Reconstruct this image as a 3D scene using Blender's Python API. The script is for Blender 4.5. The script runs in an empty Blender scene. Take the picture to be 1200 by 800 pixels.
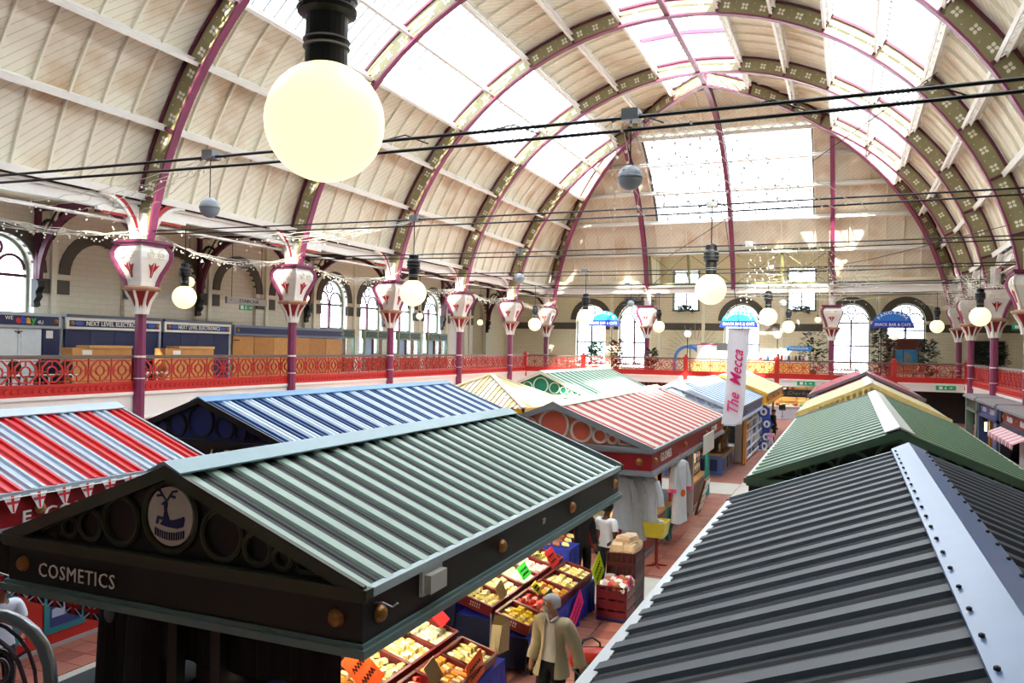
import bpy, bmesh, math, random
from mathutils import Vector, Matrix
random.seed(7)
sc = bpy.context.scene
COL = sc.collection
PI = math.pi
cos, sin, rad = math.cos, math.sin, math.radians

# ------------------------------------------------------------------ camera
EYE = 4.7
cam_d = bpy.data.cameras.new('camera'); cam = bpy.data.objects.new('camera', cam_d); COL.objects.link(cam)
cam_d.sensor_width = 36.0; cam_d.lens = 36.0 * 948.3 / 1200.0
cam_d.clip_start = 0.05; cam_d.clip_end = 400
_yaw, _pit, _rol = rad(22.6746), rad(.3948), rad(-1.0816)
_F = Vector((-sin(_yaw)*cos(_pit), cos(_yaw)*cos(_pit), sin(_pit)))
_r = Vector((cos(_yaw), sin(_yaw), 0)); _d = _F.cross(_r)
_R = cos(_rol)*_r + sin(_rol)*_d; _D = -sin(_rol)*_r + cos(_rol)*_d
_m = Matrix((( _R.x, -_D.x, -_F.x, 0), (_R.y, -_D.y, -_F.y, 0), (_R.z, -_D.z, -_F.z, EYE), (0, 0, 0, 1)))
cam.matrix_world = _m
sc.camera = cam

# ------------------------------------------------------------------ world, sun, exposure
w = bpy.data.worlds.new('sky'); sc.world = w; w.use_nodes = True
bg = w.node_tree.nodes['Background']
bg.inputs[0].default_value = (.88, .95, 1.0, 1); bg.inputs[1].default_value = 7.0
sd = bpy.data.lights.new('sun', 'SUN'); sd.energy = 20; sd.angle = rad(1.0); sd.color = (1, .93, .78)
sun = bpy.data.objects.new('sun', sd); COL.objects.link(sun)
sun.rotation_euler = Vector((-8, 17, -13)).to_track_quat('-Z', 'Y').to_euler(); sun.location = (0, 0, 40)
sc.view_settings.view_transform = 'Standard'; sc.view_settings.look = 'None'
sc.view_settings.gamma = 1; sc.view_settings.use_curve_mapping = False
sc.view_settings.exposure = 0.35

# ------------------------------------------------------------------ materials
def lin(c):
    if isinstance(c, str):
        c = c.lstrip('#'); c = [int(c[i:i+2], 16)/255 for i in (0, 2, 4)]
    return tuple((x/12.92 if x <= .04045 else ((x+.055)/1.055)**2.4) for x in c) + (1,)
MATS = {}
def mat(name, col, rough=.55, metal=0, var=.12, scale=6, bump=0, bscale=40, emit=0, ecol=None, trans=0, coat=0):
    if name in MATS: return MATS[name]
    m = bpy.data.materials.new(name); m.use_nodes = True; nt = m.node_tree
    b = nt.nodes['Principled BSDF']; c = lin(col)
    b.inputs['Roughness'].default_value = rough; b.inputs['Metallic'].default_value = metal
    if coat: b.inputs['Coat Weight'].default_value = coat
    b.inputs['Base Color'].default_value = c
    if var or bump:
        tc = nt.nodes.new('ShaderNodeTexCoord')
    if var:
        n = nt.nodes.new('ShaderNodeTexNoise'); n.inputs['Scale'].default_value = scale; n.inputs['Detail'].default_value = 3
        nt.links.new(tc.outputs['Object'], n.inputs['Vector'])
        mx = nt.nodes.new('ShaderNodeMix'); mx.data_type = 'RGBA'
        mx.inputs['A'].default_value = tuple(x*(1-var) for x in c[:3]) + (1,)
        mx.inputs['B'].default_value = tuple(min(1, x*(1+var)) for x in c[:3]) + (1,)
        nt.links.new(n.outputs['Fac'], mx.inputs['Factor']); nt.links.new(mx.outputs['Result'], b.inputs['Base Color'])
    if bump:
        n2 = nt.nodes.new('ShaderNodeTexNoise'); n2.inputs['Scale'].default_value = bscale
        nt.links.new(tc.outputs['Object'], n2.inputs['Vector'])
        bp = nt.nodes.new('ShaderNodeBump'); bp.inputs['Strength'].default_value = bump; bp.inputs['Distance'].default_value = .02
        nt.links.new(n2.outputs['Fac'], bp.inputs['Height']); nt.links.new(bp.outputs['Normal'], b.inputs['Normal'])
    if emit:
        b.inputs['Emission Color'].default_value = lin(ecol or col); b.inputs['Emission Strength'].default_value = emit
    if trans: b.inputs['Transmission Weight'].default_value = trans
    m.diffuse_color = c
    MATS[name] = m
    return m
def glass_mat(name, tint=(.95, .97, .98), gl=.08, rough=.05):
    m = bpy.data.materials.new(name); m.use_nodes = True; nt = m.node_tree; nt.nodes.clear()
    o = nt.nodes.new('ShaderNodeOutputMaterial'); mx = nt.nodes.new('ShaderNodeMixShader')
    t = nt.nodes.new('ShaderNodeBsdfTransparent'); g = nt.nodes.new('ShaderNodeBsdfGlossy')
    t.inputs[0].default_value = tint + (1,); g.inputs['Roughness'].default_value = rough
    mx.inputs[0].default_value = gl
    nt.links.new(t.outputs[0], mx.inputs[1]); nt.links.new(g.outputs[0], mx.inputs[2]); nt.links.new(mx.outputs[0], o.inputs[0])
    MATS[name] = m; return m
def board_mat(name, col, stain, scale=9.0, rot=45):
    """diagonal tongue-and-groove boarding with brown damp stains (UV = metres)"""
    m = bpy.data.materials.new(name); m.use_nodes = True; nt = m.node_tree; b = nt.nodes['Principled BSDF']
    L = nt.links.new; N = nt.nodes.new
    uv = N('ShaderNodeUVMap'); mp = N('ShaderNodeMapping'); mp.inputs['Rotation'].default_value = (0, 0, rad(rot)); L(uv.outputs[0], mp.inputs[0])
    wv = N('ShaderNodeTexWave'); wv.inputs['Scale'].default_value = scale/ (2*PI) ; wv.wave_profile = 'SAW'; L(mp.outputs[0], wv.inputs[0])
    cr = N('ShaderNodeValToRGB'); cr.color_ramp.elements[0].position = 0; cr.color_ramp.elements[0].color = (.62, .6, .55, 1)
    cr.color_ramp.elements[1].position = .16; cr.color_ramp.elements[1].color = (1, 1, 1, 1); L(wv.outputs['Fac'], cr.inputs[0])
    nz = N('ShaderNodeTexNoise'); nz.inputs['Scale'].default_value = .55; nz.inputs['Detail'].default_value = 4; L(uv.outputs[0], nz.inputs['Vector'])
    c2 = N('ShaderNodeValToRGB'); c2.color_ramp.elements[0].position = .5; c2.color_ramp.elements[0].color = lin(col)
    c2.color_ramp.elements[1].position = .78; c2.color_ramp.elements[1].color = lin(stain); L(nz.outputs['Fac'], c2.inputs[0])
    mx = N('ShaderNodeMix'); mx.data_type = 'RGBA'; mx.blend_type = 'MULTIPLY'; mx.inputs['Factor'].default_value = 1
    L(c2.outputs[0], mx.inputs['A']); L(cr.outputs[0], mx.inputs['B']); L(mx.outputs['Result'], b.inputs['Base Color'])
    bp = N('ShaderNodeBump'); bp.inputs['Strength'].default_value = .3; bp.inputs['Distance'].default_value = .02
    L(wv.outputs['Fac'], bp.inputs['Height']); L(bp.outputs['Normal'], b.inputs['Normal']); b.inputs['Roughness'].default_value = .6
    MATS[name] = m; return m
def brick_mat(name, c1, c2, mortar, scale=1.0, axis='YZ', bw=.5, rh=.25):
    m = bpy.data.materials.new(name); m.use_nodes = True; nt = m.node_tree; b = nt.nodes['Principled BSDF']
    L = nt.links.new; N = nt.nodes.new
    tc = N('ShaderNodeTexCoord'); sx = N('ShaderNodeSeparateXYZ'); cb = N('ShaderNodeCombineXYZ'); L(tc.outputs['Object'], sx.inputs[0])
    L(sx.outputs[axis[0]], cb.inputs['X']); L(sx.outputs[axis[1]], cb.inputs['Y'])
    br = N('ShaderNodeTexBrick'); br.inputs['Scale'].default_value = scale; br.inputs['Mortar Size'].default_value = .012
    br.inputs['Brick Width'].default_value = bw; br.inputs['Row Height'].default_value = rh
    br.inputs['Color1'].default_value = lin(c1); br.inputs['Color2'].default_value = lin(c2); br.inputs['Mortar'].default_value = lin(mortar)
    L(cb.outputs[0], br.inputs['Vector'])
    nz = N('ShaderNodeTexNoise'); nz.inputs['Scale'].default_value = .7; nz.inputs['Detail'].default_value = 3; L(tc.outputs['Object'], nz.inputs['Vector'])
    mx = N('ShaderNodeMix'); mx.data_type = 'RGBA'; mx.blend_type = 'MULTIPLY'; mx.inputs['Factor'].default_value = .15
    L(br.outputs['Color'], mx.inputs['A']); L(nz.outputs['Color'], mx.inputs['B']); L(mx.outputs['Result'], b.inputs['Base Color'])
    bp = N('ShaderNodeBump'); bp.inputs['Strength'].default_value = .25; bp.inputs['Distance'].default_value = .01; bp.invert = True
    L(br.outputs['Fac'], bp.inputs['Height']); L(bp.outputs['Normal'], b.inputs['Normal']); b.inputs['Roughness'].default_value = .6
    MATS[name] = m; return m

CREAM = mat('cream_paint', '#efe9d6', .5, var=.06)
WHITE = mat('white_paint', '#f1efe9', .45, var=.05)
BOARD = board_mat('ceiling_boards', '#efe8d4', '#c9a67c')
PURPLE = mat('plum_paint', '#84385c', .4, var=.1)
DPURPLE = mat('dark_plum_paint', '#5a1a36', .4, var=.1)
OLIVE = mat('olive_paint', '#938c66', .5, var=.12)
FLOWER = mat('cream_flower', '#f3efe0', .5, var=.03)
DARK = mat('near_black_iron', '#1d1a1a', .5, var=.1)
BLACK = mat('black_plastic', '#121316', .35, var=.08)
RUBBER = mat('cable_black', '#101114', .5, var=.05)
REDIRON = mat('red_ironwork', '#c0302a', .4, var=.12)
DRED = mat('deep_red_paint', '#8e1f22', .4, var=.12)
STONE = mat('dark_stone', '#57514a', .7, var=.18, bump=.3)
GREYGREEN = mat('grey_green_paint', '#8a9384', .5, var=.08)
GLASS = glass_mat('skylight_glass', (.96, .98, 1.0), .06)
WGLASS = glass_mat('window_glass', (.94, .97, 1.0), .1)
GALV = mat('galvanised_trim', '#9aa7b0', .35, metal=.3, var=.08)
GREYSTEEL = mat('grey_steel', '#8b8f94', .35, metal=.5, var=.06)
WOOD = mat('plywood', '#c98f4f', .55, var=.2, scale=3)
DWOOD = mat('brown_wood', '#7a4c28', .5, var=.25, scale=8)
NAVY = mat('navy_paint', '#1c2650', .4, var=.1)
GOLD = mat('brass_boss', '#a8703a', .35, metal=.35, var=.1)

# ------------------------------------------------------------------ mesh builder
class MB:
    def __init__(s): s.v = []; s.f = []; s.uv = None; s.mi = []
    def add(s, vs, fs, mi=0):
        o = len(s.v); s.v += [tuple(p) for p in vs]
        for f in fs: s.f.append(tuple(i+o for i in f)); s.mi.append(mi)
        return s
    def box(s, c, d, rz=0, ry=0, rx=0, mi=0):
        x, y, z = d[0]/2, d[1]/2, d[2]/2
        vs = [(-x,-y,-z),(x,-y,-z),(x,y,-z),(-x,y,-z),(-x,-y,z),(x,-y,z),(x,y,z),(-x,y,z)]
        if rz or ry or rx:
            m = Matrix.Rotation(rz, 3, 'Z') @ Matrix.Rotation(ry, 3, 'Y') @ Matrix.Rotation(rx, 3, 'X')
            vs = [m @ Vector(p) for p in vs]
        vs = [(p[0]+c[0], p[1]+c[1], p[2]+c[2]) for p in vs]
        return s.add(vs, [(3,2,1,0),(4,5,6,7),(0,1,5,4),(1,2,6,5),(2,3,7,6),(3,0,4,7)], mi)
    def bb(s, x0, x1, y0, y1, z0, z1, mi=0):
        return s.box(((x0+x1)/2, (y0+y1)/2, (z0+z1)/2), (abs(x1-x0), abs(y1-y0), abs(z1-z0)), mi=mi)
    def bar(s, a, b, wx, wz=None, up=(0,0,1), mi=0):
        a = Vector(a); b = Vector(b); d = (b-a); wz = wz or wx
        t = d.normalized(); u = Vector(up)
        if abs(t.dot(u)) > .98: u = Vector((1,0,0))
        sd = t.cross(u).normalized(); n = sd.cross(t)
        vs = []
        for p in (a, b):
            for i, j in ((-1,-1),(1,-1),(1,1),(-1,1)): vs.append(p + sd*(i*wx/2) + n*(j*wz/2))
        return s.add(vs, [(0,3,2,1),(4,5,6,7),(0,1,5,4),(1,2,6,5),(2,3,7,6),(3,0,4,7)], mi)
    def tube(s, pts, r, n=6, closed=False, mi=0, cap=True):
        pts = [Vector(p) for p in pts]; N = len(pts)
        rs = r if isinstance(r, (list, tuple)) else [r]*N
        rings = []; prev = None
        for i, p in enumerate(pts):
            a = pts[(i-1) % N] if (closed or i > 0) else p
            b = pts[(i+1) % N] if (closed or i < N-1) else p
            t = (b-a).normalized()
            if prev is None:
                u = Vector((0,0,1)) if abs(t.z) < .9 else Vector((1,0,0))
                u = (u - t*u.dot(t)).normalized()
            else:
                u = prev - t*prev.dot(t)
                u = u.normalized() if u.length > 1e-6 else Vector((1,0,0))
            prev = u; v = t.cross(u)
            rings.append([p + (u*cos(2*PI*k/n) + v*sin(2*PI*k/n))*rs[i] for k in range(n)])
        vs = [q for rg in rings for q in rg]; fs = []
        for i in range(N if closed else N-1):
            j = (i+1) % N
            for k in range(n): fs.append((i*n+k, i*n+(k+1) % n, j*n+(k+1) % n, j*n+k))
        if cap and not closed: fs += [tuple(range(n-1, -1, -1)), tuple((N-1)*n+k for k in range(n))]
        return s.add(vs, fs, mi)
    def lathe(s, prof, n=16, c=(0,0,0), mi=0, a0=0, sx=1, sy=1):
        """prof: list of (r, z)"""
        vs = []; fs = []
        for r, z in prof:
            for k in range(n):
                a = a0 + 2*PI*k/n; vs.append((c[0]+sx*r*cos(a), c[1]+sy*r*sin(a), c[2]+z))
        P = len(prof)
        for i in range(P-1):
            for k in range(n): fs.append((i*n+k, i*n+(k+1) % n, (i+1)*n+(k+1) % n, (i+1)*n+k))
        if prof[0][0] > 1e-4: fs.append(tuple(range(n-1, -1, -1)))
        if prof[-1][0] > 1e-4: fs.append(tuple((P-1)*n+k for k in range(n)))
        return s.add(vs, fs, mi)
    def sphere(s, c, r, n=16, m=10, mi=0, sc=(1,1,1)):
        pr = [(r*sin(PI*i/m)*1.0, -r*cos(PI*i/m)) for i in range(m+1)]
        pr[0] = (1e-5, -r); pr[-1] = (1e-5, r)
        o = len(s.v); s.lathe(pr, n, (0,0,0), mi)
        for i in range(o, len(s.v)):
            p = s.v[i]; s.v[i] = (c[0]+p[0]*sc[0], c[1]+p[1]*sc[1], c[2]+p[2]*sc[2])
        return s
    def prism(s, poly, f, d0, d1, mi=0):
        """poly: list of 2d points; f(u, v, d) -> xyz; extruded from d0 to d1 (convex or simple polygon)"""
        n = len(poly)
        vs = [f(u, v, d0) for u, v in poly] + [f(u, v, d1) for u, v in poly]
        fs = [tuple(range(n-1, -1, -1)), tuple(range(n, 2*n))] + [(i, (i+1) % n, n+(i+1) % n, n+i) for i in range(n)]
        return s.add(vs, fs, mi)
    def ring(s, f, uc, vc, r0, r1, d0, d1, n=24, a0=0, a1=2*PI, mi=0, eu=1, ev=1):
        """flat ring / arch band with thickness in the plane mapped by f"""
        full = abs(a1-a0-2*PI) < 1e-6; N = n if full else n+1
        vs = []
        for k in range(N):
            a = a0 + (a1-a0)*k/n
            for r, d in ((r0, d0), (r1, d0), (r1, d1), (r0, d1)): vs.append(f(uc+eu*r*cos(a), vc+ev*r*sin(a), d))
        fs = []
        for k in range(n):
            j = (k+1) % N
            for q in range(4): fs.append((k*4+q, k*4+(q+1) % 4, j*4+(q+1) % 4, j*4+q))
        if not full: fs += [(0,1,2,3), (n*4+3, n*4+2, n*4+1, n*4)]
        return s.add(vs, fs, mi)
    def mesh(s, name, mats, smooth=False):
        me = bpy.data.meshes.new(name); me.from_pydata(s.v, [], s.f)
        for m in (mats if isinstance(mats, (list, tuple)) else [mats]): me.materials.append(m)
        if any(s.mi): me.polygons.foreach_set('material_index', s.mi)
        if s.uv:
            ul = me.uv_layers.new(name='UVMap')
            for lp in me.loops: ul.data[lp.index].uv = s.uv[lp.vertex_index]
        bm = bmesh.new(); bm.from_mesh(me); bmesh.ops.recalc_face_normals(bm, faces=bm.faces); bm.to_mesh(me); bm.free()
        if smooth: me.polygons.foreach_set('use_smooth', [True]*len(me.polygons))
        me.update(); return me
def obj(name, mb, mats=None, parent=None, loc=(0,0,0), rz=0, smooth=False, label=None):
    me = mb if isinstance(mb, bpy.types.Mesh) else mb.mesh(name, mats, smooth)
    o = bpy.data.objects.new(name, me); COL.objects.link(o)
    o.location = loc
    if rz: o.rotation_euler = (0, 0, rz)
    if parent: o.parent = parent
    if label: o['label'] = label
    return o
def tag(o, label, cat, group=None, kind=None):
    o['label'] = label; o['category'] = cat
    if group: o['group'] = group
    if kind: o['kind'] = kind
    return o
def thing(name, label, cat, loc=(0,0,0), rz=0, group=None):
    o = bpy.data.objects.new(name, None); COL.objects.link(o); o.empty_display_size = .2
    o.location = loc; o.rotation_euler = (0, 0, rz)
    return tag(o, label, cat, group)
def struct(name, mb, mats=None, label=None, loc=(0,0,0)):
    if mb is None:
        o = bpy.data.objects.new(name, None); COL.objects.link(o); o.location = loc
    else: o = obj(name, mb, mats, loc=loc)
    o['kind'] = 'structure'
    if label: o['label'] = label
    return o
def dup(root, loc, rz=None, label=None, group=None):
    r = root.copy(); COL.objects.link(r); r.location = loc
    if rz is not None: r.rotation_euler = (0, 0, rz)
    if label: r['label'] = label
    if group: r['group'] = group
    for ch in root.children:
        c = ch.copy(); COL.objects.link(c); c.parent = r
        for g in ch.children:
            d = g.copy(); COL.objects.link(d); d.parent = c
    return r
def text_mesh(txt, size, ext=.006, shear=0, align='CENTER', spacing=1.0, bold=0):
    cu = bpy.data.curves.new('lettering', 'FONT'); cu.body = txt; cu.size = size; cu.extrude = ext; cu.shear = shear
    cu.align_x = align; cu.align_y = 'CENTER'; cu.space_character = spacing; cu.resolution_u = 2; cu.offset = bold
    o = bpy.data.objects.new('tmp_text', cu); COL.objects.link(o)
    bpy.context.view_layer.update()
    me = bpy.data.meshes.new_from_object(o.evaluated_get(bpy.context.evaluated_depsgraph_get()))
    bpy.data.objects.remove(o); bpy.data.curves.remove(cu); return me
def text(txt, size, pos, right, up, m, parent=None, name='lettering', ext=.006, shear=0, align='CENTER', spacing=1.0, bold=0, width=None, org=(0,0,0)):
    me = text_mesh(txt, size, ext, shear, align, spacing, bold)
    R_ = Vector(right).normalized(); U = Vector(up).normalized(); N_ = R_.cross(U)
    if width:
        xs = [v.co.x for v in me.vertices]; k = width/max(1e-6, max(xs)-min(xs))
    else: k = 1
    for v in me.vertices:
        p = R_*(v.co.x*k) + U*v.co.y + N_*v.co.z; v.co = p
    me.materials.clear(); me.materials.append(m)
    o = bpy.data.objects.new(name, me); COL.objects.link(o); o.location = Vector(pos) - Vector(org)
    if parent: o.parent = parent
    return o
# ------------------------------------------------------------------ hall dimensions
CX, ZC, YC, RI, RO = -7.25, 5.7, 42.9, 12.9, 13.75
XL, XR, YE, BAY = -20.6, 6.1, 55.8, 7.41
WL, WR, YW, YN = -25.6, 11.1, 60.5, -3.0
YG = 51.6                                    # front of the end gallery
FZ = .8                                      # market floor (gallery floor is at 3.2; one unit is 1.2 m until the final scaling)
COLY = [18.75 + BAY*k for k in range(6)]     # 18.75 .. 55.8
TH = [14.8 + 9.47*i for i in range(8)]
def VP(r, th, y): a = rad(th); return (CX - r*cos(a), y, ZC + r*sin(a))
def groin(th, r=RO): return YC + r*abs(cos(rad(th)))

# ------------------------------------------------------------------ floor
TILE = mat('terracotta_tile', '#b0705f', .35, var=.2, scale=3)
TILE2 = mat('terracotta_tile_dark', '#9c5d50', .35, var=.2, scale=3)
PALE = mat('pale_paving', '#cfcabf', .45, var=.1, scale=2)
FLOORM = brick_mat('floor_paving', '#a86a5a', '#b57565', '#8a7468', 1.0, 'XY', .3, .3)
floor = struct('floor', MB().bb(WL-1, WR+1, YN-1, YW+1, FZ-.3, FZ), FLOORM, 'terracotta and pale stone paved floor of the market hall')
def slab(x0, x1, y0, y1, m, name='paving_strip', t=.012): return obj(name, MB().bb(x0, x1, y0, y1, FZ+.001, FZ+t), m, floor)
for y in range(0, 44, 4): slab(-2.88, -1.5, y+.01, y+3.99, PALE)
for a, b in ((11.95, 13.7), (22.6, 24.5), (33.4, 34.8)): slab(-8.35, -2.9, a, b, PALE, 'cross_aisle_paving')
for a, b in ((4, 8), (8, 11.9), (13.75, 18), (18, 22.5)): slab(-8.35, -7.6, a+.01, b-.01, PALE)
_t = MB().bb(-.145, .145, -.145, .145, 0, .014)
_tm = [_t.mesh('tile', TILE), _t.mesh('tile', TILE2)]
for j in range(44):
    y = 6.2 + j*.3
    if 11.9 < y < 13.75: continue
    for i in range(2): obj('tile', _tm[(i*7+j*3) % 5 == 0], parent=floor, loc=(-3.04 - i*.3, y, FZ+.002))
for j in range(16):
    for i in range(3): obj('tile', _tm[(i*7+j*3) % 4 == 0], parent=floor, loc=(-8.51 - i*.3, 6.2 + j*.3, FZ+.002))

# ------------------------------------------------------------------ barrel ceiling
ceil = struct('ceiling', None, label='cream boarded barrel vault with glazed skylight bands', loc=(CX, 0, ZC))
YS = [YN, 3.93, 11.34] + COLY
def strip(t0, t1, y0, y1, n=3, r=RO, dr=0):
    """piece of the vault between two angles, cut at the diagonal groin; coordinates about the vault centre"""
    m = MB(); m.uv = []
    for i in range(n+1):
        t = t0 + (t1-t0)*i/n; g = groin(t)
        for y in (min(y0, g), min(y1, g)):
            p = VP(r, t, y); m.v.append((p[0]-CX, p[1], p[2]-ZC)); m.uv.append((y, r*rad(t)))
    for i in range(n): m.f.append((2*i, 2*i+1, 2*i+3, 2*i+2)); m.mi.append(0)
    return m
BANDS = []
for k in range(7):
    BANDS.append((TH[k], TH[k+1], k in (3, 4))); BANDS.append((180-TH[k+1], 180-TH[k], k in (3, 4)))
BANDS.append((TH[7], 180-TH[7], True))
batt, panes = [], []
PITCH = BAY/7
def uvless(m): m.uv = None; return m
for t0, t1, gl in BANDS:
    tm = max(abs(cos(rad(t0))), abs(cos(rad(t1)))); ymax = YC + RO*tm
    for a, b in zip(YS[:-1], YS[1:]):
        if a >= ymax: continue
        if not gl or a < 3.9: obj('ceiling_panel', strip(t0, t1, a, b), BOARD, ceil)  # glazed bands of the unseen near bay boarded over to dim the foreground
        n = round((b-a)/PITCH)
        for j in range(n):
            y = a + (b-a)*j/n; y1 = a + (b-a)*(j+1)/n
            if gl and y < ymax and a >= 3.9: panes.append((t0, t1, y, y1))
            elif j and y < groin(t1 if abs(t1-90) > abs(t0-90) else t0)-.2 and t0 > 6 and t1 < 174: batt.append((t0, t1, y))
def batten_mesh(t0, t1, y0=0, m=None):
    m = m or MB(); vs = []
    for i in range(4):
        t = t0 + (t1-t0)*i/3
        for r, o in ((RO, -.035), (RO, .035), (RO-.1, .035), (RO-.1, -.035)):
            p = VP(r, t, y0+o); vs.append((p[0]-CX, p[1], p[2]-ZC))
    fs = [(i*4+q, i*4+(q+1) % 4, i*4+4+(q+1) % 4, i*4+4+q) for i in range(3) for q in range(4)] + [(0,1,2,3), (15,14,13,12)]
    m.add(vs, fs); return m
_bm = {}
near = [b for b in batt if b[2] > 13.5 and not (b[1] > 150 and b[2] < 33) and not (b[0] > 90 and b[2] < 20)]
near.sort(key=lambda b: b[2]); nearset = set(near[:190])
rest = MB()
for b in batt:
    if b in nearset:
        if b[:2] not in _bm: _bm[b[:2]] = batten_mesh(*b[:2]).mesh('batten', CREAM)
        obj('batten', _bm[b[:2]], parent=ceil, loc=(0, b[2], 0))
    else: batten_mesh(b[0], b[1], b[2], rest)
o = obj('batten_rows', rest, CREAM, ceil); o['kind'] = 'stuff'
_pm = {}
BARG = mat('glazing_bar_grey', '#585c62', .6)
bars = MB()
for t0, t1, y0, y1 in panes:
    g = min(groin(t0), groin(t1))
    if y1 > g: obj('skylight_pane', uvless(strip(t0, t1, y0+.02, y1-.02)), GLASS, ceil)
    else:
        if (t0, t1) not in _pm: _pm[t0, t1] = uvless(strip(t0, t1, -PITCH/2+.02, PITCH/2-.02)).mesh('skylight_pane', GLASS)
        obj('skylight_pane', _pm[t0, t1], parent=ceil, loc=(0, (y0+y1)/2, 0))
    for y in (y0, (y0+y1)/2):
        if y < g:
            for i in range(3):
                ta, tb = t0+(t1-t0)*i/3, t0+(t1-t0)*(i+1)/3
                pa, pb = VP(RO-.02, ta, y), VP(RO-.02, tb, y)
                bars.bar((pa[0]-CX, y, pa[2]-ZC), (pb[0]-CX, y, pb[2]-ZC), .05, .07)
o = obj('glazing_bars', bars, BARG, ceil); o['kind'] = 'stuff'
for th in [t for k in range(8) for t in (TH[k], 180-TH[k])]:
    g = groin(th); m = MB(); a = rad(th); ux = Vector((-cos(a), 0, sin(a))); tx = Vector((sin(a), 0, cos(a)))
    for r, wd, ht in ((RO-.34, .2, .05), (RO-.17, .06, .34), (RO-.02, .2, .05)):
        p = ux*r; m.bar((p.x, YN, p.z), (p.x, g-(RO-r), p.z), wd, ht, up=tuple(ux))
    if 33 < th < 147:                                     # lattice web of the upper purlins
        p0 = ux*(RO-.32); p1 = ux*(RO-.62); y = 14.0
        m.bar((p1.x, 12, p1.z), (p1.x, g-.7, p1.z), .12, .05, up=tuple(ux))
        while y < g-1.2:
            m.bar((p0.x, y, p0.z), (p1.x, y+.35, p1.z), .04); m.bar((p1.x, y+.35, p1.z), (p0.x, y+.7, p0.z), .04); y += .7
    obj('purlin', m, WHITE, ceil)
# ridge frame of the lantern, plum
m = MB()
for dx in (-.06,): m.bar((0, YN, RO-.72), (0, YC, RO-.72), .22, .16)
obj('ridge_beam', m, PURPLE, ceil)
m = MB()
for y in [11.34 + PITCH*3.5*i for i in range(9)]:
    for t in (TH[7]+.6, 180-TH[7]-.6): pass
    pa, pb = VP(RO-.1, TH[7], y), VP(RO-.1, 90, y); pc = VP(RO-.1, 180-TH[7], y)
    for q0, q1 in ((pa, pb), (pb, pc)): m.bar((q0[0]-CX, y, q0[2]-ZC), (q1[0]-CX, y, q1[2]-ZC), .1, .16)
obj('lantern_frame', m, PURPLE, ceil)

# ------------------------------------------------------------------ hipped end of the vault
cend = struct('ceiling_end', None, label='boarded hipped end of the vault with a large glazed window', loc=(CX, YC, ZC))
def EP(x, r, th): a = rad(th); return (x, r*cos(a), r*sin(a))      # about (CX, YC, ZC)
SK0, SK1 = -4.9, 5.05                                              # skylight edges from the centre line
OP0, OP1 = -5.85, 6.15
def end_piece(t0, t1, f0, f1, n=3, r=RO):
    m = MB(); m.uv = []
    for i in range(n+1):
        t = t0+(t1-t0)*i/n; h = r*cos(rad(t))
        for x in (max(-h, min(h, f0)), max(-h, min(h, f1))): m.v.append(EP(x, r, t)); m.uv.append((x, r*rad(t)))
    for i in range(n): m.f.append((2*i, 2*i+1, 2*i+3, 2*i+2)); m.mi.append(0)
    return m
THE = TH + [90]
for k in range(8):
    t0, t1 = THE[k], THE[k+1]
    if k in (2, 3, 4): spans = [(-99, SK0), (SK1, 99)]
    elif k == 0: spans = [(-99, OP0), (OP1, 99)]
    else: spans = [(-99, OP0), (OP0, 0), (0, OP1), (OP1, 99)]
    for a, b in spans:
        h = RO*cos(rad(t0))
        if max(a, -h) < min(b, h)-.05: obj('end_panel', end_piece(t0, t1, a, b), BOARD, cend)
for k in range(8):
    t0, t1 = THE[k], THE[k+1]; h1 = RO*cos(rad(t1))
    for i in range(-13, 14):
        x = i*1.02
        if abs(x) > h1: continue
        if k in (2, 3, 4) and SK0 < x < SK1: continue
        if k == 0 and OP0 < x < OP1: continue
        m = MB()
        for q in range(2): m.bar(EP(x, RO-.04, t0+(t1-t0)*q/2), EP(x, RO-.04, t0+(t1-t0)*(q+1)/2), .07, .09)
        obj('batten', m, CREAM, cend)
for k in range(8):
    h = (RO-.3)*cos(rad(TH[k])); c = EP(0, RO-.2, TH[k])
    m = MB().bar((-h, c[1], c[2]), (h, c[1], c[2]), .3, .08, up=EP(0, 1, TH[k])).bar((-h, c[1]-.1, c[2]-.02), (h, c[1]-.1, c[2]-.02), .06, .24, up=EP(0, 1, TH[k]))
    obj('purlin', m, WHITE, cend)
# lattice girder over the skylight
m = MB(); ca = EP(0, RO-.25, TH[5]+.3); cb = EP(0, RO-.25, TH[5]+2.4)
m.bar((SK0, ca[1], ca[2]), (SK1, ca[1], ca[2]), .06); m.bar((SK0, cb[1], cb[2]), (SK1, cb[1], cb[2]), .06)
for i in range(16):
    xa, xb = SK0 + (SK1-SK0)*i/16, SK0 + (SK1-SK0)*(i+1)/16
    m.bar((xa, ca[1], ca[2]), (xb, cb[1], cb[2]), .04); m.bar((xa, cb[1], cb[2]), (xb, ca[1], ca[2]), .04)
obj('lattice_girder', m, WHITE, cend)
NS = 14
for k in (2, 3, 4):
    for i in range(NS):
        xa, xb = SK0+(SK1-SK0)*i/NS, SK0+(SK1-SK0)*(i+1)/NS
        obj('skylight_pane', uvless(end_piece(TH[k], TH[k+1], xa+.02, xb-.02, 2)), GLASS, cend)
m = MB()
for i in range(NS+1):
    x = SK0+(SK1-SK0)*i/NS
    for q in range(6):
        ta, tb = TH[2]+(TH[5]-TH[2])*q/6, TH[2]+(TH[5]-TH[2])*(q+1)/6
        m.bar(EP(x, RO-.03, ta), EP(x, RO-.03, tb), .05 if 0 < i < NS else .14, .07)
o = obj('glazing_bars', m, BARG, cend); o['kind'] = 'stuff'
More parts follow.
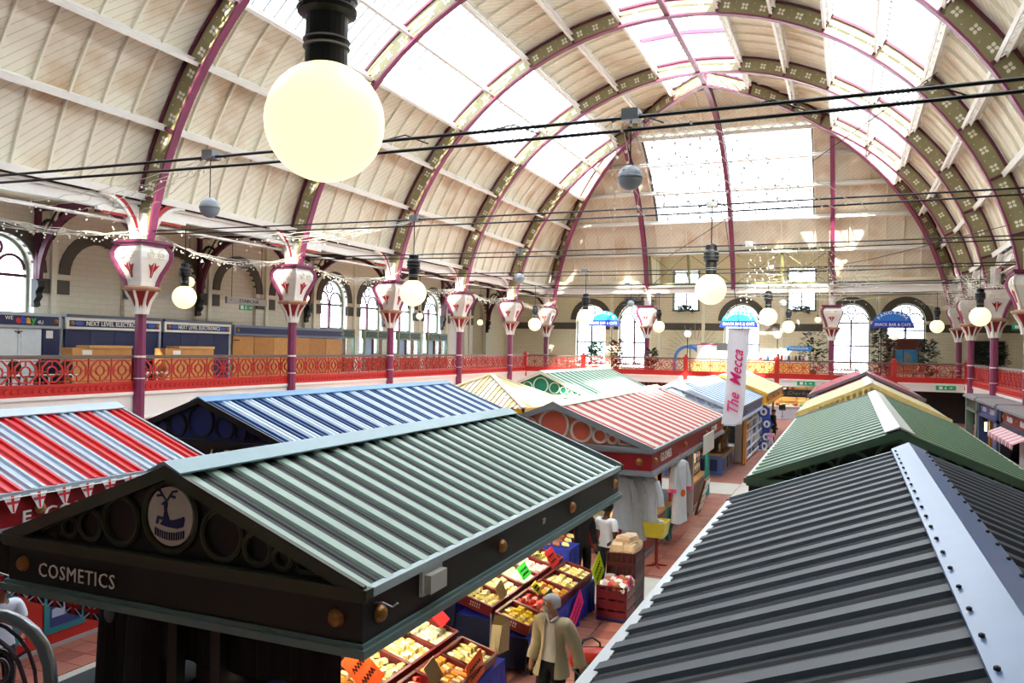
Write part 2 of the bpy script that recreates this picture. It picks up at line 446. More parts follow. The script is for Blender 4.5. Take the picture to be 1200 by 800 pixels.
# green glazed frame in the clerestory opening
m = MB(); y0, z0 = EP(0, RO-.2, TH[0])[1:]; y1, z1 = EP(0, RO-.2, TH[1])[1:]
for x in (OP0+.2, -3.0, 0, 3.1, OP1-.2): m.bar((x, y0, z0), (x, y1, z1), .16)
m.bar((OP0, y1, z1), (OP1, y1, z1), .2); m.bar((OP0, y0, z0+.1), (OP1, y0, z0+.1), .16)
for xa, xb in ((OP0+.2, -3), (-3, 0), (0, 3.1), (3.1, OP1-.2)):
    m.bar((xa, y0, z0), (xb, y1, z1), .04); m.bar((xa, y1, z1), (xb, y0, z0), .04)
obj('clerestory_frame', m, mat('moss_green_paint', '#7f8454', .5), cend)
# end wall plate
m = MB().bb(XL-CX, XR-CX, YE-YC-.15, YE-YC+.25, 8.62-ZC, 8.95-ZC).bb(XL-CX, XR-CX, YE-YC-.3, YE-YC+.1, 8.95-ZC, 9.05-ZC)
obj('wall_plate', m, WHITE, cend)

# ------------------------------------------------------------------ iron ribs
def petal(cu, cv, a, L=.15, W=.055):
    p = [(0.03, 0), (.07, -W), (.12, -W*.9), (L+.02, 0), (.12, W*.9), (.07, W)]
    return [(cu + x*cos(a) - y*sin(a), cv + x*sin(a) + y*cos(a)) for x, y in p]
def build_rib(root, mapf, t0, t1, fw=.13, web=True, inner=PURPLE, outer=DPURPLE, depth=None, flowers=True, webm=OLIVE):
    ri, ro = RI, (RO-.06 if depth is None else RI+depth)
    n = max(6, int((t1-t0)/4))
    def arc(r0, r1, w):
        m = MB(); vs = []
        for i in range(n+1):
            t = t0+(t1-t0)*i/n
            for r, o in ((r0, -w), (r0, w), (r1, w), (r1, -w)): vs.append(mapf(r, t, o))
        fs = [(i*4+q, i*4+(q+1) % 4, i*4+4+(q+1) % 4, i*4+4+q) for i in range(n) for q in range(4)] + [(0,1,2,3), (n*4+3, n*4+2, n*4+1, n*4)]
        return m.add(vs, fs)
    obj('inner_flange', arc(ri, ri+.07, fw), inner, root)
    obj('outer_flange', arc(ro-.09, ro, fw*.8), outer, root)
    if not web: obj('web', arc(ri+.07, ro-.09, .03), inner, root); return
    edges = [t for t in [3.0] + TH + [180-t for t in reversed(TH)] + [177] if t0-.5 < t < t1+.5]
    edges = sorted(set([t0] + edges + [t1]))
    edges = [e for i, e in enumerate(edges) if i == 0 or e - edges[i-1] > 1.2]
    r0, r1 = ri+.07, ro-.09
    for a, b in zip(edges[:-1], edges[1:]):
        m = MB(); vs = []; q = max(2, int((b-a)/3))
        for i in range(q+1):
            t = a+(b-a)*i/q
            for r, o in ((r0, -.03), (r0, .03), (r1, .03), (r1, -.03)): vs.append(mapf(r, t, o))
        m.add(vs, [(i*4+s_, i*4+(s_+1) % 4, i*4+4+(s_+1) % 4, i*4+4+s_) for i in range(q) for s_ in range(4)] + [(0,1,2,3), (q*4+3, q*4+2, q*4+1, q*4)])
        wp = obj('web_panel', m, webm, root)
        m = MB(); rm = (r0+r1)/2
        for i in range(3 if b-a > 6 else (1 if b-a > 3 else 0)):
            nn = 3 if b-a > 6 else 1
            tc = a+(b-a)*(i+.5+(.0))/nn; s0 = rm*rad(tc)
            for o0, o1 in ((-.045, -.03), (.03, .045)):
                for j in range(4): m.prism(petal(s0, rm, PI/4+j*PI/2), lambda u, v, d: mapf(v, math.degrees(u/rm), d), o0, o1)
                if nn == 3 and i < 2:
                    sm = rm*rad(a+(b-a)*(i+1)/3)
                    for dv in (-.16, .16): m.prism([(sm-.02, rm+dv), (sm, rm+dv-.02), (sm+.02, rm+dv), (sm, rm+dv+.02)], lambda u, v, d: mapf(v, math.degrees(u/rm), d), o0, o1)
        if m.v: obj('flower_row', m, FLOWER, wp)['kind'] = 'stuff'
    m = MB()
    for e in edges:
        vs = [mapf(r, e+d, o) for r in (r0, r1) for d, o in ((-.22, -.09), (.22, -.09), (.22, .09), (-.22, .09))]
        m.add(vs, [(0,3,2,1), (4,5,6,7), (0,1,5,4), (1,2,6,5), (2,3,7,6), (3,0,4,7)])
    obj('stiffener_plates', m, outer, root)['kind'] = 'stuff'
ordn = ['nearest', 'second', 'third', 'fourth', 'fifth']
rib0 = thing('roof_rib', 'olive and plum arched iron roof rib rising from the nearest left gallery column', 'roof rib', (CX, 18.75, ZC), group='arched roof ribs')
build_rib(rib0, lambda r, t, o: (-r*cos(rad(t)), o, r*sin(rad(t))), 9, 171)
for k, lb in ((1, 'second'), (2, 'third'), (3, 'fourth')):
    dup(rib0, (CX, COLY[k], ZC), label='olive and plum arched iron roof rib over the %s left gallery column' % lb)
dup(rib0, (CX, 11.34, ZC), label='olive and plum arched iron roof rib spanning above the nearest black cable')
tg = math.degrees(math.acos((COLY[4]-YC)/RI))
for s_, nm in ((-1, 'left'), (1, 'right')):
    r_ = thing('half_rib', 'short olive roof rib on the %s running up into the diagonal hip rib' % nm, 'roof rib', (CX, COLY[4], ZC), group='half ribs at the hipped end')
    build_rib(r_, lambda r, t, o, s=s_: (s*r*cos(rad(t)), o, r*sin(rad(t))), 9, tg)
    r_ = thing('hip_rib', 'dark olive and plum diagonal hip rib on the %s of the end skylight' % nm, 'roof rib', (CX, YC, ZC), group='diagonal hip ribs')
    build_rib(r_, lambda r, t, o, s=s_: (s*r*cos(rad(t)) + o*.707, r*cos(rad(t)) - s*o*.707, r*sin(rad(t))), 9, 90)
for x, nm in ((-5.85, 'left edge'), (0, 'middle'), (6.15, 'right edge')):
    te = math.degrees(math.acos(min(1, abs(x)/RI))) if x else 90
    r_ = thing('end_rib', 'slim plum curved rib at the %s of the end skylight' % nm, 'roof rib', (CX+x, YC, ZC), group='slim end ribs')
    build_rib(r_, lambda r, t, o: (o, r*cos(rad(t)), r*sin(rad(t))), 14, te-1, fw=.13, web=False, depth=.5)
# ------------------------------------------------------------------ walls with arches
WALLM = brick_mat('painted_brick', '#f3ecda', '#efe7d3', '#e2d8c3', 1.0, 'YZ', .6, .2)
WALLX = brick_mat('painted_brick_end', '#f4ead0', '#efe4c8', '#e2d4b4', 1.0, 'XZ', .6, .2)
PLASTER = mat('ochre_plaster', '#e2d3ad', .6, var=.08, scale=1.5)
DIM = mat('shaded_plaster', '#b9ab8c', .7, var=.1)
def arch_cell(m, f, u0, u1, z0, z1, uc, hw, zs, zb, dep, n=12):
    """wall face between u0..u1, z0..z1 with a round-headed opening (sill zb, springing zs), with reveals dep deep"""
    q = lambda a, b, c, d: m.add([f(*a, 0), f(*b, 0), f(*c, 0), f(*d, 0)], [(0,1,2,3)])
    q((u0,z0), (uc-hw,z0), (uc-hw,z1), (u0,z1)); q((uc+hw,z0), (u1,z0), (u1,z1), (uc+hw,z1)); q((uc-hw,z0), (uc+hw,z0), (uc+hw,zb), (uc-hw,zb))
    pts = [(uc+hw*cos(PI*i/n), zs+hw*sin(PI*i/n)) for i in range(n+1)]
    for a, b in zip(pts[:-1], pts[1:]): q(a, (a[0],z1), (b[0],z1), b)
    out = [(uc+hw, zb)] + pts + [(uc-hw, zb)]
    for a, b in list(zip(out[:-1], out[1:])) + [(out[-1], out[0])]:
        m.add([f(*a, 0), f(*b, 0), f(*b, dep), f(*a, dep)], [(0,1,2,3)])
def arch_poly(uc, hw, zs, zb, n=12): return [(uc-hw, zb), (uc+hw, zb)] + [(uc+hw*cos(PI*i/n), zs+hw*sin(PI*i/n)) for i in range(n+1)]
def window(n_, f, uc, hw, zs, zb, d, label, bars=True, frame=GREYGREEN, bar=DPURPLE):
    w_ = struct('window_%d' % n_, None, label=label)
    obj('window_frame', MB().ring(f, uc, zs, hw-.1, hw, d-.12, d, 14, 0, PI).bb(0,0,0,0,0,0) if False else _frame(f, uc, hw, zs, zb, d), frame, w_)
    for i in range(2):
        s = -1 if i == 0 else 1
        poly = [(uc, zb), (uc+s*(hw-.08), zb), (uc+s*(hw-.08), zs)] + [(uc+s*(hw-.08)*cos(PI/2*k/6), zs+(hw-.08)*sin(PI/2*k/6)) for k in range(1, 7)]
        obj('pane', MB().prism(poly, f, d-.05, d-.04), WGLASS, w_)
    m = MB()
    def b2(a, c, t=.1): m.bar(f(*a, d-.08), f(*c, d-.08), t)
    b2((uc, zb), (uc, zs+.1), .12)
    for z in (zs-.15, zb+(zs-zb)*.5): b2((uc-hw, z), (uc+hw, z), .1)
    for s in (-1, 1): m.ring(f, uc+s*hw*.48, zs+.05, hw*.44-.09, hw*.44, d-.1, d-.05, 10, 0, PI)
    m.ring(f, uc, zs+hw*.62, hw*.26-.09, hw*.26, d-.1, d-.05, 10)
    obj('tracery', m, bar, w_)
    return w_
def _frame(f, uc, hw, zs, zb, d):
    m = MB().ring(f, uc, zs, hw-.1, hw, d-.14, d, 14, 0, PI)
    for s in (-1, 1):
        m.prism([(uc+s*hw, zb), (uc+s*(hw-.1), zb), (uc+s*(hw-.1), zs), (uc+s*hw, zs)], f, d-.14, d)
    m.prism([(uc-hw, zb), (uc+hw, zb), (uc+hw, zb+.1), (uc-hw, zb+.1)], f, d-.18, d)
    return m
def archivolt(f, uc, hw, zs, parent, t=.42, m_=STONE):
    m = MB().ring(f, uc, zs, hw, hw+t, -.06, .12, 14, 0, PI)
    obj('archivolt', m, m_, parent)
fL = lambda u, z, d: (WL-d, u, z)
fR = lambda u, z, d: (WR+d, u, z)
fE = lambda u, z, d: (u, YW+d, z)
ZTOP, ZS, HW = 9.6, 6.95, 1.2
GF = 3.2                                               # gallery floor
AL = [21.6 + 3.705*k for k in range(-3, 10)]           # arch centres along the left wall
nwin = 0
m = MB(); mb_ = MB()
m.add([fL(YN,0,0), fL(AL[0]-1.8525,0,0), fL(AL[0]-1.8525,ZTOP,0), fL(YN,ZTOP,0)], [(0,1,2,3)])
for i, u in enumerate(AL): arch_cell(m, fL, u-1.8525, u+1.8525, 0, ZTOP, u, HW, ZS, GF+.15, .45)
e_ = AL[-1]+1.8525
m.add([fL(e_,0,0), fL(YW+.5,0,0), fL(YW+.5,ZTOP,0), fL(e_,ZTOP,0)], [(0,1,2,3)])
wl = struct('wall_left', m, WALLM, 'painted brick arcade wall behind the left gallery')
kinds = {2: 'w', 3: 'b', 4: 'b', 5: 'b', 6: 'b', 7: 'w', 8: 'w', 9: 'w', 10: 'w', 11: 'd', 12: 'o', 0: 'w', 1: 'w'}
for i, u in enumerate(AL):
    archivolt(fL, u, HW, ZS, wl)
    k = kinds[i]
    if k == 'w':
        nwin += 1
        window(nwin, fL, u, HW, ZS, GF+.9, .42, 'tall arched window number %d along the left gallery wall' % i if False else 'arched window with round tracery in the left gallery wall')
        obj('window_apron', MB().prism([(u-HW, GF+.15), (u+HW, GF+.15), (u+HW, GF+.9), (u-HW, GF+.9)], fL, .2, .45), WALLM, wl)
    elif k == 'b': obj('blind_panel', MB().prism(arch_poly(u, HW, ZS, GF+.15), fL, .2, .3), WALLM, wl)
    elif k == 'd':
        dr = struct('door_1', MB().prism(arch_poly(u, HW, ZS, GF+.15), fL, .2, .3), WHITE, 'white arched doorway panel with grey lettering on the left wall')
        text('COLVILLE', .3, (WL-.17, u, 7.0), (0, -1, 0) if False else (0, 1, 0), (0, 0, 1), STONE, dr)
        dr.location = (0, 0, 0)
    else: obj('blind_panel', MB().prism(arch_poly(u, HW, ZS, GF+.15), fL, .3, .45), DIM, wl)
    if i < len(AL)-1:
        ub = u+HW+.42-.42; m = MB().prism([(u+HW, 6.25), (u+3.705-HW, 6.25), (u+3.705-HW, 6.75), (u+HW, 6.75)], fL, -.05, .1)
        obj('impost_band', m, STONE, wl)
        m = MB().prism([(u+1.85-.1, GF), (u+1.85+.1, GF), (u+1.85+.1, ZTOP), (u+1.85-.1, ZTOP)], fL, -.12, .0)
        obj('pilaster', m, CREAM, wl)
# end wall
AE = [(CX-11.4, 'w'), (CX-8.0, 'w'), (CX, 'w'), (CX+7.3, 'w'), (CX+10.7, 'h')]
m = MB(); edges = [WL, CX-9.7, CX-6.2, CX+6.0, CX+9.0, WR]
edges = [WL-.5, CX-9.7, CX-5.9, CX+5.2, CX+9.0, WR+.5]
for (u, k), a, b in zip(AE, edges[:-1], edges[1:]):
    if k == 'w' and abs(u-CX) < 1:                       # middle bay: taller, with two square windows beside the arch
        arch_cell(m, fE, CX-2.6, CX+2.6, 0, 12.2, u, 1.25, 6.9, GF+.15, .45)
        for x0, x1, c in ((a, CX-2.6, CX-4.05), (CX+2.6, b, CX+4.05)):
            q = lambda u0, u1, z0, z1: m.add([fE(u0,z0,0), fE(u1,z0,0), fE(u1,z1,0), fE(u0,z1,0)], [(0,1,2,3)])
            q(x0, c-1, 0, 12.2); q(c+1, x1, 0, 12.2); q(c-1, c+1, 0, 7.6); q(c-1, c+1, 10.6, 12.2)
    else: arch_cell(m, fE, a, b, 0, 12.2, u, HW, ZS, GF+.15, .45)
we = struct('wall_end', m, WALLX, 'cream end wall behind the far gallery')
for u, k in AE:
    hw = 1.25 if abs(u-CX) < 1 else HW; zs = 6.9 if abs(u-CX) < 1 else ZS
    archivolt(fE, u, hw, zs, we, .45)
    nwin += 1
    lb = {0: 'far left', 1: 'second from left', 2: 'middle', 3: 'second from right', 4: 'far right'}[AE.index((u, k))]
    window(nwin, fE, u, hw, zs, (GF+.3 if k == 'w' else 5.7), .42, '%s arched window of the end gallery wall' % lb)
    if k == 'h':
        obj('window_apron', MB().prism([(u-hw, GF+.15), (u+hw, GF+.15), (u+hw, 5.0), (u-hw, 5.0)], fE, .25, .45), mat('tan_panel', '#b08e62', .6), we)
        obj('red_board', MB().prism([(u-hw, 5.0), (u+hw, 5.0), (u+hw, 5.72), (u-hw, 5.72)], fE, .3, .42), mat('rust_red', '#6b2a1c', .5), we)
for c in (CX-4.05, CX+4.05):
    nwin += 1
    w_ = struct('window_%d' % nwin, None, label='upper square window %s of the middle arch on the end wall' % ('left' if c < CX else 'right'))
    m = MB()
    for s in (-1, 1): m.prism([(c+s*1, 7.6), (c+s*.85, 7.6), (c+s*.85, 10.6), (c+s*1, 10.6)], fE, -.05, .3)
    for z in (7.6, 9.0, 10.45): m.prism([(c-1, z), (c+1, z), (c+1, z+.12), (c-1, z+.12)], fE, -.05, .3)
    obj('window_frame', m, GREYGREEN, w_)
    m = MB().prism([(c-.04, 7.6), (c+.04, 7.6), (c+.04, 10.6), (c-.04, 10.6)], fE, .1, .2).prism([(c-.9, 8.3), (c+.9, 8.3), (c+.9, 8.36), (c-.9, 8.36)], fE, .1, .2)
    obj('glazing_bar', m, DPURPLE, w_)
    for s in (-1, 1): obj('pane', MB().prism([(c, 7.65), (c+s*.86, 7.65), (c+s*.86, 10.5), (c, 10.5)], fE, .14, .15), WGLASS, w_)
for a, b in ((WL, CX-11.4-HW), (CX-11.4+HW, CX-8-HW), (CX-8+HW, CX-1.25), (CX+1.25, CX+7.3-HW), (CX+7.3+HW, CX+10.7-HW), (CX+10.7+HW, WR)):
    obj('impost_band', MB().prism([(a, 6.2), (b, 6.2), (b, 6.72), (a, 6.72)], fE, -.05, .1), STONE, we)
for x in (CX-9.7, CX-6.0, CX-2.75, CX+2.75, CX+5.6, CX+9.0):
    obj('pilaster', MB().prism([(x-.12, GF), (x+.12, GF), (x+.12, 9.6), (x-.12, 9.6)], fE, -.12, .0), CREAM, we)
# right wall
AR = [21.6 + 3.705*k for k in range(0, 10)]
m = MB()
m.add([fR(YN,0,0), fR(AR[0]-1.8525,0,0), fR(AR[0]-1.8525,ZTOP,0), fR(YN,ZTOP,0)], [(0,1,2,3)])
for u in AR: arch_cell(m, fR, u-1.8525, u+1.8525, 0, ZTOP, u, HW, ZS, GF+.15, .45)
m.add([fR(e_,0,0), fR(YW+.5,0,0), fR(YW+.5,ZTOP,0), fR(e_,ZTOP,0)], [(0,1,2,3)])
wr = struct('wall_right', m, WALLM, 'painted brick arcade wall behind the right gallery')
for u in AR:
    archivolt(fR, u, HW, ZS, wr)
    obj('blind_panel', MB().prism(arch_poly(u, HW, ZS, GF+.15), fR, .2, .3), WALLM, wr)
# near wall behind the camera, closing the hall
struct('wall_near', MB().bb(WL-.6, WR+.6, YN-.3, YN, FZ, 21), mat('near_wall_brown', '#5c6464', .7), 'plain plaster wall closing the near end')
# aisle ceilings over the galleries
GC = mat('gallery_soffit', '#e0d4b6', .6, var=.08)
struct('ceiling_gallery_left', MB().bb(WL-.5, XL-.1, YN, YE, 9.3, 9.5), GC, 'flat soffit above the left gallery')
struct('ceiling_gallery_right', MB().bb(XR+.1, WR+.5, YN, YE, 9.3, 9.5), GC, 'flat soffit above the right gallery')
struct('ceiling_gallery_end', MB().bb(WL-.5, CX-5.9, YE-.2, YW+.5, 9.3, 9.5).bb(CX+6.2, WR+.5, YE-.2, YW+.5, 9.3, 9.5).bb(CX-6, CX+6.3, YE-.6, YW+.5, 12.2, 12.4)
       .bb(CX-6.1, CX-5.9, YE-.2, YW+.5, 9.3, 12.3).bb(CX+6.2, CX+6.4, YE-.2, YW+.5, 9.3, 12.3), GC, 'flat soffit above the end gallery')

# ------------------------------------------------------------------ galleries
SLAB = mat('gallery_slab', '#b5aa98', .6, var=.1)
def gal(name, lab, x0, x1, y0, y1): return struct(name, MB().bb(x0, x1, y0, y1, 2.9, GF), SLAB, lab)
gl_ = gal('floor_gallery_left', 'left upper gallery floor', WL, XL+.05, YN, YE)
gr_ = gal('floor_gallery_right', 'right upper gallery floor', XR-.05, WR, YN, YE)
ge_ = gal('floor_gallery_end', 'end upper gallery floor', WL, WR, YG, YW)
struct('trim_1', MB().bb(XL+.02, XL+.14, YN, YG, 2.25, 3.1).bb(XL+.02, XL+.2, YN, YG, 3.0, 3.1).bb(XL+.02, XL+.2, YN, YG, 2.25, 2.33), WHITE, 'white fascia below the left gallery railing')
struct('trim_2', MB().bb(XR-.14, XR-.02, YN, YG, 2.4, 3.1).bb(XR-.2, XR-.02, YN, YG, 3.0, 3.1), WHITE, 'white fascia below the right gallery railing')
struct('trim_3', MB().bb(XL, XR, YG-.14, YG-.02, 2.62, 3.1).bb(XL, XR, YG-.2, YG-.02, 3.0, 3.1), WHITE, 'white fascia below the end gallery railing')
# longitudinal wall plates carrying the vault
for n_, x, s in ((4, XL, 1), (5, XR, -1)):
    m = MB().bb(x-.12, x+.12, YN, YE, 8.62, 8.95).bb(x-.12, x+.2*s, YN, YE, 8.9, 9.0).bb(x-.1, x+.1, YN, YE, 8.3, 8.36).bb(x-.12*s, x-.02*s, YN, YE, 8.9, 9.5)
    y = 8.0
    tr = struct('trim_%d' % n_, m, WHITE, 'white iron beam along the %s columns under the vault' % ('left' if s > 0 else 'right'))
    m = MB().bb(x, x+.24*s, YN, YE, 9.0, 9.09)
    while y < YE: m.box((x+.22*s, y, 9.12), (.1, .16, .1)); y += 1.06
    obj('gutter_edge', m, DARK, tr)

# balustrade
def panel_mesh():
    f = lambda u, v, d: (d, u, v); m = MB(); P_ = .78; c = .36
    m.ring(f, 0, c, .28, .325, -.02, .02, 8, PI/8, PI/8+2*PI, eu=1.08, ev=1.08)
    m.ring(f, 0, c, .13, .165, -.025, .025, 10)
    for a in range(4):
        t = a*PI/2; m.bar(f(.16*cos(t), c+.16*sin(t), 0), f(.29*cos(t), c+.29*sin(t), 0), .03)
    for s in (-1, 1):
        m.bar(f(s*P_*.5, 0, 0), f(s*P_*.5, .74, 0), .035)
        for z in (.06, .66): m.bar(f(s*.22, z, 0), f(s*P_*.5, z, 0), .03)
        m.ring(f, s*P_*.5, c, .045, .075, -.02, .02, 6)
    return m
PMESH = panel_mesh().mesh('lattice_panel', REDIRON)
def balustrade(name, label, p0, p1):
    p0, p1 = Vector(p0), Vector(p1); L = (p1-p0).length; a = math.atan2(p1.y-p0.y, p1.x-p0.x) - PI/2
    r = thing(name, label, 'balustrade', p0, a, group='red iron gallery balustrades')
    n = round(L/.78)
    obj('handrail', MB().bb(-.06, .06, 0, L, 4.16, 4.23).bb(-.04, .04, 0, L, 4.12, 4.16), mat('rail_brown', '#7d6a62', .35, metal=.2), r)
    m = MB().bb(-.1, .1, 0, L, 3.34, 3.42).bb(-.07, .07, 0, L, 3.16, 3.34).bb(-.11, .11, 0, L, 3.08, 3.17)
    y = .1
    while y < L: m.box((.08, y, 3.25), (.05, .09, .09), rx=PI/4).box((-.08, y, 3.25), (.05, .09, .09), rx=PI/4); y += .2
    obj('base_moulding', m, mat('bright_red_paint', '#c9302c', .4, var=.12), r)
    for i in range(n):
        o = obj('lattice_panel', PMESH, parent=r, loc=(0, (i+.5)*L/n, 3.42)); o.scale = (1, (L/n)/.78, .98)
    return r
balustrade('gallery_balustrade', 'red cast iron lattice balustrade along the left gallery', (XL+.08, 10.0, 0), (XL+.08, YG, 0))
be = balustrade('gallery_balustrade', 'red cast iron lattice balustrade across the end gallery', (XR, YG-.08, 0), (XL, YG-.08, 0))
balustrade('gallery_balustrade', 'dark red cast iron lattice balustrade along the right gallery', (XR-.08, YG, 0), (XR-.08, 24.0, 0))
pm_ = MB().bb(-.13, .13, -.13, .13, 2.75, 4.22).bb(-.17, .17, -.17, .17, 4.22, 4.3).sphere((0, 0, 4.36), .1, 8, 6).bb(-.16, .16, -.16, .16, 3.05, 3.2).mesh('newel_post', REDIRON)
for x in (-20.5, -16.35, -9.57, -4.06, 2.37, 6.05): obj('newel_post', pm_, parent=be, loc=(0, XR-x, 0))

# ------------------------------------------------------------------ columns
TAN = mat('tan_moulding', '#b58f74', .5)
def spiral(m, f, cu, cv, r, s=1, turns=1.75, th=.022):
    m.tube([f(cu+s*r*(1-k/20*.85)*cos(PI/2+k/20*turns*2*PI), cv+r*(1-k/20*.85)*sin(PI/2+k/20*turns*2*PI), .0) for k in range(21)], th, 5)
def make_column(name, label, x, y, inward):
    r = thing(name, label, 'column', (x, y, 0), group='plum gallery columns')
    a0 = PI/8
    obj('shaft', MB().lathe([(.19, FZ), (.19, FZ+.15), (.17, FZ+.2), (.17, 5.55)], 8, a0=a0), PURPLE, r)
    obj('shaft_band', MB().lathe([(.178, 4.16), (.178, 4.22)], 8, a0=a0).lathe([(.178, 3.5), (.178, 3.53)], 8, a0=a0), WHITE, r)
    nk = obj('neck', MB().lathe([(.18, 5.5), (.19, 5.62), (.27, 5.9), (.46, 6.2), (.46, 6.24)], 8, a0=a0), DRED, r)
    m = MB()
    for k in range(8):
        a = a0 + k*PI/4
        m.tube([(.2*cos(a), .2*sin(a), 5.5), (.215*cos(a), .215*sin(a), 5.64), (.3*cos(a), .3*sin(a), 5.92), (.49*cos(a), .49*sin(a), 6.22)], [.055, .06, .045, .04], 5)
        b = a + PI/8
        m.tube([(.185*cos(b), .185*sin(b), 5.5), (.19*cos(b), .19*sin(b), 5.66), (.215*cos(b), .215*sin(b), 5.8)], [.06, .05, .005], 5)
    obj('fluting', m, WHITE, nk)
    obj('cornice', MB().lathe([(.47, 6.2), (.58, 6.25), (.6, 6.31), (.5, 6.36)], 8, a0=a0), TAN, r)
    prof = [(6.33, .3), (6.5, .32), (6.75, .39), (7.0, .49), (7.22, .57), (7.4, .58), (7.52, .53), (7.62, .46)]
    m = MB(); vs = []
    for z, h in prof: vs += [(-h, -h, z), (h, -h, z), (h, h, z), (-h, h, z)]
    n = len(prof)
    m.add(vs, [(i*4+q, i*4+(q+1) % 4, i*4+4+(q+1) % 4, i*4+4+q) for i in range(n-1) for q in range(4)] + [(0,1,2,3), (n*4-1, n*4-2, n*4-3, n*4-4)])
    vase = obj('console', m, WHITE, r)
    m = MB()
    for sx in (-1, 1):
        for sy in (-1, 1): m.tube([(sx*h*1.02, sy*h*1.02, z) for z, h in prof], .085 if not (sx > 0 and sy < 0) else .035, 6, mi=1 if sx > 0 and sy < 0 else 0)
    obj('corner_band', m, [PURPLE, WHITE], r)
    def face(k):
        a = k*PI/2; ca, sa = cos(a), sin(a)
        def f(u, v, d):
            h = prof[-1][1]
            for (z0, h0), (z1, h1) in zip(prof[:-1], prof[1:]):
                if z0 <= v <= z1: h = h0+(h1-h0)*(v-z0)/(z1-z0)
            q = h + .01 + d
            return (ca*q - sa*u, sa*q + ca*u, v)
        return f
    mr, ms = MB(), MB()
    for k in range(4):
        f = face(k)
        for s in (-1, 1): spiral(ms, f, s*.21, 7.32, .15, s)
        for s in (-1, 1):
            pts = [(.02*s, 6.62), (.05*s, 6.8), (.2*s, 7.02), (.08*s, 6.98), (.03*s, 7.08)]
            mr.prism(pts, f, -.01, .02)
    obj('scroll', ms, CREAM, vase); obj('tulip', mr, mat('tulip_red', '#b5222a', .45), vase)
    obj('abacus', MB().bb(-.55, .55, -.55, .55, 7.6, 7.68).bb(-.62, .62, -.62, .62, 7.68, 7.76), PURPLE, r)
    obj('stub_post', MB().bb(-.2, .2, -.16, .16, 7.76, 8.62), WHITE, r)
    for s in (-1, 1):                                   # curved spandrel brackets along the gallery
        f = lambda u, v, d, s=s: (d, s*u, v); mw, mr = MB(), MB()
        mw.ring(f, 1.62, 7.76, 1.22, 1.32, -.1, .1, 10, PI/2, PI); mw.bar(f(.24, 7.78, 0), f(.24, 8.6, 0), .1); mw.bar(f(.24, 8.56, 0), f(1.7, 8.56, 0), .12)
        mr.ring(f, 1.62, 7.76, 1.34, 1.46, -.07, .07, 10, PI*.56, PI*.94); mr.bar(f(.36, 7.95, 0), f(.36, 8.46, 0), .07); mr.bar(f(.36, 8.46, 0), f(1.5, 8.46, 0), .07)
        b_ = obj('spandrel_bracket', mw, WHITE, r); obj('red_infill', mr, mat('tulip_red', '#b5222a', .45), b_)
    return r
c0 = make_column('gallery_column', 'plum iron column nearest the camera on the left gallery', XL+.25, COLY[0], 1)
L_ = ['', 'second plum iron column along the left gallery', 'third plum iron column along the left gallery', 'fourth plum iron column along the left gallery', 'fifth plum iron column along the left gallery', 'plum iron column at the far left gallery corner']
for k in range(1, 6): dup(c0, (XL+.25 - (.25 if k == 5 else 0), COLY[k], 0), label=L_[k])
for k, lb in ((2, 'plum column at the right edge of the right gallery'), (3, 'right gallery column beside the yellow-lit globe lamp'), (4, 'second last right gallery column near the end railing'), (5, 'plum column at the far right gallery corner')):
    dup(c0, (XR-.25 + (.25 if k == 5 else 0), COLY[k], 0), label=lb).scale = (-1, 1, 1)
for x, lb in ((CX-5.85, 'left'), (CX+6.15, 'right')): dup(c0, (x, YE, 0), label='plum column under the %s slim rib of the end skylight' % lb)
dup(c0, (XL+.25, 11.34, 0), label='plum iron column out beyond the left edge of the picture')

# iron brackets from the side walls across the galleries
def wall_bracket(label, x0, x1, y):
    r = thing('wall_bracket', label, 'bracket', (x0, y, 0), group='dark iron arched brackets over the galleries')
    s = 1 if x1 > x0 else -1; L = abs(x1-x0); f = lambda u, v, d: (s*u, d, v)
    m = MB().ring(f, 2.5, 6.7, 2.2, 2.42, -.07, .07, 14, PI*.52, PI); m.bar(f(.1, 6.3, 0), f(.1, 9.1, 0), .16); m.bar(f(0, 9.1, 0), f(L, 9.1, 0), .18)
    m.bar(f(2.4, 9.0, 0), f(2.4, 9.25, 0), .1)
    m.ring(f, L-2.3, 6.9, 1.95, 2.1, -.06, .06, 12, 0, PI/2)
    obj('bracket_arch', m, DPURPLE, r)
    m = MB().ring(f, .62, 8.35, .3, .38, -.05, .05, 12).ring(f, 1.3, 8.75, .14, .2, -.05, .05, 10); m.bar(f(.15, 7.8, 0), f(1.0, 9.0, 0), .05)
    obj('scroll_infill', m, DARK, r)
    pts = [(-.0, 5.75), (.16, 5.8), (.12, 5.95), (.26, 6.1), (.2, 6.25), (.34, 6.45), (.3, 6.65), (.0, 6.7)]
    obj('corbel', MB().prism(pts, f, -.12, .12), DARK, r)
    return r
for k, nm in enumerate(('nearest', 'second', 'third', 'fourth', 'fifth', 'last')):
    wall_bracket('dark arched iron bracket from the left wall to the %s gallery column' % nm, WL, XL+.1, COLY[k]+.35)
for k in (3, 4): wall_bracket('dark scrolled iron bracket by the %s right gallery column' % ('shown nearer' if k == 3 else 'farther'), WR, XR-.1, COLY[k]+.35)
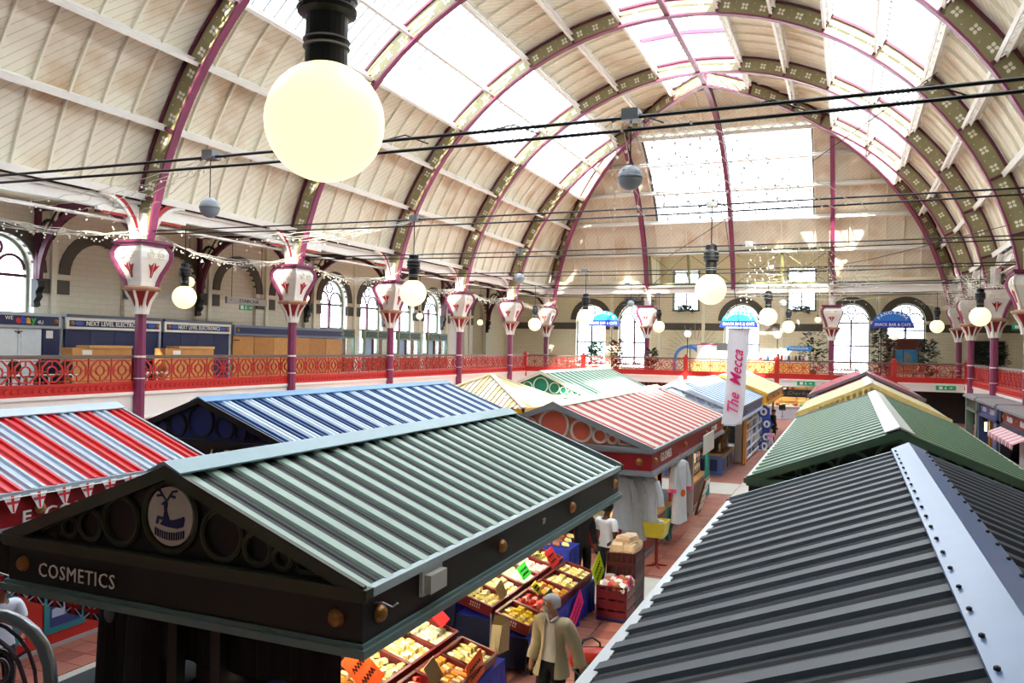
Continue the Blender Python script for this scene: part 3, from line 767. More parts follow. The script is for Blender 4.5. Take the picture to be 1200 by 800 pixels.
# ------------------------------------------------------------------ market stalls
def gloss(name, col, rough=.33): return mat(name, col, rough, var=.1, scale=2.5)
R_PITCH = .142
def strip_mesh(side, hw, zE, zR, pitch, m_, box=None):
    """one ribbed roof sheet strip running from ridge to eave, y from 0 to pitch"""
    d = Vector((side*hw, 0, zE-zR)); L = d.length; d.normalize(); nrm = Vector((-d.z*side*1.0, 0, abs(d.x)))
    nrm = Vector((side*abs(d.z), 0, abs(d.x)))
    p = pitch; prof = [(0, 0), (.55*p, 0), (.62*p, .24*p), (.9*p, .24*p), (p, 0)]
    if box == 'A': prof = [(0, 0), (.1*p, .15*p), (.5*p, .15*p), (.8*p, .15*p), (.9*p, 0)]
    if box == 'B': prof = [(-.1*p, 0), (.4*p, .0), (.5*p, .08*p), (.6*p, 0), (p, 0)]
    vs = []
    for t in (.05, L): vs += [Vector((0, y, zR)) + d*t + nrm*h for y, h in prof]
    vs += [Vector((0, y, zR)) + d*t - nrm*.012 for t in (.05, L) for y in (0, p)]
    fs = [(i, i+1, i+6, i+5) for i in range(4)] + [(10, 11, 4, 3, 2, 1, 0), (12, 13, 9, 8, 7, 6, 5), (10, 11, 13, 12)]
    return MB().add(vs, fs)
def stall(name, label, xc, hw, y0, y1, cols, fascia, mould, gable, ring, zE=2.95, zR=3.66, pitch=R_PITCH, pattern='AABB', single=('R',), cap=None,
          fh=.43, post_in=.42, boss=True, far_gable=False, body=None, trim=None, low=None, bolts=False, ring_panel=None, eave=None):
    L = y1-y0; r = thing(name, label, 'market stall', (xc, y0, 0), group='striped roof market stalls')
    n = round(L/pitch); p = L/n
    ms = {c: gloss(*cols[c]) if isinstance(cols[c], tuple) else cols[c] for c in cols}
    for sd, s in (('L', -1), ('R', 1)):
        if sd in single:
            me = {c: strip_mesh(s, hw, zE, zR, p, None, c if pattern == 'AB' else None).mesh('roof_strip', ms[c]) for c in ms}
            for i in range(n): obj('roof_strip', me[pattern[i % len(pattern)]], parent=r, loc=(0, i*p, 0))
        else:
            m = MB(); keys = sorted(ms); bases = {c: strip_mesh(s, hw, zE, zR, p, None, c if pattern == 'AB' else None) for c in keys}
            for i in range(n): base = bases[pattern[i % len(pattern)]]; m.add([(v[0], v[1]+i*p, v[2]) for v in base.v], base.f, keys.index(pattern[i % len(pattern)]))
            obj('roof_sheet', m, [ms[k] for k in keys], r)['kind'] = 'stuff'
    sl = math.atan2(zR-zE, hw)
    # folded ridge cap
    cm = cap or GALV; m = MB(); cw = .17
    f = lambda u, v, d: (u, d, v)
    q = zR + (.02 if pattern != 'AB' else .012+.15*pitch); dz = cw*math.tan(sl)
    m.prism([(-cw, q-dz+.025), (0, q+.03), (cw, q-dz+.025), (cw+.004, q-dz+.04), (0, q+.055), (-cw, q-dz+.04)], f, -.06, L+.06)
    rc = obj('ridge_cap', m, cm, r)
    if bolts:
        b_ = MB()
        for s in (-1, 1):
            for i in range(n//2): b_.lathe([(.011, 0), (.011, .012), (.004, .016)], 6, (s*cw*.86, (i+.5)*2*p, q-dz*.86+.045))
        obj('bolts', b_, DARK, rc)['kind'] = 'stuff'
    tm = trim or GALV
    for s in (-1, 1):
        obj('eave_trim', MB().bb(s*(hw-.02), s*(hw+.05), -.03, L+.03, zE-.045, zE+.02), eave or tm, r)
    for y in ((-.05, -.005), (L+.005, L+.05)):
        m = MB()
        for s in (-1, 1): m.prism([(0, zR+.05), (0, zR-.06), (s*(hw+.03), zE-.06), (s*(hw+.03), zE+.05)], f, *y)
        obj('rake_board', m, mould if y[0] < 0 else tm, r)
    # gable panel and rings
    for g in ((0,) if not far_gable else (0, 1)):
        yy = 0 if g == 0 else L; sg = -1 if g == 0 else 1
        fg = lambda u, v, d: (u, yy+sg*d, v)
        gp = obj('gable_panel', MB().prism([(-hw, zE), (hw, zE), (0, zR)], fg, -.075, -.045), gable, r)
        rl = [(0, .3)] + [(s*a, b) for s in (-1, 1) for a, b in ((.535, .215), (.885, .145), (1.12, .1))]
        k = hw/1.85
        for u, rr in rl:
            m = MB().ring(fg, u*k, zE+.05+rr*k, rr*k-.04, rr*k, -.045, -.012, 26).ring(fg, u*k, zE+.05+rr*k, rr*k-.028, rr*k-.013, -.012, -.003, 26)
            obj('gable_ring', m, ring, gp)
            if ring_panel: obj('ring_panel', MB().prism([(u*k+(rr*k-.05)*cos(a*PI/12), zE+.05+rr*k+(rr*k-.05)*sin(a*PI/12)) for a in range(24)], fg, -.045, -.038), ring_panel, gp)
        for s in (-1, 1):
            pts = [(1.24, .05), (1.24, .14), (1.28, .155), (1.46, .07), (1.46, .045), (1.42, .035), (1.27, .035)]
            m = MB()
            for a, b in zip(pts, pts[1:]+pts[:1]): m.bar(fg(s*a[0]*k, zE+.03+a[1]*k, -.06), fg(s*b[0]*k, zE+.03+b[1]*k, -.03), .03, .03)
            obj('teardrop_moulding', m, ring, gp)
    # fascias with mouldings
    lm = low or mould
    for y, nm in ((.0, 'f'), (L, 'b')):
        s = -1 if nm == 'f' else 1
        fa = obj('fascia', MB().bb(-hw, hw, y-s*.0, y-s*.06, zE-fh, zE+.005), fascia, r)
        obj('top_moulding', MB().bb(-hw-.06, hw+.06, y+s*.06, y-s*.04, zE-.04, zE+.03).bb(-hw-.03, hw+.03, y+s*.03, y-s*.02, zE-.075, zE-.04), mould, fa)
        obj('lower_moulding', MB().bb(-hw-.05, hw+.05, y+s*.05, y-s*.05, zE-fh-.03, zE-fh+.03).bb(-hw-.025, hw+.025, y+s*.025, y-s*.04, zE-fh+.03, zE-fh+.06), lm, fa)
        if boss and nm == 'f':
            for u in (-hw+.19, hw-.22):
                o = obj('boss', MB().lathe([(.068, 0), (.066, .015), (.05, .04), (.025, .055), (.001, .06)], 14), GOLD, fa, loc=(u, 0, zE-fh*.5)); o.rotation_euler = (PI/2, 0, 0)
    for s in (-1, 1):
        fa = obj('fascia', MB().bb(s*hw, s*(hw-.06), .06, L-.06, zE-fh, zE-.04), fascia, r)
        obj('lower_moulding', MB().bb(s*(hw+.05), s*(hw-.05), .05, L-.05, zE-fh-.03, zE-fh+.03).bb(s*(hw+.025), s*(hw-.04), .04, L-.04, zE-fh+.03, zE-fh+.06), lm, fa)
        if boss and s > 0:
            for y in (.22, L*.36, L*.68, L-.22):
                o = obj('boss', MB().lathe([(.068, 0), (.066, .015), (.05, .04), (.025, .055), (.001, .06)], 14), GOLD, fa, loc=(hw, y, zE-fh*.5)); o.rotation_euler = (0, PI/2, 0)
    obj('soffit', MB().bb(-hw+.06, hw-.06, .06, L-.06, zE-fh+.02, zE-fh+.05), DARK, r)
    for sx in (-1, 1):
        for y in (.35, L/2, L-.35): obj('post', MB().bb(sx*(hw-post_in)-.05, sx*(hw-post_in)+.05, y-.05, y+.05, FZ, zE-fh+.02), fascia, r)
    if body: body(r, hw, L, zE-fh)
    return r
def P(n, c, ro=.4, var=.1): return mat(n, c, ro, var=var)

# dark green stall in front ("COSMETICS")
GREEN_D = P('bottle_green', '#12211f', .35); OLV = P('olive_moulding', '#3d4433', .45); TEALM = P('teal_moulding', '#67807f', .35)
cos_ = stall('market_stall', 'dark green market stall with green striped roof and COSMETICS sign', -4.98, 1.83, 4.9, 11.74,
  {'A': ('roof_pale_green', '#93ab9d'), 'B': ('roof_black_green', '#080c0d', .5)}, GREEN_D, OLV, P('gable_black_green', '#0c1210', .4), P('gable_ring_olive', '#40462f', .45),
  pattern='AB', single=('R',), post_in=1.6, cap=P('ridge_pale_blue', '#8fabb4', .3), low=TEALM, eave=P('eave_pale', '#aebfc4', .3), trim=TEALM)
text('COSMETICS', .17, (-5.975, 4.9-.012, 2.705), (1, 0, 0), (0, 0, 1), WHITE, cos_, 'sign_lettering', ext=.003, width=.89, bold=0, spacing=1.12, org=(-4.98, 4.9, 0))
fq = lambda u, v, d: (u, -d, v)
med = obj('medallion', MB().prism([(.235*cos(a*PI/16), 3.3+.235*sin(a*PI/16)) for a in range(32)], fq, -.06, -.02), P('medallion_cream', '#cfc9b8', .5), cos_, label='cream medallion with a resting stag above a paling')
stag = MB(); SB = P('stag_blue', '#23285a', .5)
def sp(pts): stag.prism([(x*.235, 3.3+y*.235) for x, y in pts], fq, -.02, -.012)
sp([(-.42,-.3), (-.25,-.08), (.1,-.12), (.45,-.02), (.62,.05), (.66,-.05), (.6,-.3), (.35,-.38), (-.1,-.36)]); sp([(-.3,-.15), (-.02,-.1), (-.14,.2), (-.1,.42), (-.26,.36), (-.24,.15)])
sp([(-.4,.38), (-.14,.34), (-.1,.46), (-.22,.52)]); sp([(-.62,-.28), (-.55,-.02), (-.28,-.05), (-.3,-.14), (-.48,-.13), (-.52,-.3)])
for s in (-1, 1):
    b0 = (-.18, .5); sp([b0, (b0[0]+.06, .5), (b0[0]+s*.3+.04, .86), (b0[0]+s*.3-.04, .86)]); sp([(b0[0]+s*.14, .66), (b0[0]+s*.4, .62), (b0[0]+s*.42, .7), (b0[0]+s*.16, .74)])
    sp([(b0[0]+s*.26, .8), (b0[0]+s*.5, .84), (b0[0]+s*.48, .92), (b0[0]+s*.26, .88)])
obj('stag_emblem', stag, SB, med)
pal = MB()
for i in range(13):
    a = (i-6)/6; x = a*.62; y0_ = -.55-.12*(1-a*a)
    pal.prism([((x-.022)*.235, 3.3+(y0_-.13)*.235), ((x+.022)*.235, 3.3+(y0_-.13)*.235), ((x+.022)*.235, 3.3+(y0_+.13)*.235), ((x-.022)*.235, 3.3+(y0_+.13)*.235)], fq, -.02, -.012)
obj('paling_emblem', pal, SB, med)['kind'] = 'stuff'
LXW = P('light_housing', '#c9c8bf', .3)
o = obj('bulkhead_light', MB().bb(0, .03, -.17, .17, -.09, .12).bb(.03, .09, -.14, .14, -.07, .08), LXW, cos_, loc=(1.83, .98, 2.78))
text('77', .09, (-3.15+.01, 8.55, 2.75), (0, 1, 0), (0, 0, 1), WHITE, cos_, 'stall_number', org=(-4.98, 4.9, 0))
o = obj('hook', MB().tube([(0, 0, 0), (.08, -.02, .02), (.16, -.02, 0), (.2, -.01, .03)], .008, 5), GREYSTEEL, cos_, loc=(1.85, .12, 2.84))

# red and white stall at the left edge
red_ = stall('market_stall', 'red and white striped stall with flag bunting at the left edge', -10.5, 1.86, 1.0, 9.2,
  {'A': ('roof_red', '#d5232a'), 'B': ('roof_pale_grey', '#b9c8d8')}, P('fascia_crimson', '#8f1620', .4), GALV, P('gable_crimson', '#a01d26', .4), P('ring_grey', '#b9c0c8', .4),
  single=('R',), cap=P('ridge_grey_blue', '#b4c4d4', .3), eave=P('eave_grey', '#aab6c2', .3))
text('E. CORDES', .19, (-8.63, 6.98, 2.66), (0, 1, 0), (0, 0, 1), WHITE, red_, 'sign_lettering', ext=.008, width=1.25, bold=.002, spacing=1.1, org=(-10.5, 1.0, 0))

# blue and white stall
blu = stall('market_stall', 'blue and white striped stall with navy ringed gable', -10.5, 1.86, 11.0, 20.3,
  {'A': ('roof_royal_blue', '#1d4a80'), 'B': ('roof_ice_white', '#cfdcea')}, P('fascia_black', '#131419', .4), P('moulding_black', '#1b1c22', .4), P('gable_royal', '#22347a', .4), P('ring_black', '#20222e', .4),
  single=('R',), cap=P('ridge_mid_blue', '#5a8cb8', .3), eave=P('eave_white', '#d9dde0', .3))
text('La Fantasia', .24, (-9.75, 10.985, 2.74), (1, 0, 0), (0, 0, 1), WHITE, blu, 'sign_lettering', ext=.008, shear=.35, org=(-10.5, 11.0, 0))

# gloves stall
GRT = P('trim_grey', '#8e949b', .35)
glv = stall('market_stall', 'red and cream striped stall with GLOVES sign along the aisle', -4.98, 1.83, 13.95, 22.4,
  {'A': ('roof_carmine', '#c42f38'), 'B': ('roof_cream', '#ece2d4')}, P('fascia_red', '#a81f2b', .38), GRT, P('gable_salmon', '#e08a6c', .45), P('ring_pale', '#e6d3c8', .45),
  single=('R',), post_in=1.6, cap=P('ridge_cream', '#efe6d2', .3), ring_panel=P('ring_panel_coral', '#dd6a52', .45), eave=GRT)
text('GLOVES', .22, (-3.15+.01, 15.1, 2.735), (0, 1, 0), (0, 0, 1), WHITE, glv, 'sign_lettering', ext=.004, width=.95, bold=.002, spacing=1.08, org=(-4.98, 13.95, 0))
text('GLOVES', .2, (-3.15+.01, 20.9, 2.735), (0, 1, 0), (0, 0, 1), WHITE, glv, 'sign_lettering', ext=.004, width=.9, bold=.002, spacing=1.08, org=(-4.98, 13.95, 0))
# blue stall behind it
bl2 = stall('market_stall', 'light blue striped stall behind the red GLOVES stall', -4.98, 1.83, 24.7, 33.0,
  {'A': ('roof_sky_blue', '#2d7fae'), 'B': ('roof_white', '#e8eef2')}, P('fascia_steel_blue', '#4a6ea8', .4), P('moulding_white_blue', '#c9d4e4', .4), P('gable_pale_blue', '#b9c9e2', .45), P('ring_white', '#dde6f0', .4),
  single=(), post_in=1.6, cap=P('ridge_white', '#eef0f0', .3))
ye2 = stall('market_stall', 'yellow and cream striped stall at the far end of the left row', -4.98, 1.83, 35.0, 43.5,
  {'A': ('roof_yellow', '#edd28c'), 'B': ('roof_pale_cream', '#f2ead2')}, P('fascia_amber', '#d79a2b', .4), P('moulding_amber', '#e2ae44', .4), P('gable_yellow', '#ecd795', .45), P('ring_cream', '#f3ead0', .4), single=(), cap=P('ridge_pale_yellow', '#f1e6bd', .3))
gr2 = stall('market_stall', 'green and white striped stall beyond the small yellow kiosk', -10.6, 1.86, 28.2, 37.2,
  {'A': ('roof_sea_green', '#37785c'), 'B': ('roof_mint_white', '#cfe0d2')}, P('fascia_sea_green', '#176049', .4), P('moulding_cream', '#dde0c8', .4), P('gable_sea_green', '#128062', .45), P('ring_mint', '#cfe4d0', .4), zR=3.78, single=(), cap=P('ridge_mint', '#dfe8dc', .3))
# right row
DB = stall('market_stall', 'navy and grey ribbed stall roof filling the lower right corner', .6, 1.84, 2.2, 9.68,
  {'A': ('roof_slate_grey', '#2f3843', .5), 'B': ('roof_navy_valley_shade', '#060b18', .5)}, P('fascia_dark_navy', '#0e1626', .4), P('moulding_navy', '#1b2740', .4), P('gable_navy', '#121c33', .4), P('ring_navy', '#26344f', .4),  # B strips: shadow in the valleys between the grey ribs, put into the colour
  pitch=.166, pattern='AB', single=('L', 'R'), cap=P('ridge_periwinkle', '#52719c', .3), bolts=True, eave=P('eave_grey_white', '#c0c6c9', .35), far_gable=True)
GRN = stall('market_stall', 'all green ribbed stall roof behind the navy roof on the right', .6, 1.85, 11.46, 22.6,
  {'A': ('roof_sage', '#587d62'), 'B': ('roof_sage_valley_shade', '#16281e', .5)}, P('fascia_forest', '#16281f', .4), P('moulding_sage', '#4f6a55', .4), P('gable_forest', '#14241c', .4), P('ring_sage', '#46604c', .4),  # roof is one green; B strips coloured dark as shade between the ribs
  pattern='AB', pitch=.23, single=('L', 'R'), cap=P('ridge_stone_grey', '#c9cec8', .35), eave=P('eave_sage', '#a9b8ab', .35), boss=False, zR=3.68)
YEL = stall('market_stall', 'cream and yellow stall behind the green roof on the right', .56, 1.9, 24.2, 30.8,
  {'A': ('roof_straw', '#e8d8a4'), 'B': ('roof_ivory', '#efe6cb')}, P('fascia_ochre', '#d9952a', .4), P('moulding_straw', '#ecd48a', .4), P('gable_ivory', '#efe2b4', .45), P('ring_straw', '#f0e4bf', .4), zE=2.97, zR=3.85, single=(), cap=P('ridge_ivory', '#eee6cf', .35))
m = MB()
for i in range(26):
    u = -1.8+i*3.6/25; zt = 3.85-(3.85-2.97)*abs(u)/1.9
    m.bb(u-.03, u+.03, -.1, -.05, zt-.28, zt-.04)
obj('rake_slats', m, P('moulding_straw', '#ecd48a'), YEL)['kind'] = 'stuff'
PNK = stall('market_stall', 'faded pink and red stall farthest back on the right', .55, 1.95, 32.6, 41.0,
  {'A': ('roof_rose', '#c0566a'), 'B': ('roof_pale_rose', '#cf7b8a')}, P('fascia_maroon', '#7b1c2a', .4), P('moulding_grey_rose', '#8d7a80', .4), P('gable_maroon', '#8c2230', .45), P('ring_maroon', '#a33a45', .4), zE=3.08, zR=3.98, single=(), cap=P('ridge_grey_rose', '#cfc6c4', .35))
# small yellow kiosk with hipped roof
kio = thing('market_kiosk', 'small yellow kiosk with pyramid hipped roof between blue and green stalls', 'market stall', (-10.55, 23.6, 0), group='striped roof market stalls')
A_ = gloss('roof_custard', '#ecd79a'); B_ = gloss('roof_lemon_white', '#f0e9d2')
kh, kz0, kz1 = 1.9, 2.92, 3.78
for q in range(4):
    a = q*PI/2; rt = Matrix.Rotation(a, 3, 'Z'); n_ = 22
    for i in range(n_):
        u0, u1 = -kh+2*kh*i/n_, -kh+2*kh*(i+1)/n_
        t0_, t1_ = 1-abs(u0)/kh, 1-abs(u1)/kh
        def pt(u, t, h): return rt @ Vector((u, -kh+t*kh, kz0+(kz1-kz0)*t+h))
        um = u0+(u1-u0)*.6; tm_ = 1-abs(um)/kh
        vs = [pt(u0, 0, 0), pt(um, 0, 0), pt(um, 0, .035), pt(u1, 0, .035), pt(u1, t1_, .035), pt(um, tm_, .035), pt(um, tm_, 0), pt(u0, t0_, 0)]
        obj('roof_strip', MB().add(vs, [(0, 1, 6, 7), (1, 2, 5, 6), (2, 3, 4, 5)]), A_ if (i//2) % 2 else B_, kio)
    v0 = rt @ Vector((kh, -kh, kz0)); obj('hip_cap', MB().bar(v0+Vector((0, 0, .04)), (0, 0, kz1+.05), .16, .04), P('ridge_pale_yellow', '#f1e6bd', .3), kio)
    obj('fascia', MB().bb(-kh, kh, -kh, -kh+.05, kz0-.4, kz0).mesh('fascia', P('fascia_amber', '#d79a2b')), parent=kio, rz=a)
    pp = rt @ Vector((1.4, -1.4, 0)); obj('post', MB().bb(pp.x-.06, pp.x+.06, pp.y-.06, pp.y+.06, FZ, kz0-.38), P('fascia_amber', '#d79a2b'), kio)
    obj('counter_panel', MB().bb(-1.5, 1.5, -1.5, -1.42, FZ, FZ+.75).mesh('counter_panel', P('fascia_amber', '#d79a2b')), parent=kio, rz=a)
# ------------------------------------------------------------------ cables, pendant lamps, ball speakers
def sag(x0, x1, y, z, s, n=14): return [(x0+(x1-x0)*i/n, y, z - s*4*(i/n)*(1-i/n)) for i in range(n+1)]
for k, (y, lb) in enumerate(((3.93, 'pair of cables above the biggest globe lamp'), (11.34, 'nearest thick pair of black cables stretched across the hall'), (18.75, 'second pair of cables carrying three globe lamps'),
        (26.16, 'third pair of thin cables across the hall'), (33.57, 'fourth pair of thin cables across the hall'), (40.98, 'fifth pair of thin cables across the hall'), (48.39, 'cables nearest the end gallery'))):
    r = thing('overhead_cable', lb, 'cable', (0, y, 0), group='cables stretched across the hall')
    th = .028 if y < 15 else .022
    obj('cable', MB().tube(sag(XL+.3, XR-.3, 0, 8.08, .06), th, 5), RUBBER, r); obj('cable', MB().tube(sag(XL+.3, XR-.3, .1, 8.0, .14), th, 5), RUBBER, r)
    for x in (-10.7, -2.95): obj('junction_box', MB().bb(x-.12, x+.12, -.1, .14, 7.98, 8.14).tube([(x-.3, .05, 8.0), (x, .05, 8.12), (x+.3, .05, 8.0)], .02, 5), GREYSTEEL, r)
    if y < 15:
        m = MB()
        for i in range(7): m.tube([(-9+i*1.9, 0, 8.03), (-8.6+i*1.9, .05, 8.1), (-8.2+i*1.9, .1, 7.94)], .012, 4)
        obj('cable_tie', m, RUBBER, r)['kind'] = 'stuff'
GLOBE = mat('globe_opal', '#fff3b0', .4, var=0, emit=1.0, ecol='#fff0bc')
GLOBEW = mat('globe_white', '#f6f2e6', .4, var=0, emit=.55, ecol='#fff6df')
def pendant(label, x, y, z, ztop=8.06):
    r = thing('pendant_lamp', label, 'lamp', (x, y, z), group='opal globe pendant lamps')
    g_ = obj('globe', MB().sphere((0, 0, 0), .35, 28, 18), GLOBE, r, smooth=True)
    m = MB().lathe([(.1, .3), (.125, .32), (.125, .43), (.135, .435), (.135, .445), (.125, .45), (.125, .47), (.135, .475), (.135, .485), (.125, .49), (.125, .62), (.172, .64), (.178, .665), (.165, .68), (.165, .71), (.178, .72), (.178, .75), (.165, .765), (.165, .79), (.174, .8), (.174, .84), (.15, .86), (.13, .9), (.13, 1.0), (.05, 1.04)], 24)
    fit = obj('lamp_holder', m, BLACK, r, smooth=False)
    obj('ring_band', MB().lathe([(.137, .435), (.139, .437), (.139, .443), (.137, .445)], 24).lathe([(.137, .475), (.139, .477), (.139, .483), (.137, .485)], 24), GREYSTEEL, fit)
    obj('hanging_rod', MB().tube([(0, 0, 1.02), (0, 0, ztop-z)], .014, 6), BLACK, r)
    return r
LAMPS = [(-2.89, 3.98, 6.01, 'huge glowing globe lamp with black fitting nearest the camera'),
 (-18.6, 18.75, 6.02, 'globe lamp hanging between the first two left columns'), (-10.7, 18.75, 6.08, 'globe lamp hanging above the blue and white roof'), (-2.95, 18.75, 6.1, 'globe lamp hanging in front of the end gallery near the banner'),
 (-10.6, 33.57, 6.05, 'globe lamp beside the left blue cafe sign'), (-3.02, 33.57, 6.1, 'globe lamp just right of the white banner'), (4.33, 33.57, 6.12, 'yellow globe lamp in front of the right columns'),
 (-10.65, 48.39, 6.1, 'small distant globe lamp left of the end gallery middle'), (-3.24, 48.39, 6.14, 'small distant globe lamp right of the middle cafe sign'), (4.25, 48.39, 6.22, 'small distant globe lamp right of the right cafe sign'),
 (-15.8, 40.98, 5.95, 'globe lamp before the far left gallery corner')]
for x, y, z, lb in LAMPS: pendant(lb, x, y, z)
BALL = mat('ball_grey', '#9ba3ad', .4, var=.05)
def ball(label, x, y, z, d=.36, ztop=8.06):
    r = thing('ball_speaker', label, 'speaker', (x, y, z), group='hanging ball speakers')
    obj('shell', MB().sphere((0, 0, 0), d/2, 20, 14), BALL, r, smooth=True)
    obj('seam', MB().lathe([(d/2*.99, -.02), (d/2*1.02, -.012), (d/2*1.02, .012), (d/2*.99, .02)], 24).lathe([(d*.42, .085), (d*.44, .09), (d*.42, .1)], 24), GREYSTEEL, r)
    obj('hanging_rod', MB().tube([(0, 0, d/2), (0, 0, ztop-z)], .01, 5), BLACK, r)
ball('grey ball speaker hanging before the nearest left rib', -10.7, 11.34, 7.11)
ball('grey ball speaker hanging before the end skylight', -2.95, 11.34, 7.16)
ball('pale ball speaker beside the fifth left column', -10.7, 26.16, 7.1)
ball('small ball speaker over the end gallery left', -10.5, 40.98, 7.05)
ball('small ball speaker over the end gallery middle', -3.0, 40.98, 7.05)
# small lamps over the galleries
def glob(label, x, y, z, r_=.2, ztop=9.3, m_=GLOBEW):
    r = thing('gallery_lamp', label, 'lamp', (x, y, z), group='small globe lamps over the galleries')
    obj('globe', MB().sphere((0, 0, 0), r_, 16, 10), m_, r, smooth=True)
    obj('lamp_cap', MB().lathe([(r_*.35, r_*.9), (r_*.4, r_*1.0), (r_*.4, r_*1.4), (r_*.1, r_*1.5)], 10), BLACK, r)
    obj('hanging_rod', MB().tube([(0, 0, r_*1.4), (0, 0, ztop-z)], .01, 5), BLACK, r)
for x, y, z, lb, e in ((-22.8, 23.2, 6.9, 'small globe lamp behind the first gallery column', GLOBE), (-22.9, 30.3, 6.75, 'small globe lamp over the gallery right of the staircase sign', GLOBE), (-22.6, 40.4, 6.35, 'white globe lamp over the gallery beside the third column', GLOBEW),
    (-22.8, 49.0, 6.3, 'globe lamp over the far left gallery', GLOBE), (-12.9, 57.5, 6.7, 'small globe lamp over the end gallery left side', GLOBE), (-2.0, 57.5, 6.9, 'small globe lamp over the end gallery before the right square window', GLOBE),
    (1.6, 57.5, 6.8, 'small globe lamp behind the right cafe sign', GLOBE), (8.6, 46.5, 6.4, 'globe lamp over the right gallery', GLOBE)): glob(lb, x, y, z, m_=e, ztop=12.2 if -13 < x < -1.2 and y > 56 else 9.3)
# lamp posts along the end gallery railing
for x, lb in ((-9.57, 'globe lamp standing on the railing post left of the banner'), (-4.1, 'globe lamp standing on the railing post right of the banner'), (2.37, 'globe lamp standing on the railing post below the right cafe sign')):
    r = thing('post_lamp', lb, 'lamp', (x, YG+.35, GF), group='globe lamps on railing posts')
    obj('lamp_post', MB().lathe([(.1, 0), (.1, .06), (.03, .12), (.025, 2.3), (.06, 2.34)], 10), BLACK, r)
    obj('globe', MB().sphere((0, 0, 2.55), .23, 16, 10), GLOBEW, r, smooth=True)

# ------------------------------------------------------------------ shops along the left gallery
def fascia_sign(r, y0, y1, z0, z1, x, border, inner, nm='sign_board'):
    sb = obj(nm, MB().bb(x-.1, x, y0, y1, z0, z1), border, r)
    obj('sign_panel', MB().bb(x, x+.015, y0+.1, y1-.1, z0+.08, z1-.1), inner, sb)
    for y in (y0+.2, y1-.2):
        o = obj('boss', MB().lathe([(.075, 0), (.07, .02), (.04, .045), (.001, .055)], 12), GOLD, sb, loc=(x+.015, y, (z0+z1)/2-.01)); o.rotation_euler = (0, PI/2, 0)
    return sb
XF = -24.0
LGREY = P('pale_grey_frame', '#b9bec4', .4); DNAVY = P('shutter_navy', '#1b2552', .45); SHW = P('shutter_white', '#dfe5ea', .45)
def shopfront(label, y0, y1, ztop=5.46):
    r = thing('gallery_shop', label, 'shop', (0, 0, 0), group='shut shops on the left gallery')
    obj('shop_body', MB().bb(XF-1.3, XF-.12, y0, y1, GF, ztop-.05), LGREY, r)
    return r
s1 = shopfront('white fronted shop unit with small colourful sign at the left edge of gallery', 13.2, 18.85)
sb = fascia_sign(s1, 13.2, 18.8, 5.02, 5.5, XF+.1, LGREY, NAVY)
text('WE', .17, (XF+.12, 17.0, 5.31), (0, 1, 0), (0, 0, 1), WHITE, s1)
for i, (ch, c) in enumerate((('e', '#d8232a'), ('b', '#2a4fc0'), ('a', '#e8b820'), ('y', '#3fae3a'))): text(ch, .34, (XF+.12, 17.3+i*.17, 5.27), (0, 1, 0), (0, 0, 1), P('letter_%s' % ch, c), s1, bold=.01)
text('4U', .17, (XF+.12, 18.05, 5.2), (0, 1, 0), (0, 0, 1), WHITE, s1)
for i in range(6):
    y = 13.4 + i*.8
    d_ = obj('shutter_leaf', MB().bb(XF-.1, XF, y, y+.78, GF, 5.0).bb(XF, XF+.02, y+.08, y+.7, GF+.2, 4.62).bb(XF, XF+.02, y+.08, y+.7, 4.7, 4.93), SHW, s1)
obj('padlock_bar', MB().bb(XF+.02, XF+.05, 17.25, 17.5, 4.88, 4.91).bb(XF+.02, XF+.06, 17.35, 17.41, 4.83, 4.9), BLACK, s1)
obj('side_pier', MB().bb(XF-.1, XF+.03, 18.22, 18.8, GF, 5.0), DNAVY, s1); obj('notice', MB().bb(XF+.03, XF+.035, 18.32, 18.56, 4.7, 4.95), WHITE, s1)
for y0, y1, lb in ((18.97, 23.0, 'navy shuttered shop with NEXT LEVEL ELECTRONICS sign behind the first column'), (23.12, 26.72, 'navy shuttered shop with NEXT LEVEL ELECTRONICS sign right of the first column')):
    s2 = shopfront(lb, y0, y1); sb = fascia_sign(s2, y0+.03, y1-.03, 5.03, 5.42, XF+.1, WHITE, NAVY)
    text('NEXT LEVEL ELECTRONICS', .21, (XF+.12, (y0+y1)/2, 5.22), (0, 1, 0), (0, 0, 1), WHITE, s2, 'sign_lettering', width=(y1-y0)*.62, bold=.003, spacing=1.06)
    for y in (y0+.5, y1-.5): obj('oval_badge', MB().prism([(y+.17*cos(a*PI/8), 5.22+.07*sin(a*PI/8)) for a in range(16)], lambda u, v, d: (XF+.115+d, u, v), 0, .012), P('badge_blue', '#4058b8'), s2)
    obj('top_rail', MB().bb(XF-.2, XF+.14, y0, y1, 5.42, 5.52), P('slate_frame', '#5d6472'), s2)
    n = 4
    for i in range(n):
        a, b = y0+.05+(y1-y0-.1)*i/n, y0+.05+(y1-y0-.1)*(i+1)/n
        obj('shutter_panel', MB().bb(XF-.08, XF, a+.008, b-.008, GF, 5.0), DNAVY, s2)
    obj('corner_strip', MB().bb(XF-.05, XF+.05, y1-.06, y1, GF, 5.1), LGREY, s2)
s4 = shopfront('shop boarded up with plywood under a plain dark blue sign', 26.85, 34.9); fascia_sign(s4, 26.9, 34.85, 4.98, 5.42, XF+.1, P('slate_blue_frame', '#6f7e98'), NAVY)
obj('boss', MB().lathe([(.075, 0), (.07, .02), (.04, .045), (.001, .055)], 12), GOLD, s4, loc=(XF+.12, 30.8, 5.2)).rotation_euler = (0, PI/2, 0)
for i in range(6):
    y = 26.95+i*1.31; obj('plywood_sheet', MB().bb(XF-.06, XF+(.01 if i % 2 else 0), y+.01, y+1.29, GF, 4.95), P('plywood_%d' % (i % 3), ['#c58a4c', '#b97f44', '#cc9355'][i % 3], .55, .25), s4)
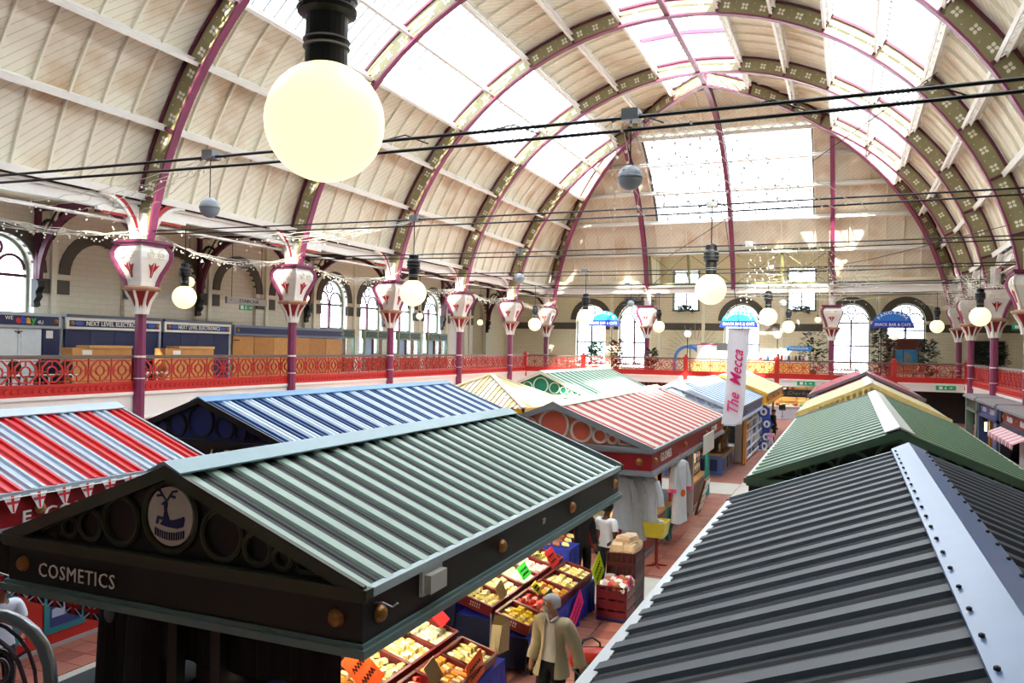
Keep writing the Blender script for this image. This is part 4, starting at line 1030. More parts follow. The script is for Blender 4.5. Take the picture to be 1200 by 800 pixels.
obj('latch', MB().bb(XF+.01, XF+.04, 27.0, 27.3, 4.75, 4.8), BLACK, s4)
# green shopfronts under the arched windows
GREENF = P('shop_green_frame', '#87977f', .45); GREEND = P('shop_green_panel', '#214a42', .4)
for i, u in enumerate(AL[7:11]):
    s5 = thing('green_shopfront', 'green glazed shopfront under the %s arched window past the plywood' % ['first', 'second', 'third', 'fourth'][i], 'shop', (0, 0, 0), group='green shopfronts on the left gallery')
    x = WL+.45
    sb = obj('sign_board', MB().bb(x-.25, x, u-1.35, u+1.35, 5.0, 5.5), GREENF, s5)
    for a, b in ((u-1.22, u-.1), (u+.1, u+1.22)):
        pn = obj('sign_panel', MB().bb(x, x+.02, a, b, 5.08, 5.42), GREEND, sb)
        for y in (a+.12, b-.12): obj('boss', MB().lathe([(.07, 0), (.06, .02), (.001, .05)], 10), GOLD, sb, loc=(x+.02, y, 5.25)).rotation_euler = (0, PI/2, 0)
    for y in (u-1.3, u-.45, u+.4, u+1.3): obj('door_post', MB().bb(x-.15, x, y-.06, y+.06, GF, 5.0), GREENF if y in (u-1.3, u+1.3) else DWOOD, s5)
    for j, (a, b) in enumerate(((u-1.24, u-.5), (u-.4, u+.34), (u+.46, u+1.24))):
        obj('pane', MB().bb(x-.1, x-.09, a, b, GF+.1, 5.0), WGLASS if j else P('pale_blue_board', '#9db9d8'), s5)
        obj('door_rail', MB().bb(x-.12, x-.06, a, b, GF, GF+.7), DWOOD, s5)
# loose boards on the gallery
for y0, y1, lb in ((17.95, 20.2, 'low wooden display counter leaning behind the railing left of the first column'), (21.65, 24.0, 'low wooden display counter behind the railing right of the first column')):
    r = thing('display_counter', lb, 'counter', (-22.3, y0, GF), group='wooden display counters on the left gallery')
    obj('counter_body', MB().bb(-.5, 0, 0, y1-y0, 0, 1.22), WOOD, r); obj('counter_top', MB().bb(-.55, .05, (y1-y0)*.25, y1-y0, 1.22, 1.3), P('beech_top', '#d9a765', .45, .15), r)
    obj('price_card', MB().bb(.0, .01, .35, .7, 1.0, 1.15), WHITE, r)
for i, y in enumerate((15.2, 16.0, 16.8)):
    r = thing('cafe_chair', 'dark chair standing behind the lattice railing, %s from the left edge' % ['first', 'second', 'third'][i], 'chair', (-21.3, y, GF), group='dark chairs behind the left railing')
    obj('seat', MB().bb(-.2, .2, -.2, .2, .38, .43), BLACK, r); obj('backrest', MB().lathe([(.2, -.02), (.2, .02)], 16, (0, 0, 0)), BLACK, r, loc=(.2, 0, .68)).rotation_euler = (0, PI/2, 0)
    for sx in (-.17, .17):
        for sy in (-.17, .17): obj('leg', MB().bb(sx-.02, sx+.02, sy-.02, sy+.02, 0, .38), BLACK, r)
for y in (15.9, 17.2, 20.8):
    r = thing('white_table', 'low white table behind the left lattice railing, %s from left' % {15.9: 'first', 17.2: 'second', 20.8: 'third'}[y], 'table', (-22.0, y, GF), group='white tables behind the left railing')
    obj('table_top', MB().bb(-.3, .3, -.5, .5, .36, .42), WHITE, r)
    for sx in (-.25, .25):
        for sy in (-.45, .45): obj('leg', MB().bb(sx-.02, sx+.02, sy-.02, sy+.02, 0, .36), WHITE, r)
# signs
r = thing('staircase_sign', 'grey hanging STAIRCASE direction sign on the left gallery', 'sign', (-23.5, 27.15, 6.41)); obj('sign_board', MB().bb(-.05, .05, -1.22, 1.22, -.14, .14), P('sign_grey', '#b4b2ad', .5), r)
text('STAIRCASE', .2, (.056, .1, 0), (0, 1, 0), (0, 0, 1), P('sign_charcoal', '#3c3330'), r, 'sign_lettering', width=1.2); obj('hanging_rod', MB().tube([(0, -.9, .14), (0, -.9, 2.8)], .012, 5).tube([(0, .9, .14), (0, .9, 2.8)], .012, 5), DARK, r)
text('<', .16, (.056, -1.0, 0), (0, 1, 0), (0, 0, 1), P('sign_charcoal', '#3c3330'), r, 'arrow_mark')
EXG = mat('exit_green', '#128a5c', .4, var=.03, emit=.25)
def exit_sign(label, pos, right, w_=.74, h=.22, wtxt=WHITE):
    r = thing('exit_sign', label, 'sign', pos, group='green running man exit signs'); rt = Vector(right); n_ = Vector((-rt.y, rt.x, 0))*-1
    up = Vector((0, 0, 1)); f = lambda u, v, d: tuple(rt*u + up*v + n_*d)
    obj('sign_board', MB().prism([(-w_/2, -h/2), (w_/2, -h/2), (w_/2, h/2), (-w_/2, h/2)], f, -.03, .02), EXG, r)
    m = MB()
    m.prism([(-.06, .02), (.02, .05), (.0, -.02)], f, .02, .03); m.prism([(-.08, -.08), (-.05, -.08), (.0, 0), (-.04, .02)], f, .02, .03); m.prism([(.02, -.08), (.05, -.08), (.02, .02), (-.02, .0)], f, .02, .03)
    m.prism([(.0+.025*cos(a*PI/4), .075+.025*sin(a*PI/4)) for a in range(8)], f, .02, .03)
    obj('running_figure', m, wtxt, r)
    obj('arrow', MB().prism([(.18, -.02), (.27, -.02), (.27, -.06), (.34, 0), (.27, .06), (.27, .02), (.18, .02)], f, .02, .03), wtxt, r)
    obj('doorway_panel', MB().prism([(-.34, -.08), (-.16, -.08), (-.16, .08), (-.34, .08)], f, .02, .028), wtxt, r)
exit_sign('green exit sign below the STAIRCASE sign', (-23.5, 27.1, 6.15), (0, 1, 0))
exit_sign('white and green exit sign on the end gallery fascia near the banner', (-2.4, YG-.22, 2.86), (1, 0, 0), 1.0, .24)
exit_sign('white and green exit sign on the end gallery fascia at right', (5.0, YG-.22, 2.86), (1, 0, 0), 1.0, .24)
exit_sign('green exit sign above the right gallery door', (8.0, 47.5, 6.2), (1, 0, 0), .9, .3)

# ------------------------------------------------------------------ cafe on the end gallery
SKYB = P('sign_sky_blue', '#2fb0dc', .35); ROYB = P('sign_royal_blue', '#2a3fae', .35)
def cafe_sign(label, x, y, z, top):
    r = thing('cafe_sign', label, 'sign', (x, y, z), group='half round blue cafe signs'); f = lambda u, v, d: (u, -d, v)
    obj('arched_panel', MB().prism([(1.0*cos(PI*k/20), .38+.62*sin(PI*k/20)) for k in range(21)], f, -.03, .03), top, r)
    obj('name_panel', MB().prism([(-1.18, 0), (1.18, 0), (1.02, .4), (-1.02, .4)], f, -.03, .04), ROYB, r)
    text('SNACK BAR & CAFE', .24, (0, -.045, .19), (1, 0, 0), (0, 0, 1), WHITE, r, 'sign_lettering', width=1.9, bold=.002, spacing=1.06)
    for i, ch in enumerate('PANORAMA'):
        a = PI*(.87-.74*i/7); rr = .78
        text(ch, .26, (rr*cos(a)*1.0, -.035, .38+rr*.64*sin(a)), (sin(a), 0, -cos(a)*.75), (cos(a)*.75, 0, sin(a)), WHITE, r, 'letter', bold=.002)
    obj('support_pole', MB().tube([(-.6, .05, .5), (-.6, .05, -3.0)], .02, 6).tube([(.6, .05, .5), (.6, .05, -3.0)], .02, 6), DARK, r)
cafe_sign('left half round PANORAMA SNACK BAR & CAFE sign behind a globe lamp', -15.1, YG+.1, 6.2, SKYB)
cafe_sign('middle half round PANORAMA SNACK BAR & CAFE sign above the banner', -6.4, YG+.1, 6.2, SKYB)
cafe_sign('right half round PANORAMA SNACK BAR & CAFE sign', 2.25, YG+.1, 6.22, P('sign_azure', '#2b78cf', .35))
r = thing('cafe_counter', 'long pale orange lit cafe counter behind the end railing', 'counter', (-7.2, 53.2, GF))
obj('counter_front', MB().bb(-2.3, 4.9, -.03, .03, 0, .85), P('counter_orange', '#f0b56a', .4), r); obj('counter_top', MB().bb(-2.4, 5.0, -.1, .7, .85, .92), WHITE, r)
for i in range(13): obj('front_slat', MB().bb(-2.25+i*.56, -2.2+i*.56, -.06, -.03, 0, .85), P('counter_amber', '#d98a3a', .4), r)
def boxthing(name, label, cat, x, y, z, dx, dy, dz, m_, group=None, extra=None):
    r = thing(name, label, cat, (x, y, z), group=group)
    obj('body', MB().bb(-dx/2, dx/2, -dy/2, dy/2, 0, dz), m_, r)
    if extra: extra(r)
    return r
zc_ = GF+.92
boxthing('drinks_chiller', 'tall white cabinet on the cafe counter left of banner', 'cabinet', -8.6, 53.6, zc_, 1.2, .5, .95, WHITE, extra=lambda r: (obj('lid', MB().bb(-.62, .62, -.27, .27, .95, 1.0), P('lid_magenta', '#b03a72'), r), obj('door_seam', MB().bb(-.01, .01, -.26, -.25, .05, .9), LGREY, r)))
boxthing('white_cabinet', 'lower white cabinet beside the tall one on the cafe counter', 'cabinet', -7.5, 53.6, zc_, .9, .5, .6, WHITE, extra=lambda r: obj('handle', MB().bb(.3, .34, -.28, -.25, .2, .45), GREYSTEEL, r))
boxthing('coffee_machine', 'grey steel coffee machine on the cafe counter', 'machine', -8.0, 54.3, zc_, 2.2, .4, 1.1, GREYSTEEL, extra=lambda r: (obj('drip_tray', MB().bb(-.9, .9, -.35, -.2, .1, .16), BLACK, r), obj('spout', MB().bb(-.3, .3, -.3, -.2, .5, .6), BLACK, r)))
rng = random.Random(3)
cset = [('#c83a3a', 'red'), ('#e9e4da', 'white'), ('#3f66a8', 'blue'), ('#e0a030', 'amber'), ('#5a4a40', 'brown'), ('#2e2e34', 'black')]
for i in range(14):
    x = -5.2+i*.21; c, nm = cset[i % 6]; h = .15+.3*rng.random()
    r = thing('counter_jar', '%s jar standing on the cafe counter right of the banner, %s along' % (nm, ['first', 'second', 'third', 'fourth', 'fifth', 'sixth', 'seventh', 'eighth', 'ninth', 'tenth', 'eleventh', 'twelfth', 'thirteenth', 'last'][i]), 'jar', (x, 53.3+.2*rng.random(), zc_), group='jars on the cafe counter')
    obj('jar_body', MB().lathe([(.08, 0), (.09, h*.5), (.07, h*.85), (.05, h)], 10), P('jar_'+nm, c), r); obj('lid', MB().lathe([(.055, h), (.055, h+.03)], 10), GREYSTEEL, r)
for x, lb in ((-9.2, 'small blue cafe board left of the white cabinets'), (-3.0, 'small blue cafe board right of the banner')):
    r = thing('menu_board', lb, 'sign', (x, 54.6, GF+1.6), group='small blue cafe boards'); obj('board', MB().bb(-.75, .75, -.03, .03, 0, .3), P('board_blue', '#2f7fc4'), r)
    text('PANORAMA', .2, (0, -.035, .15), (1, 0, 0), (0, 0, 1), WHITE, r, 'sign_lettering', width=1.1); obj('stand', MB().bb(-.7, -.65, -.02, .02, -1.6, 0).bb(.65, .7, -.02, .02, -1.6, 0), DARK, r)
r = thing('arched_mirror', 'blue rimmed half round arch standing left on the cafe counter', 'decoration', (-9.9, 54.0, GF)); obj('rim', MB().ring(lambda u, v, d: (u, -d, v), 0, .9, .75, .95, -.05, .05, 16, 0, PI), P('arch_blue', '#4a78b8'), r)
obj('side_post', MB().bb(-.95, -.75, -.05, .05, 0, .9).bb(.75, .95, -.05, .05, 0, .9), P('arch_blue', '#4a78b8'), r)
# sunburst painted on the end wall between left arch and middle
r = thing('wall_sunburst', 'sunburst of pale moulded rays on the end wall above the cafe', 'decoration', (-10.6, YW-.06, 4.4)); m = MB()
for k in range(19):
    a = PI*k/18; m.bar((1.1*cos(a), 0, 1.1*sin(a)), ((2.0+.3*(k % 2))*cos(a), 0, (2.0+.3*(k % 2))*sin(a)), .05, .03)
obj('rays', m, P('ray_grey', '#b4ab98'), r)['kind'] = 'stuff'
# plants
LEAF = {'g': P('leaf_green', '#2f7a46', .5, .3), 'd': P('leaf_dark', '#233822', .5, .3), 'b': P('leaf_brown', '#5a3324', .5, .3)}
def plant(name, label, x, y, z, h, w_, n, kind, pot=True, up=True, seed=1, leaf=.34, group='potted plants on the galleries'):
    rg = random.Random(seed); r = thing(name, label, 'plant', (x, y, z), group=group)
    if pot:
        obj('pot', MB().lathe([(.16, 0), (.22, .3), (.24, .32), (.2, .32), (.18, .26)], 12), P('pot_clay', '#7a4a38'), r)
        obj('stem', MB().tube([(0, 0, .25), (.03, .02, h*.45), (0, 0, h*.75)], [.03, .022, .012], 6), DWOOD, r)
    m = MB()
    for i in range(n):
        a = rg.random()*2*PI; t = rg.random(); rr = w_*(.25+.75*rg.random()**.6)*(1-.35*abs(2*t-1)); c = Vector((rr*cos(a), rr*sin(a), .35+t*(h-.35) if pot else t*h))
        d = Vector((cos(a), sin(a), rg.uniform(-.6, .7))).normalized(); sdv = d.cross(Vector((0, 0, 1))).normalized(); L = leaf*(.7+.6*rg.random()); nn = sdv.cross(d)
        m.add([c, c+d*L*.5+sdv*L*.36+nn*.02, c+d*L, c+d*L*.5-sdv*L*.36+nn*.02], [(0, 1, 2, 3)])
    obj('foliage', m, LEAF[kind], r)['kind'] = 'stuff'
    return r
plant('potted_bush', 'bright green potted bush behind the end railing at left', -16.0, 53.0, GF, 1.9, .55, 260, 'g', seed=1)
plant('potted_palm', 'dark brown dried plant beside the green bush', -14.6, 53.4, GF, 2.2, .45, 220, 'b', seed=2)
plant('potted_plant', 'small plant in a pot right of the left end column', -12.2, 53.3, GF, 1.5, .4, 160, 'd', seed=3)
plant('potted_tree', 'thin dark climbing plant right of the end window', 1.7, 57.6, GF, 3.4, .5, 260, 'd', seed=4)
plant('potted_tree', 'thin brown climbing plant between the two right end windows', 2.3, 56.9, GF, 2.6, .35, 180, 'b', seed=5)
plant('potted_bush', 'dark bush behind the seated woman', 4.6, 57.8, GF, 2.4, .6, 260, 'd', seed=6)
plant('potted_bush', 'dark leafy plant before the black noticeboard at right', 7.6, 53.5, GF, 2.1, .75, 300, 'd', seed=7)
plant('potted_tree', 'tall sparse plant right of the cafe counter', -2.2, 56.6, GF, 2.8, .9, 240, 'd', seed=8)
for x, s in ((-11.3, 11), (-3.2, 12)): plant('window_box', 'trailing plant on the sill of the %s square end window' % ('left' if x < -7 else 'right'), x, YW-.2, 7.55, .4, .6, 120, 'd', pot=False, seed=s, group='plants on upper sills')
plant('climbing_plant', 'climber trailing over the arch above the left cafe sign', -14.9, YW-.3, 8.0, .7, 1.2, 160, 'd', pot=False, seed=14, group='plants on upper sills')
# framed boards
def frame(label, pos, right, w_, h, border, inner, extra=None):
    r = thing('wall_board', label, 'picture', pos); rt = Vector(right); n_ = Vector((rt.y, -rt.x, 0)); up = Vector((0, 0, 1)); f = lambda u, v, d: tuple(rt*u+up*v+n_*d)
    obj('frame', MB().prism([(-w_/2, -h/2), (w_/2, -h/2), (w_/2, h/2), (-w_/2, h/2)], f, 0, .05), border, r)
    obj('panel', MB().prism([(-w_/2+.06, -h/2+.06), (w_/2-.06, -h/2+.06), (w_/2-.06, h/2-.06), (-w_/2+.06, h/2-.06)], f, .05, .06), inner, r)
    if extra: extra(r, f)
    return r
frame('blue poster with a grey figure under the far right window', (CX+10.75, YW-.1, 4.55), (1, 0, 0), 1.5, 1.05, DWOOD, P('poster_blue', '#3f92cf'), lambda r, f: obj('figure_print', MB().prism([(-.4, -.3), (.4, -.35), (.3, .1), (.05, .3), (-.2, .25), (-.1, 0)], f, .06, .065), P('poster_grey', '#8a8f92'), r))
frame('black noticeboard on the cream wall at the far right corner', (8.3, YW-.08, 4.9), (1, 0, 0), 1.9, 1.6, GREYGREEN, BLACK)
frame('dark framed blue print on the right gallery wall', (WR-.05, 41.0, 4.7), (0, -1, 0), 1.2, 1.5, BLACK, P('print_blue', '#8fa3c0'))
# cafe tables on the gallery
def cafe_table(label, x, y, top=P('table_red', '#b0222c')):
    r = thing('cafe_table', label, 'table', (x, y, GF), group='cafe tables behind the end railing')
    obj('table_top', MB().lathe([(.32, .58), (.34, .6), (.34, .62), (.3, .63)], 18), top, r); obj('pedestal', MB().lathe([(.22, 0), (.2, .03), (.03, .06), (.03, .58)], 10), GREYSTEEL, r)
    return r
cafe_table('red topped cafe table left of the seated woman', 3.1, 52.6)
for i, x in enumerate((-17.8, -12.9, .3, 5.5)): cafe_table('pale cafe table behind the end railing, %s from left' % ['first', 'second', 'third', 'fourth'][i], x, 52.9, WHITE)
def cafe_chair(label, x, y, rz, m_):
    r = thing('cafe_chair', label, 'chair', (x, y, GF), rz, 'cafe chairs behind the end railing')
    obj('seat', MB().bb(-.17, .17, -.17, .17, .36, .39), m_, r); obj('backrest', MB().bb(-.17, .17, .15, .18, .45, .74), m_, r)
    for sx in (-.15, .15):
        for sy in (-.15, .15): obj('leg', MB().bb(sx-.015, sx+.015, sy-.015, sy+.015, 0, .36 if sy < 0 else .7), GREYSTEEL, r)
for i, (x, y, a) in enumerate(((2.5, 52.7, PI/2), (3.75, 52.6, -PI/2), (-18.4, 52.9, PI/2), (-17.2, 52.9, -PI/2), (-.3, 52.9, PI/2), (.95, 52.9, -PI/2), (5.0, 52.9, PI/2))):
    cafe_chair('%s chair at a cafe table behind the end railing, number %d from the right column' % (('grey', i+1)) if False else ['steel framed chair left of the red cafe table', 'steel chair under the seated woman', 'chair left of the first pale cafe table', 'chair right of the first pale cafe table', 'chair left of the third pale cafe table', 'chair right of the third pale cafe table', 'chair left of the fourth pale cafe table'][i], x, y, a, P('chair_grey', '#9a9488'))
# ------------------------------------------------------------------ sweets and biscuit display under the COSMETICS roof
CRATE = P('crate_maroon', '#6e1c20', .4); CLOTH = P('cloth_royal_blue', '#2132a4', .6); CLOTHN = P('cloth_navy', '#171d3c', .7)
def cloth_table(label, x0, x1, y0, y1, h, m_, end=None):
    r = thing('cloth_table', label, 'table', ((x0+x1)/2, (y0+y1)/2, FZ), group='cloth covered display tables'); dx, dy = (x1-x0)/2, (y1-y0)/2
    obj('table_top', MB().bb(-dx, dx, -dy, dy, h-.04, h), DWOOD, r)
    for sx in (-1, 1):
        for sy in (-1, 1): obj('leg', MB().bb(sx*(dx-.06)-.025, sx*(dx-.06)+.025, sy*(dy-.06)-.025, sy*(dy-.06)+.025, 0, h-.04), GREYSTEEL, r)
    m = MB(); n = int((y1-y0)/.06); vs = []
    for i in range(n+1):                                                  # rippled front drop
        y = -dy+2*dy*i/n; o_ = .025*sin(y*17)+.015*sin(y*41)
        vs += [(dx+.01, y, h+.006), (dx+.02+o_*.3, y, h*.6), (dx+.03+o_, y, .05+.02*sin(y*9))]
    fs = [(i*3+k, i*3+k+1, i*3+3+k+1, i*3+3+k) for i in range(n) for k in range(2)]
    m.add(vs, fs); obj('cloth_front', m, m_, r)
    for s, nm in ((-1, 'cloth_end'), (1, 'cloth_end')):
        m = MB(); vs = []; n2 = 12
        for i in range(n2+1):
            x = -dx+2*dx*i/n2; o_ = .02*sin(x*19); vs += [(x, s*(dy+.01), h+.006), (x, s*(dy+.02)+o_*.3, h*.5), (x, s*(dy+.025)+o_, .06)]
        m.add(vs, [(i*3+k, i*3+k+1, i*3+3+k+1, i*3+3+k) for i in range(n2) for k in range(2)]); obj(nm, m, end or m_, r)
    obj('cloth_top', MB().bb(-dx-.01, dx+.01, -dy-.01, dy+.01, h, h+.008), m_, r)
    return r
ROWS = ((-3.72, .5), (-4.2, .66), (-4.68, .82))
TL, TW, TD = .5, .44, .13
TILT = rad(14)
for nm, ya, yb in (('near', 6.0, 8.28), ('far', 8.98, 11.72)):
    for k, (x, h) in enumerate(ROWS):
        cloth_table('%s step of the blue draped %s display table' % (['front', 'middle', 'back'][k], nm), x-.235, x+.235, ya, yb, h-.06, CLOTH, end=CLOTHN)
tray0 = None
def make_tray():
    r = thing('bakery_tray', '', 'tray', (0, 0, 0)); x, y = TW/2, TL/2
    obj('tray_floor', MB().bb(-x, x, -y, y, 0, .015), CRATE, r)
    for s in (-1, 1):
        m = MB().bb(s*x-.008, s*x+.008, -y, y, .0, TD).bb(s*x-.014, s*x+.014, -y, y, TD-.015, TD); obj('tray_side', m, CRATE, r)
        m = MB().bb(-x, x, s*y-.008, s*y+.008, 0, TD).bb(-x, x, s*y-.014, s*y+.014, TD-.015, TD); sd_ = obj('tray_side', m, CRATE, r)
        sl = MB()
        for j in range(5):
            for zz in (.055, .09): sl.box((-.06+j*.03, s*(y+.009), zz), (.014, .003, .022))
        obj('pale_slots', sl, P('slot_pale', '#c9b8a6'), sd_)['kind'] = 'stuff'
    return r
ORD = ['first', 'second', 'third', 'fourth', 'fifth', 'sixth', 'seventh', 'eighth', 'ninth', 'tenth', 'eleventh', 'twelfth']
GOODS = [('yellow', '#e8c23a'), ('cream', '#e9dcae'), ('golden', '#d8a24a'), ('butter', '#ead28a'), ('brown', '#a86a3a'), ('red', '#c83a34'), ('pale pink', '#e2b8b4'), ('orange', '#e2842e'), ('straw', '#e0c878'), ('biscuit', '#d9b98a'), ('amber', '#c98f3a'), ('lemon', '#f0dc7a')]
def pack_mesh(k, sx, sy, sz, seed):
    """flat wrapped packet with a raised middle and crimped ends"""
    m = MB(); vs = []; ys = ((-1, .25, .92), (-.82, .3, .9), (-.7, .85, 1), (0, 1.0, 1), (.7, .85, 1), (.82, .3, .9), (1, .25, .92))
    for t, h, w_ in ys: vs += [(-sx/2*w_, t*sy/2, sz*.05), (-sx/2*w_, t*sy/2, sz*h*.6), (-sx/2*w_*.72, t*sy/2, sz*h), (sx/2*w_*.72, t*sy/2, sz*h), (sx/2*w_, t*sy/2, sz*h*.6), (sx/2*w_, t*sy/2, sz*.05)]
    n = len(ys)-1
    fs = [(i*6+q, i*6+q+1, i*6+6+q+1, i*6+6+q) for i in range(n) for q in range(5)] + [(i*6+5, i*6, i*6+6, i*6+11) for i in range(n)] + [(0,1,2,3,4,5), tuple(n*6+5-q for q in range(6))]
    return m.add(vs, fs)
PM = {}
rng = random.Random(11)
rest_packs = {}
count = 0
PLAN = []
for bi, ys in enumerate(([6.26, 6.78, 7.3, 7.82], [9.25, 9.78, 10.31, 10.84, 11.37])):
    for k, (x, h) in enumerate(ROWS):
        for j, y in enumerate(ys): PLAN.append((bi, k, j, x, y, FZ+h+.02))
for t_, (bi, k, j, x, y, z) in enumerate(PLAN):
    gc, gh = GOODS[(t_*5+k*2) % len(GOODS)]
    lab = 'maroon tray of %s packets, %s row of the %s table, %s along' % (gc, ['front', 'middle', 'back'][k], ['near', 'far'][bi], ORD[j])
    if tray0 is None: tray0 = make_tray(); tr = tray0; tr.location = (x, y, z); tr['label'] = lab; tr['group'] = 'maroon bakery trays on the display'
    else: tr = dup(tray0, (x, y, z), label=lab)
    tr.rotation_euler = (0, TILT, 0)
    key = gc
    if key not in PM: PM[key] = [pack_mesh(0, .104, .092, .055, 0).mesh('packet', mat('pack_'+gc.replace(' ', '_'), gh, .25, var=.35, scale=30)), pack_mesh(0, .104, .092, .055, 0).mesh('packet', mat('pack_pale_'+gc.replace(' ', '_'), tuple(min(1, q*.5+.45) for q in [int(gh[i:i+2], 16)/255 for i in (1, 3, 5)]), .25, var=.35, scale=30))]
    rot = Matrix.Rotation(TILT, 3, 'Y')
    for a in range(4):
        for b in range(5):
            p = rot @ Vector((-TW/2+.06+a*.106, -TL/2+.06+b*.095, .02+.035*((a*2+b*3+t_) % 3)/2)); e_ = (rng.uniform(-.15, .15), TILT+rng.uniform(-.12, .12), rng.uniform(-.2, .2)+(PI/2 if t_ % 4 == 1 else 0)); zs_ = 1.0+.5*rng.random(); alt = (a*3+b*5+t_) % 4 == 0
            if not (k == 0 or (k == 1 and j < 3)):                       # past the 300 that show largest: joined, kept as one heap
                mm = PM[key][alt]; ro = Matrix.Translation((x+p.x, y+p.y, z+p.z)) @ (Matrix.Rotation(e_[2], 4, 'Z') @ Matrix.Rotation(e_[1], 4, 'Y') @ Matrix.Rotation(e_[0], 4, 'X'))
                rest_packs.setdefault(mm.materials[0].name, MB()).add([ro @ Vector((v.co.x, v.co.y, v.co.z*zs_)) for v in mm.vertices], [tuple(q.vertices) for q in mm.polygons]); continue
            count += 1
            o = obj('packet', PM[key][alt], loc=(x+p.x, y+p.y, z+p.z)); o.rotation_euler = e_; o.scale = (1, 1, zs_)
            tag(o, 'small %s wrapped packet in the %s tray of the %s row, %s table' % (gc, ORD[j], ['front', 'middle', 'back'][k], ['near', 'far'][bi]), 'packet', 'wrapped packets in the bakery trays')
hm = MB(); hmats = []
for nm_, q in rest_packs.items(): hm.add(q.v, q.f, len(hmats)); hmats.append(bpy.data.materials[nm_])
tag(obj('packet_heap', hm, hmats), 'mass of small wrapped packets filling the trays towards the back of the display', 'packets', kind='stuff')
# price cards
NEON = {'green': '#27d83c', 'yellow': '#f4ea2a', 'orange': '#ff5a1e', 'red': '#e8262a', 'pink': '#ff2f86', 'tan': '#c8ad7c', 'lime': '#c8f02a', 'bottle green': '#157a2c'}
def card(label, col, x, y, z, w_, h, tilt=-.5, rz=0, roll=0, marks=True):
    r = thing('price_card', label, 'card', (x, y, z), rz, 'fluorescent price cards'); c = mat('card_'+col.replace(' ', '_'), NEON[col], .5, var=.04)
    f = lambda u, v, d: (d + v*math.tan(tilt), u*cos(roll)-v*sin(roll), v*cos(roll)+u*sin(roll))
    obj('card_sheet', MB().prism([(-w_/2, 0), (w_/2, 0), (w_/2, h), (-w_/2, h)], f, 0, .006), c, r)
    if marks:
        m = MB()
        for q in range(2):
            vv = h*(.65-.33*q); pts = [(-w_*.34+w_*.068*i, vv+(h*.07 if i % 2 else -h*.06)) for i in range(11)]
            for a, b in zip(pts[:-1], pts[1:]): m.bar(f(*a, .008), f(*b, .008), .008)
        obj('ink_marks', m, P('ink', '#2a2320'), r)['kind'] = 'stuff'
for a in (('orange price card in the nearest tray by the stall corner', 'orange', -3.98, 6.45, 1.55, .28, .34, -.6, 0, .4), ('tan blank card in the front near tray', 'tan', -3.62, 6.98, 1.46, .2, .2, -.4, 0, .3, False),
          ('yellow price card standing in the middle near row', 'yellow', -4.25, 7.55, 1.7, .16, .18, -.3, 0, .5), ('orange price card at the near table front edge', 'orange', -3.47, 7.55, 1.28, .36, .26, -.1, 0, .2),
          ('bright green price card in the near back row', 'green', -4.45, 8.15, 1.78, .17, .13, -.3, 0, .4), ('red orange card in the near middle row', 'red', -4.05, 7.95, 1.66, .2, .1, -.8, 0, .2, False),
          ('tan card standing in the far table near trays', 'tan', -3.95, 9.35, 1.56, .2, .2, -.3, 0, .3, False), ('dark green card in the far back row near end', 'bottle green', -4.4, 9.55, 1.7, .2, .14, -.7, 0, .2, False),
          ('green price card in the far middle row', 'green', -3.95, 10.15, 1.62, .28, .15, -.6, 0, .1), ('yellow price card in the front far row', 'yellow', -3.7, 9.95, 1.5, .15, .12, -.6, 0, .2),
          ('green price card standing in the front far tray', 'bottle green', -3.5, 9.85, 1.42, .24, .15, -.3, 0, .1), ('red price card in the middle of the far table', 'red', -3.85, 11.0, 1.58, .3, .22, -.5, 0, .1),
          ('tan price card in the far back tray', 'tan', -4.2, 11.2, 1.72, .3, .25, -.6, 0, .3), ('large lime price card at the end of the far table', 'lime', -3.36, 11.62, 1.28, .42, .36, -.1, 0, .5),
          ('big pink notice hanging on the blue table cloth', 'pink', -3.42, 10.75, .98, .55, .26, -.05, 0, .55), ('small pink card on the crate stack', 'pink', -2.86, 11.45, 1.28, .17, .14, -.1, 0, .2),
          ('green price card near the black shirted person', 'green', -4.3, 12.1, 1.68, .14, .12, -.2, 0, .2)): card(*a)
# paper bags hanging at the gap
r = thing('paper_bags', 'bunch of beige paper bags hanging between the two display tables', 'bags', (-3.75, 8.62, FZ+.3))
for i in range(4):
    m = MB(); w_ = .15; m.add([(.02*i, -w_+.02*i, .08), (.02*i, w_-.01*i, .05), (.03*i+.02, w_*.85, .42), (.03*i, .0, .5), (.03*i+.02, -w_*.8, .43), (.02*i+.05, -w_, .1), (.02*i+.06, w_, .06), (.03*i+.05, w_*.8, .4), (.03*i+.05, -w_*.75, .42)], [(0, 1, 2, 3, 4), (5, 6, 7, 3, 8), (0, 1, 6, 5), (1, 2, 7, 6), (4, 0, 5, 8)])
    obj('bag', m, P('bag_beige', '#cbb98c', .7, .2), r)
obj('hook_stand', MB().tube([(-.05, 0, -.3), (-.05, 0, .5)], .012, 5), GREYSTEEL, r)
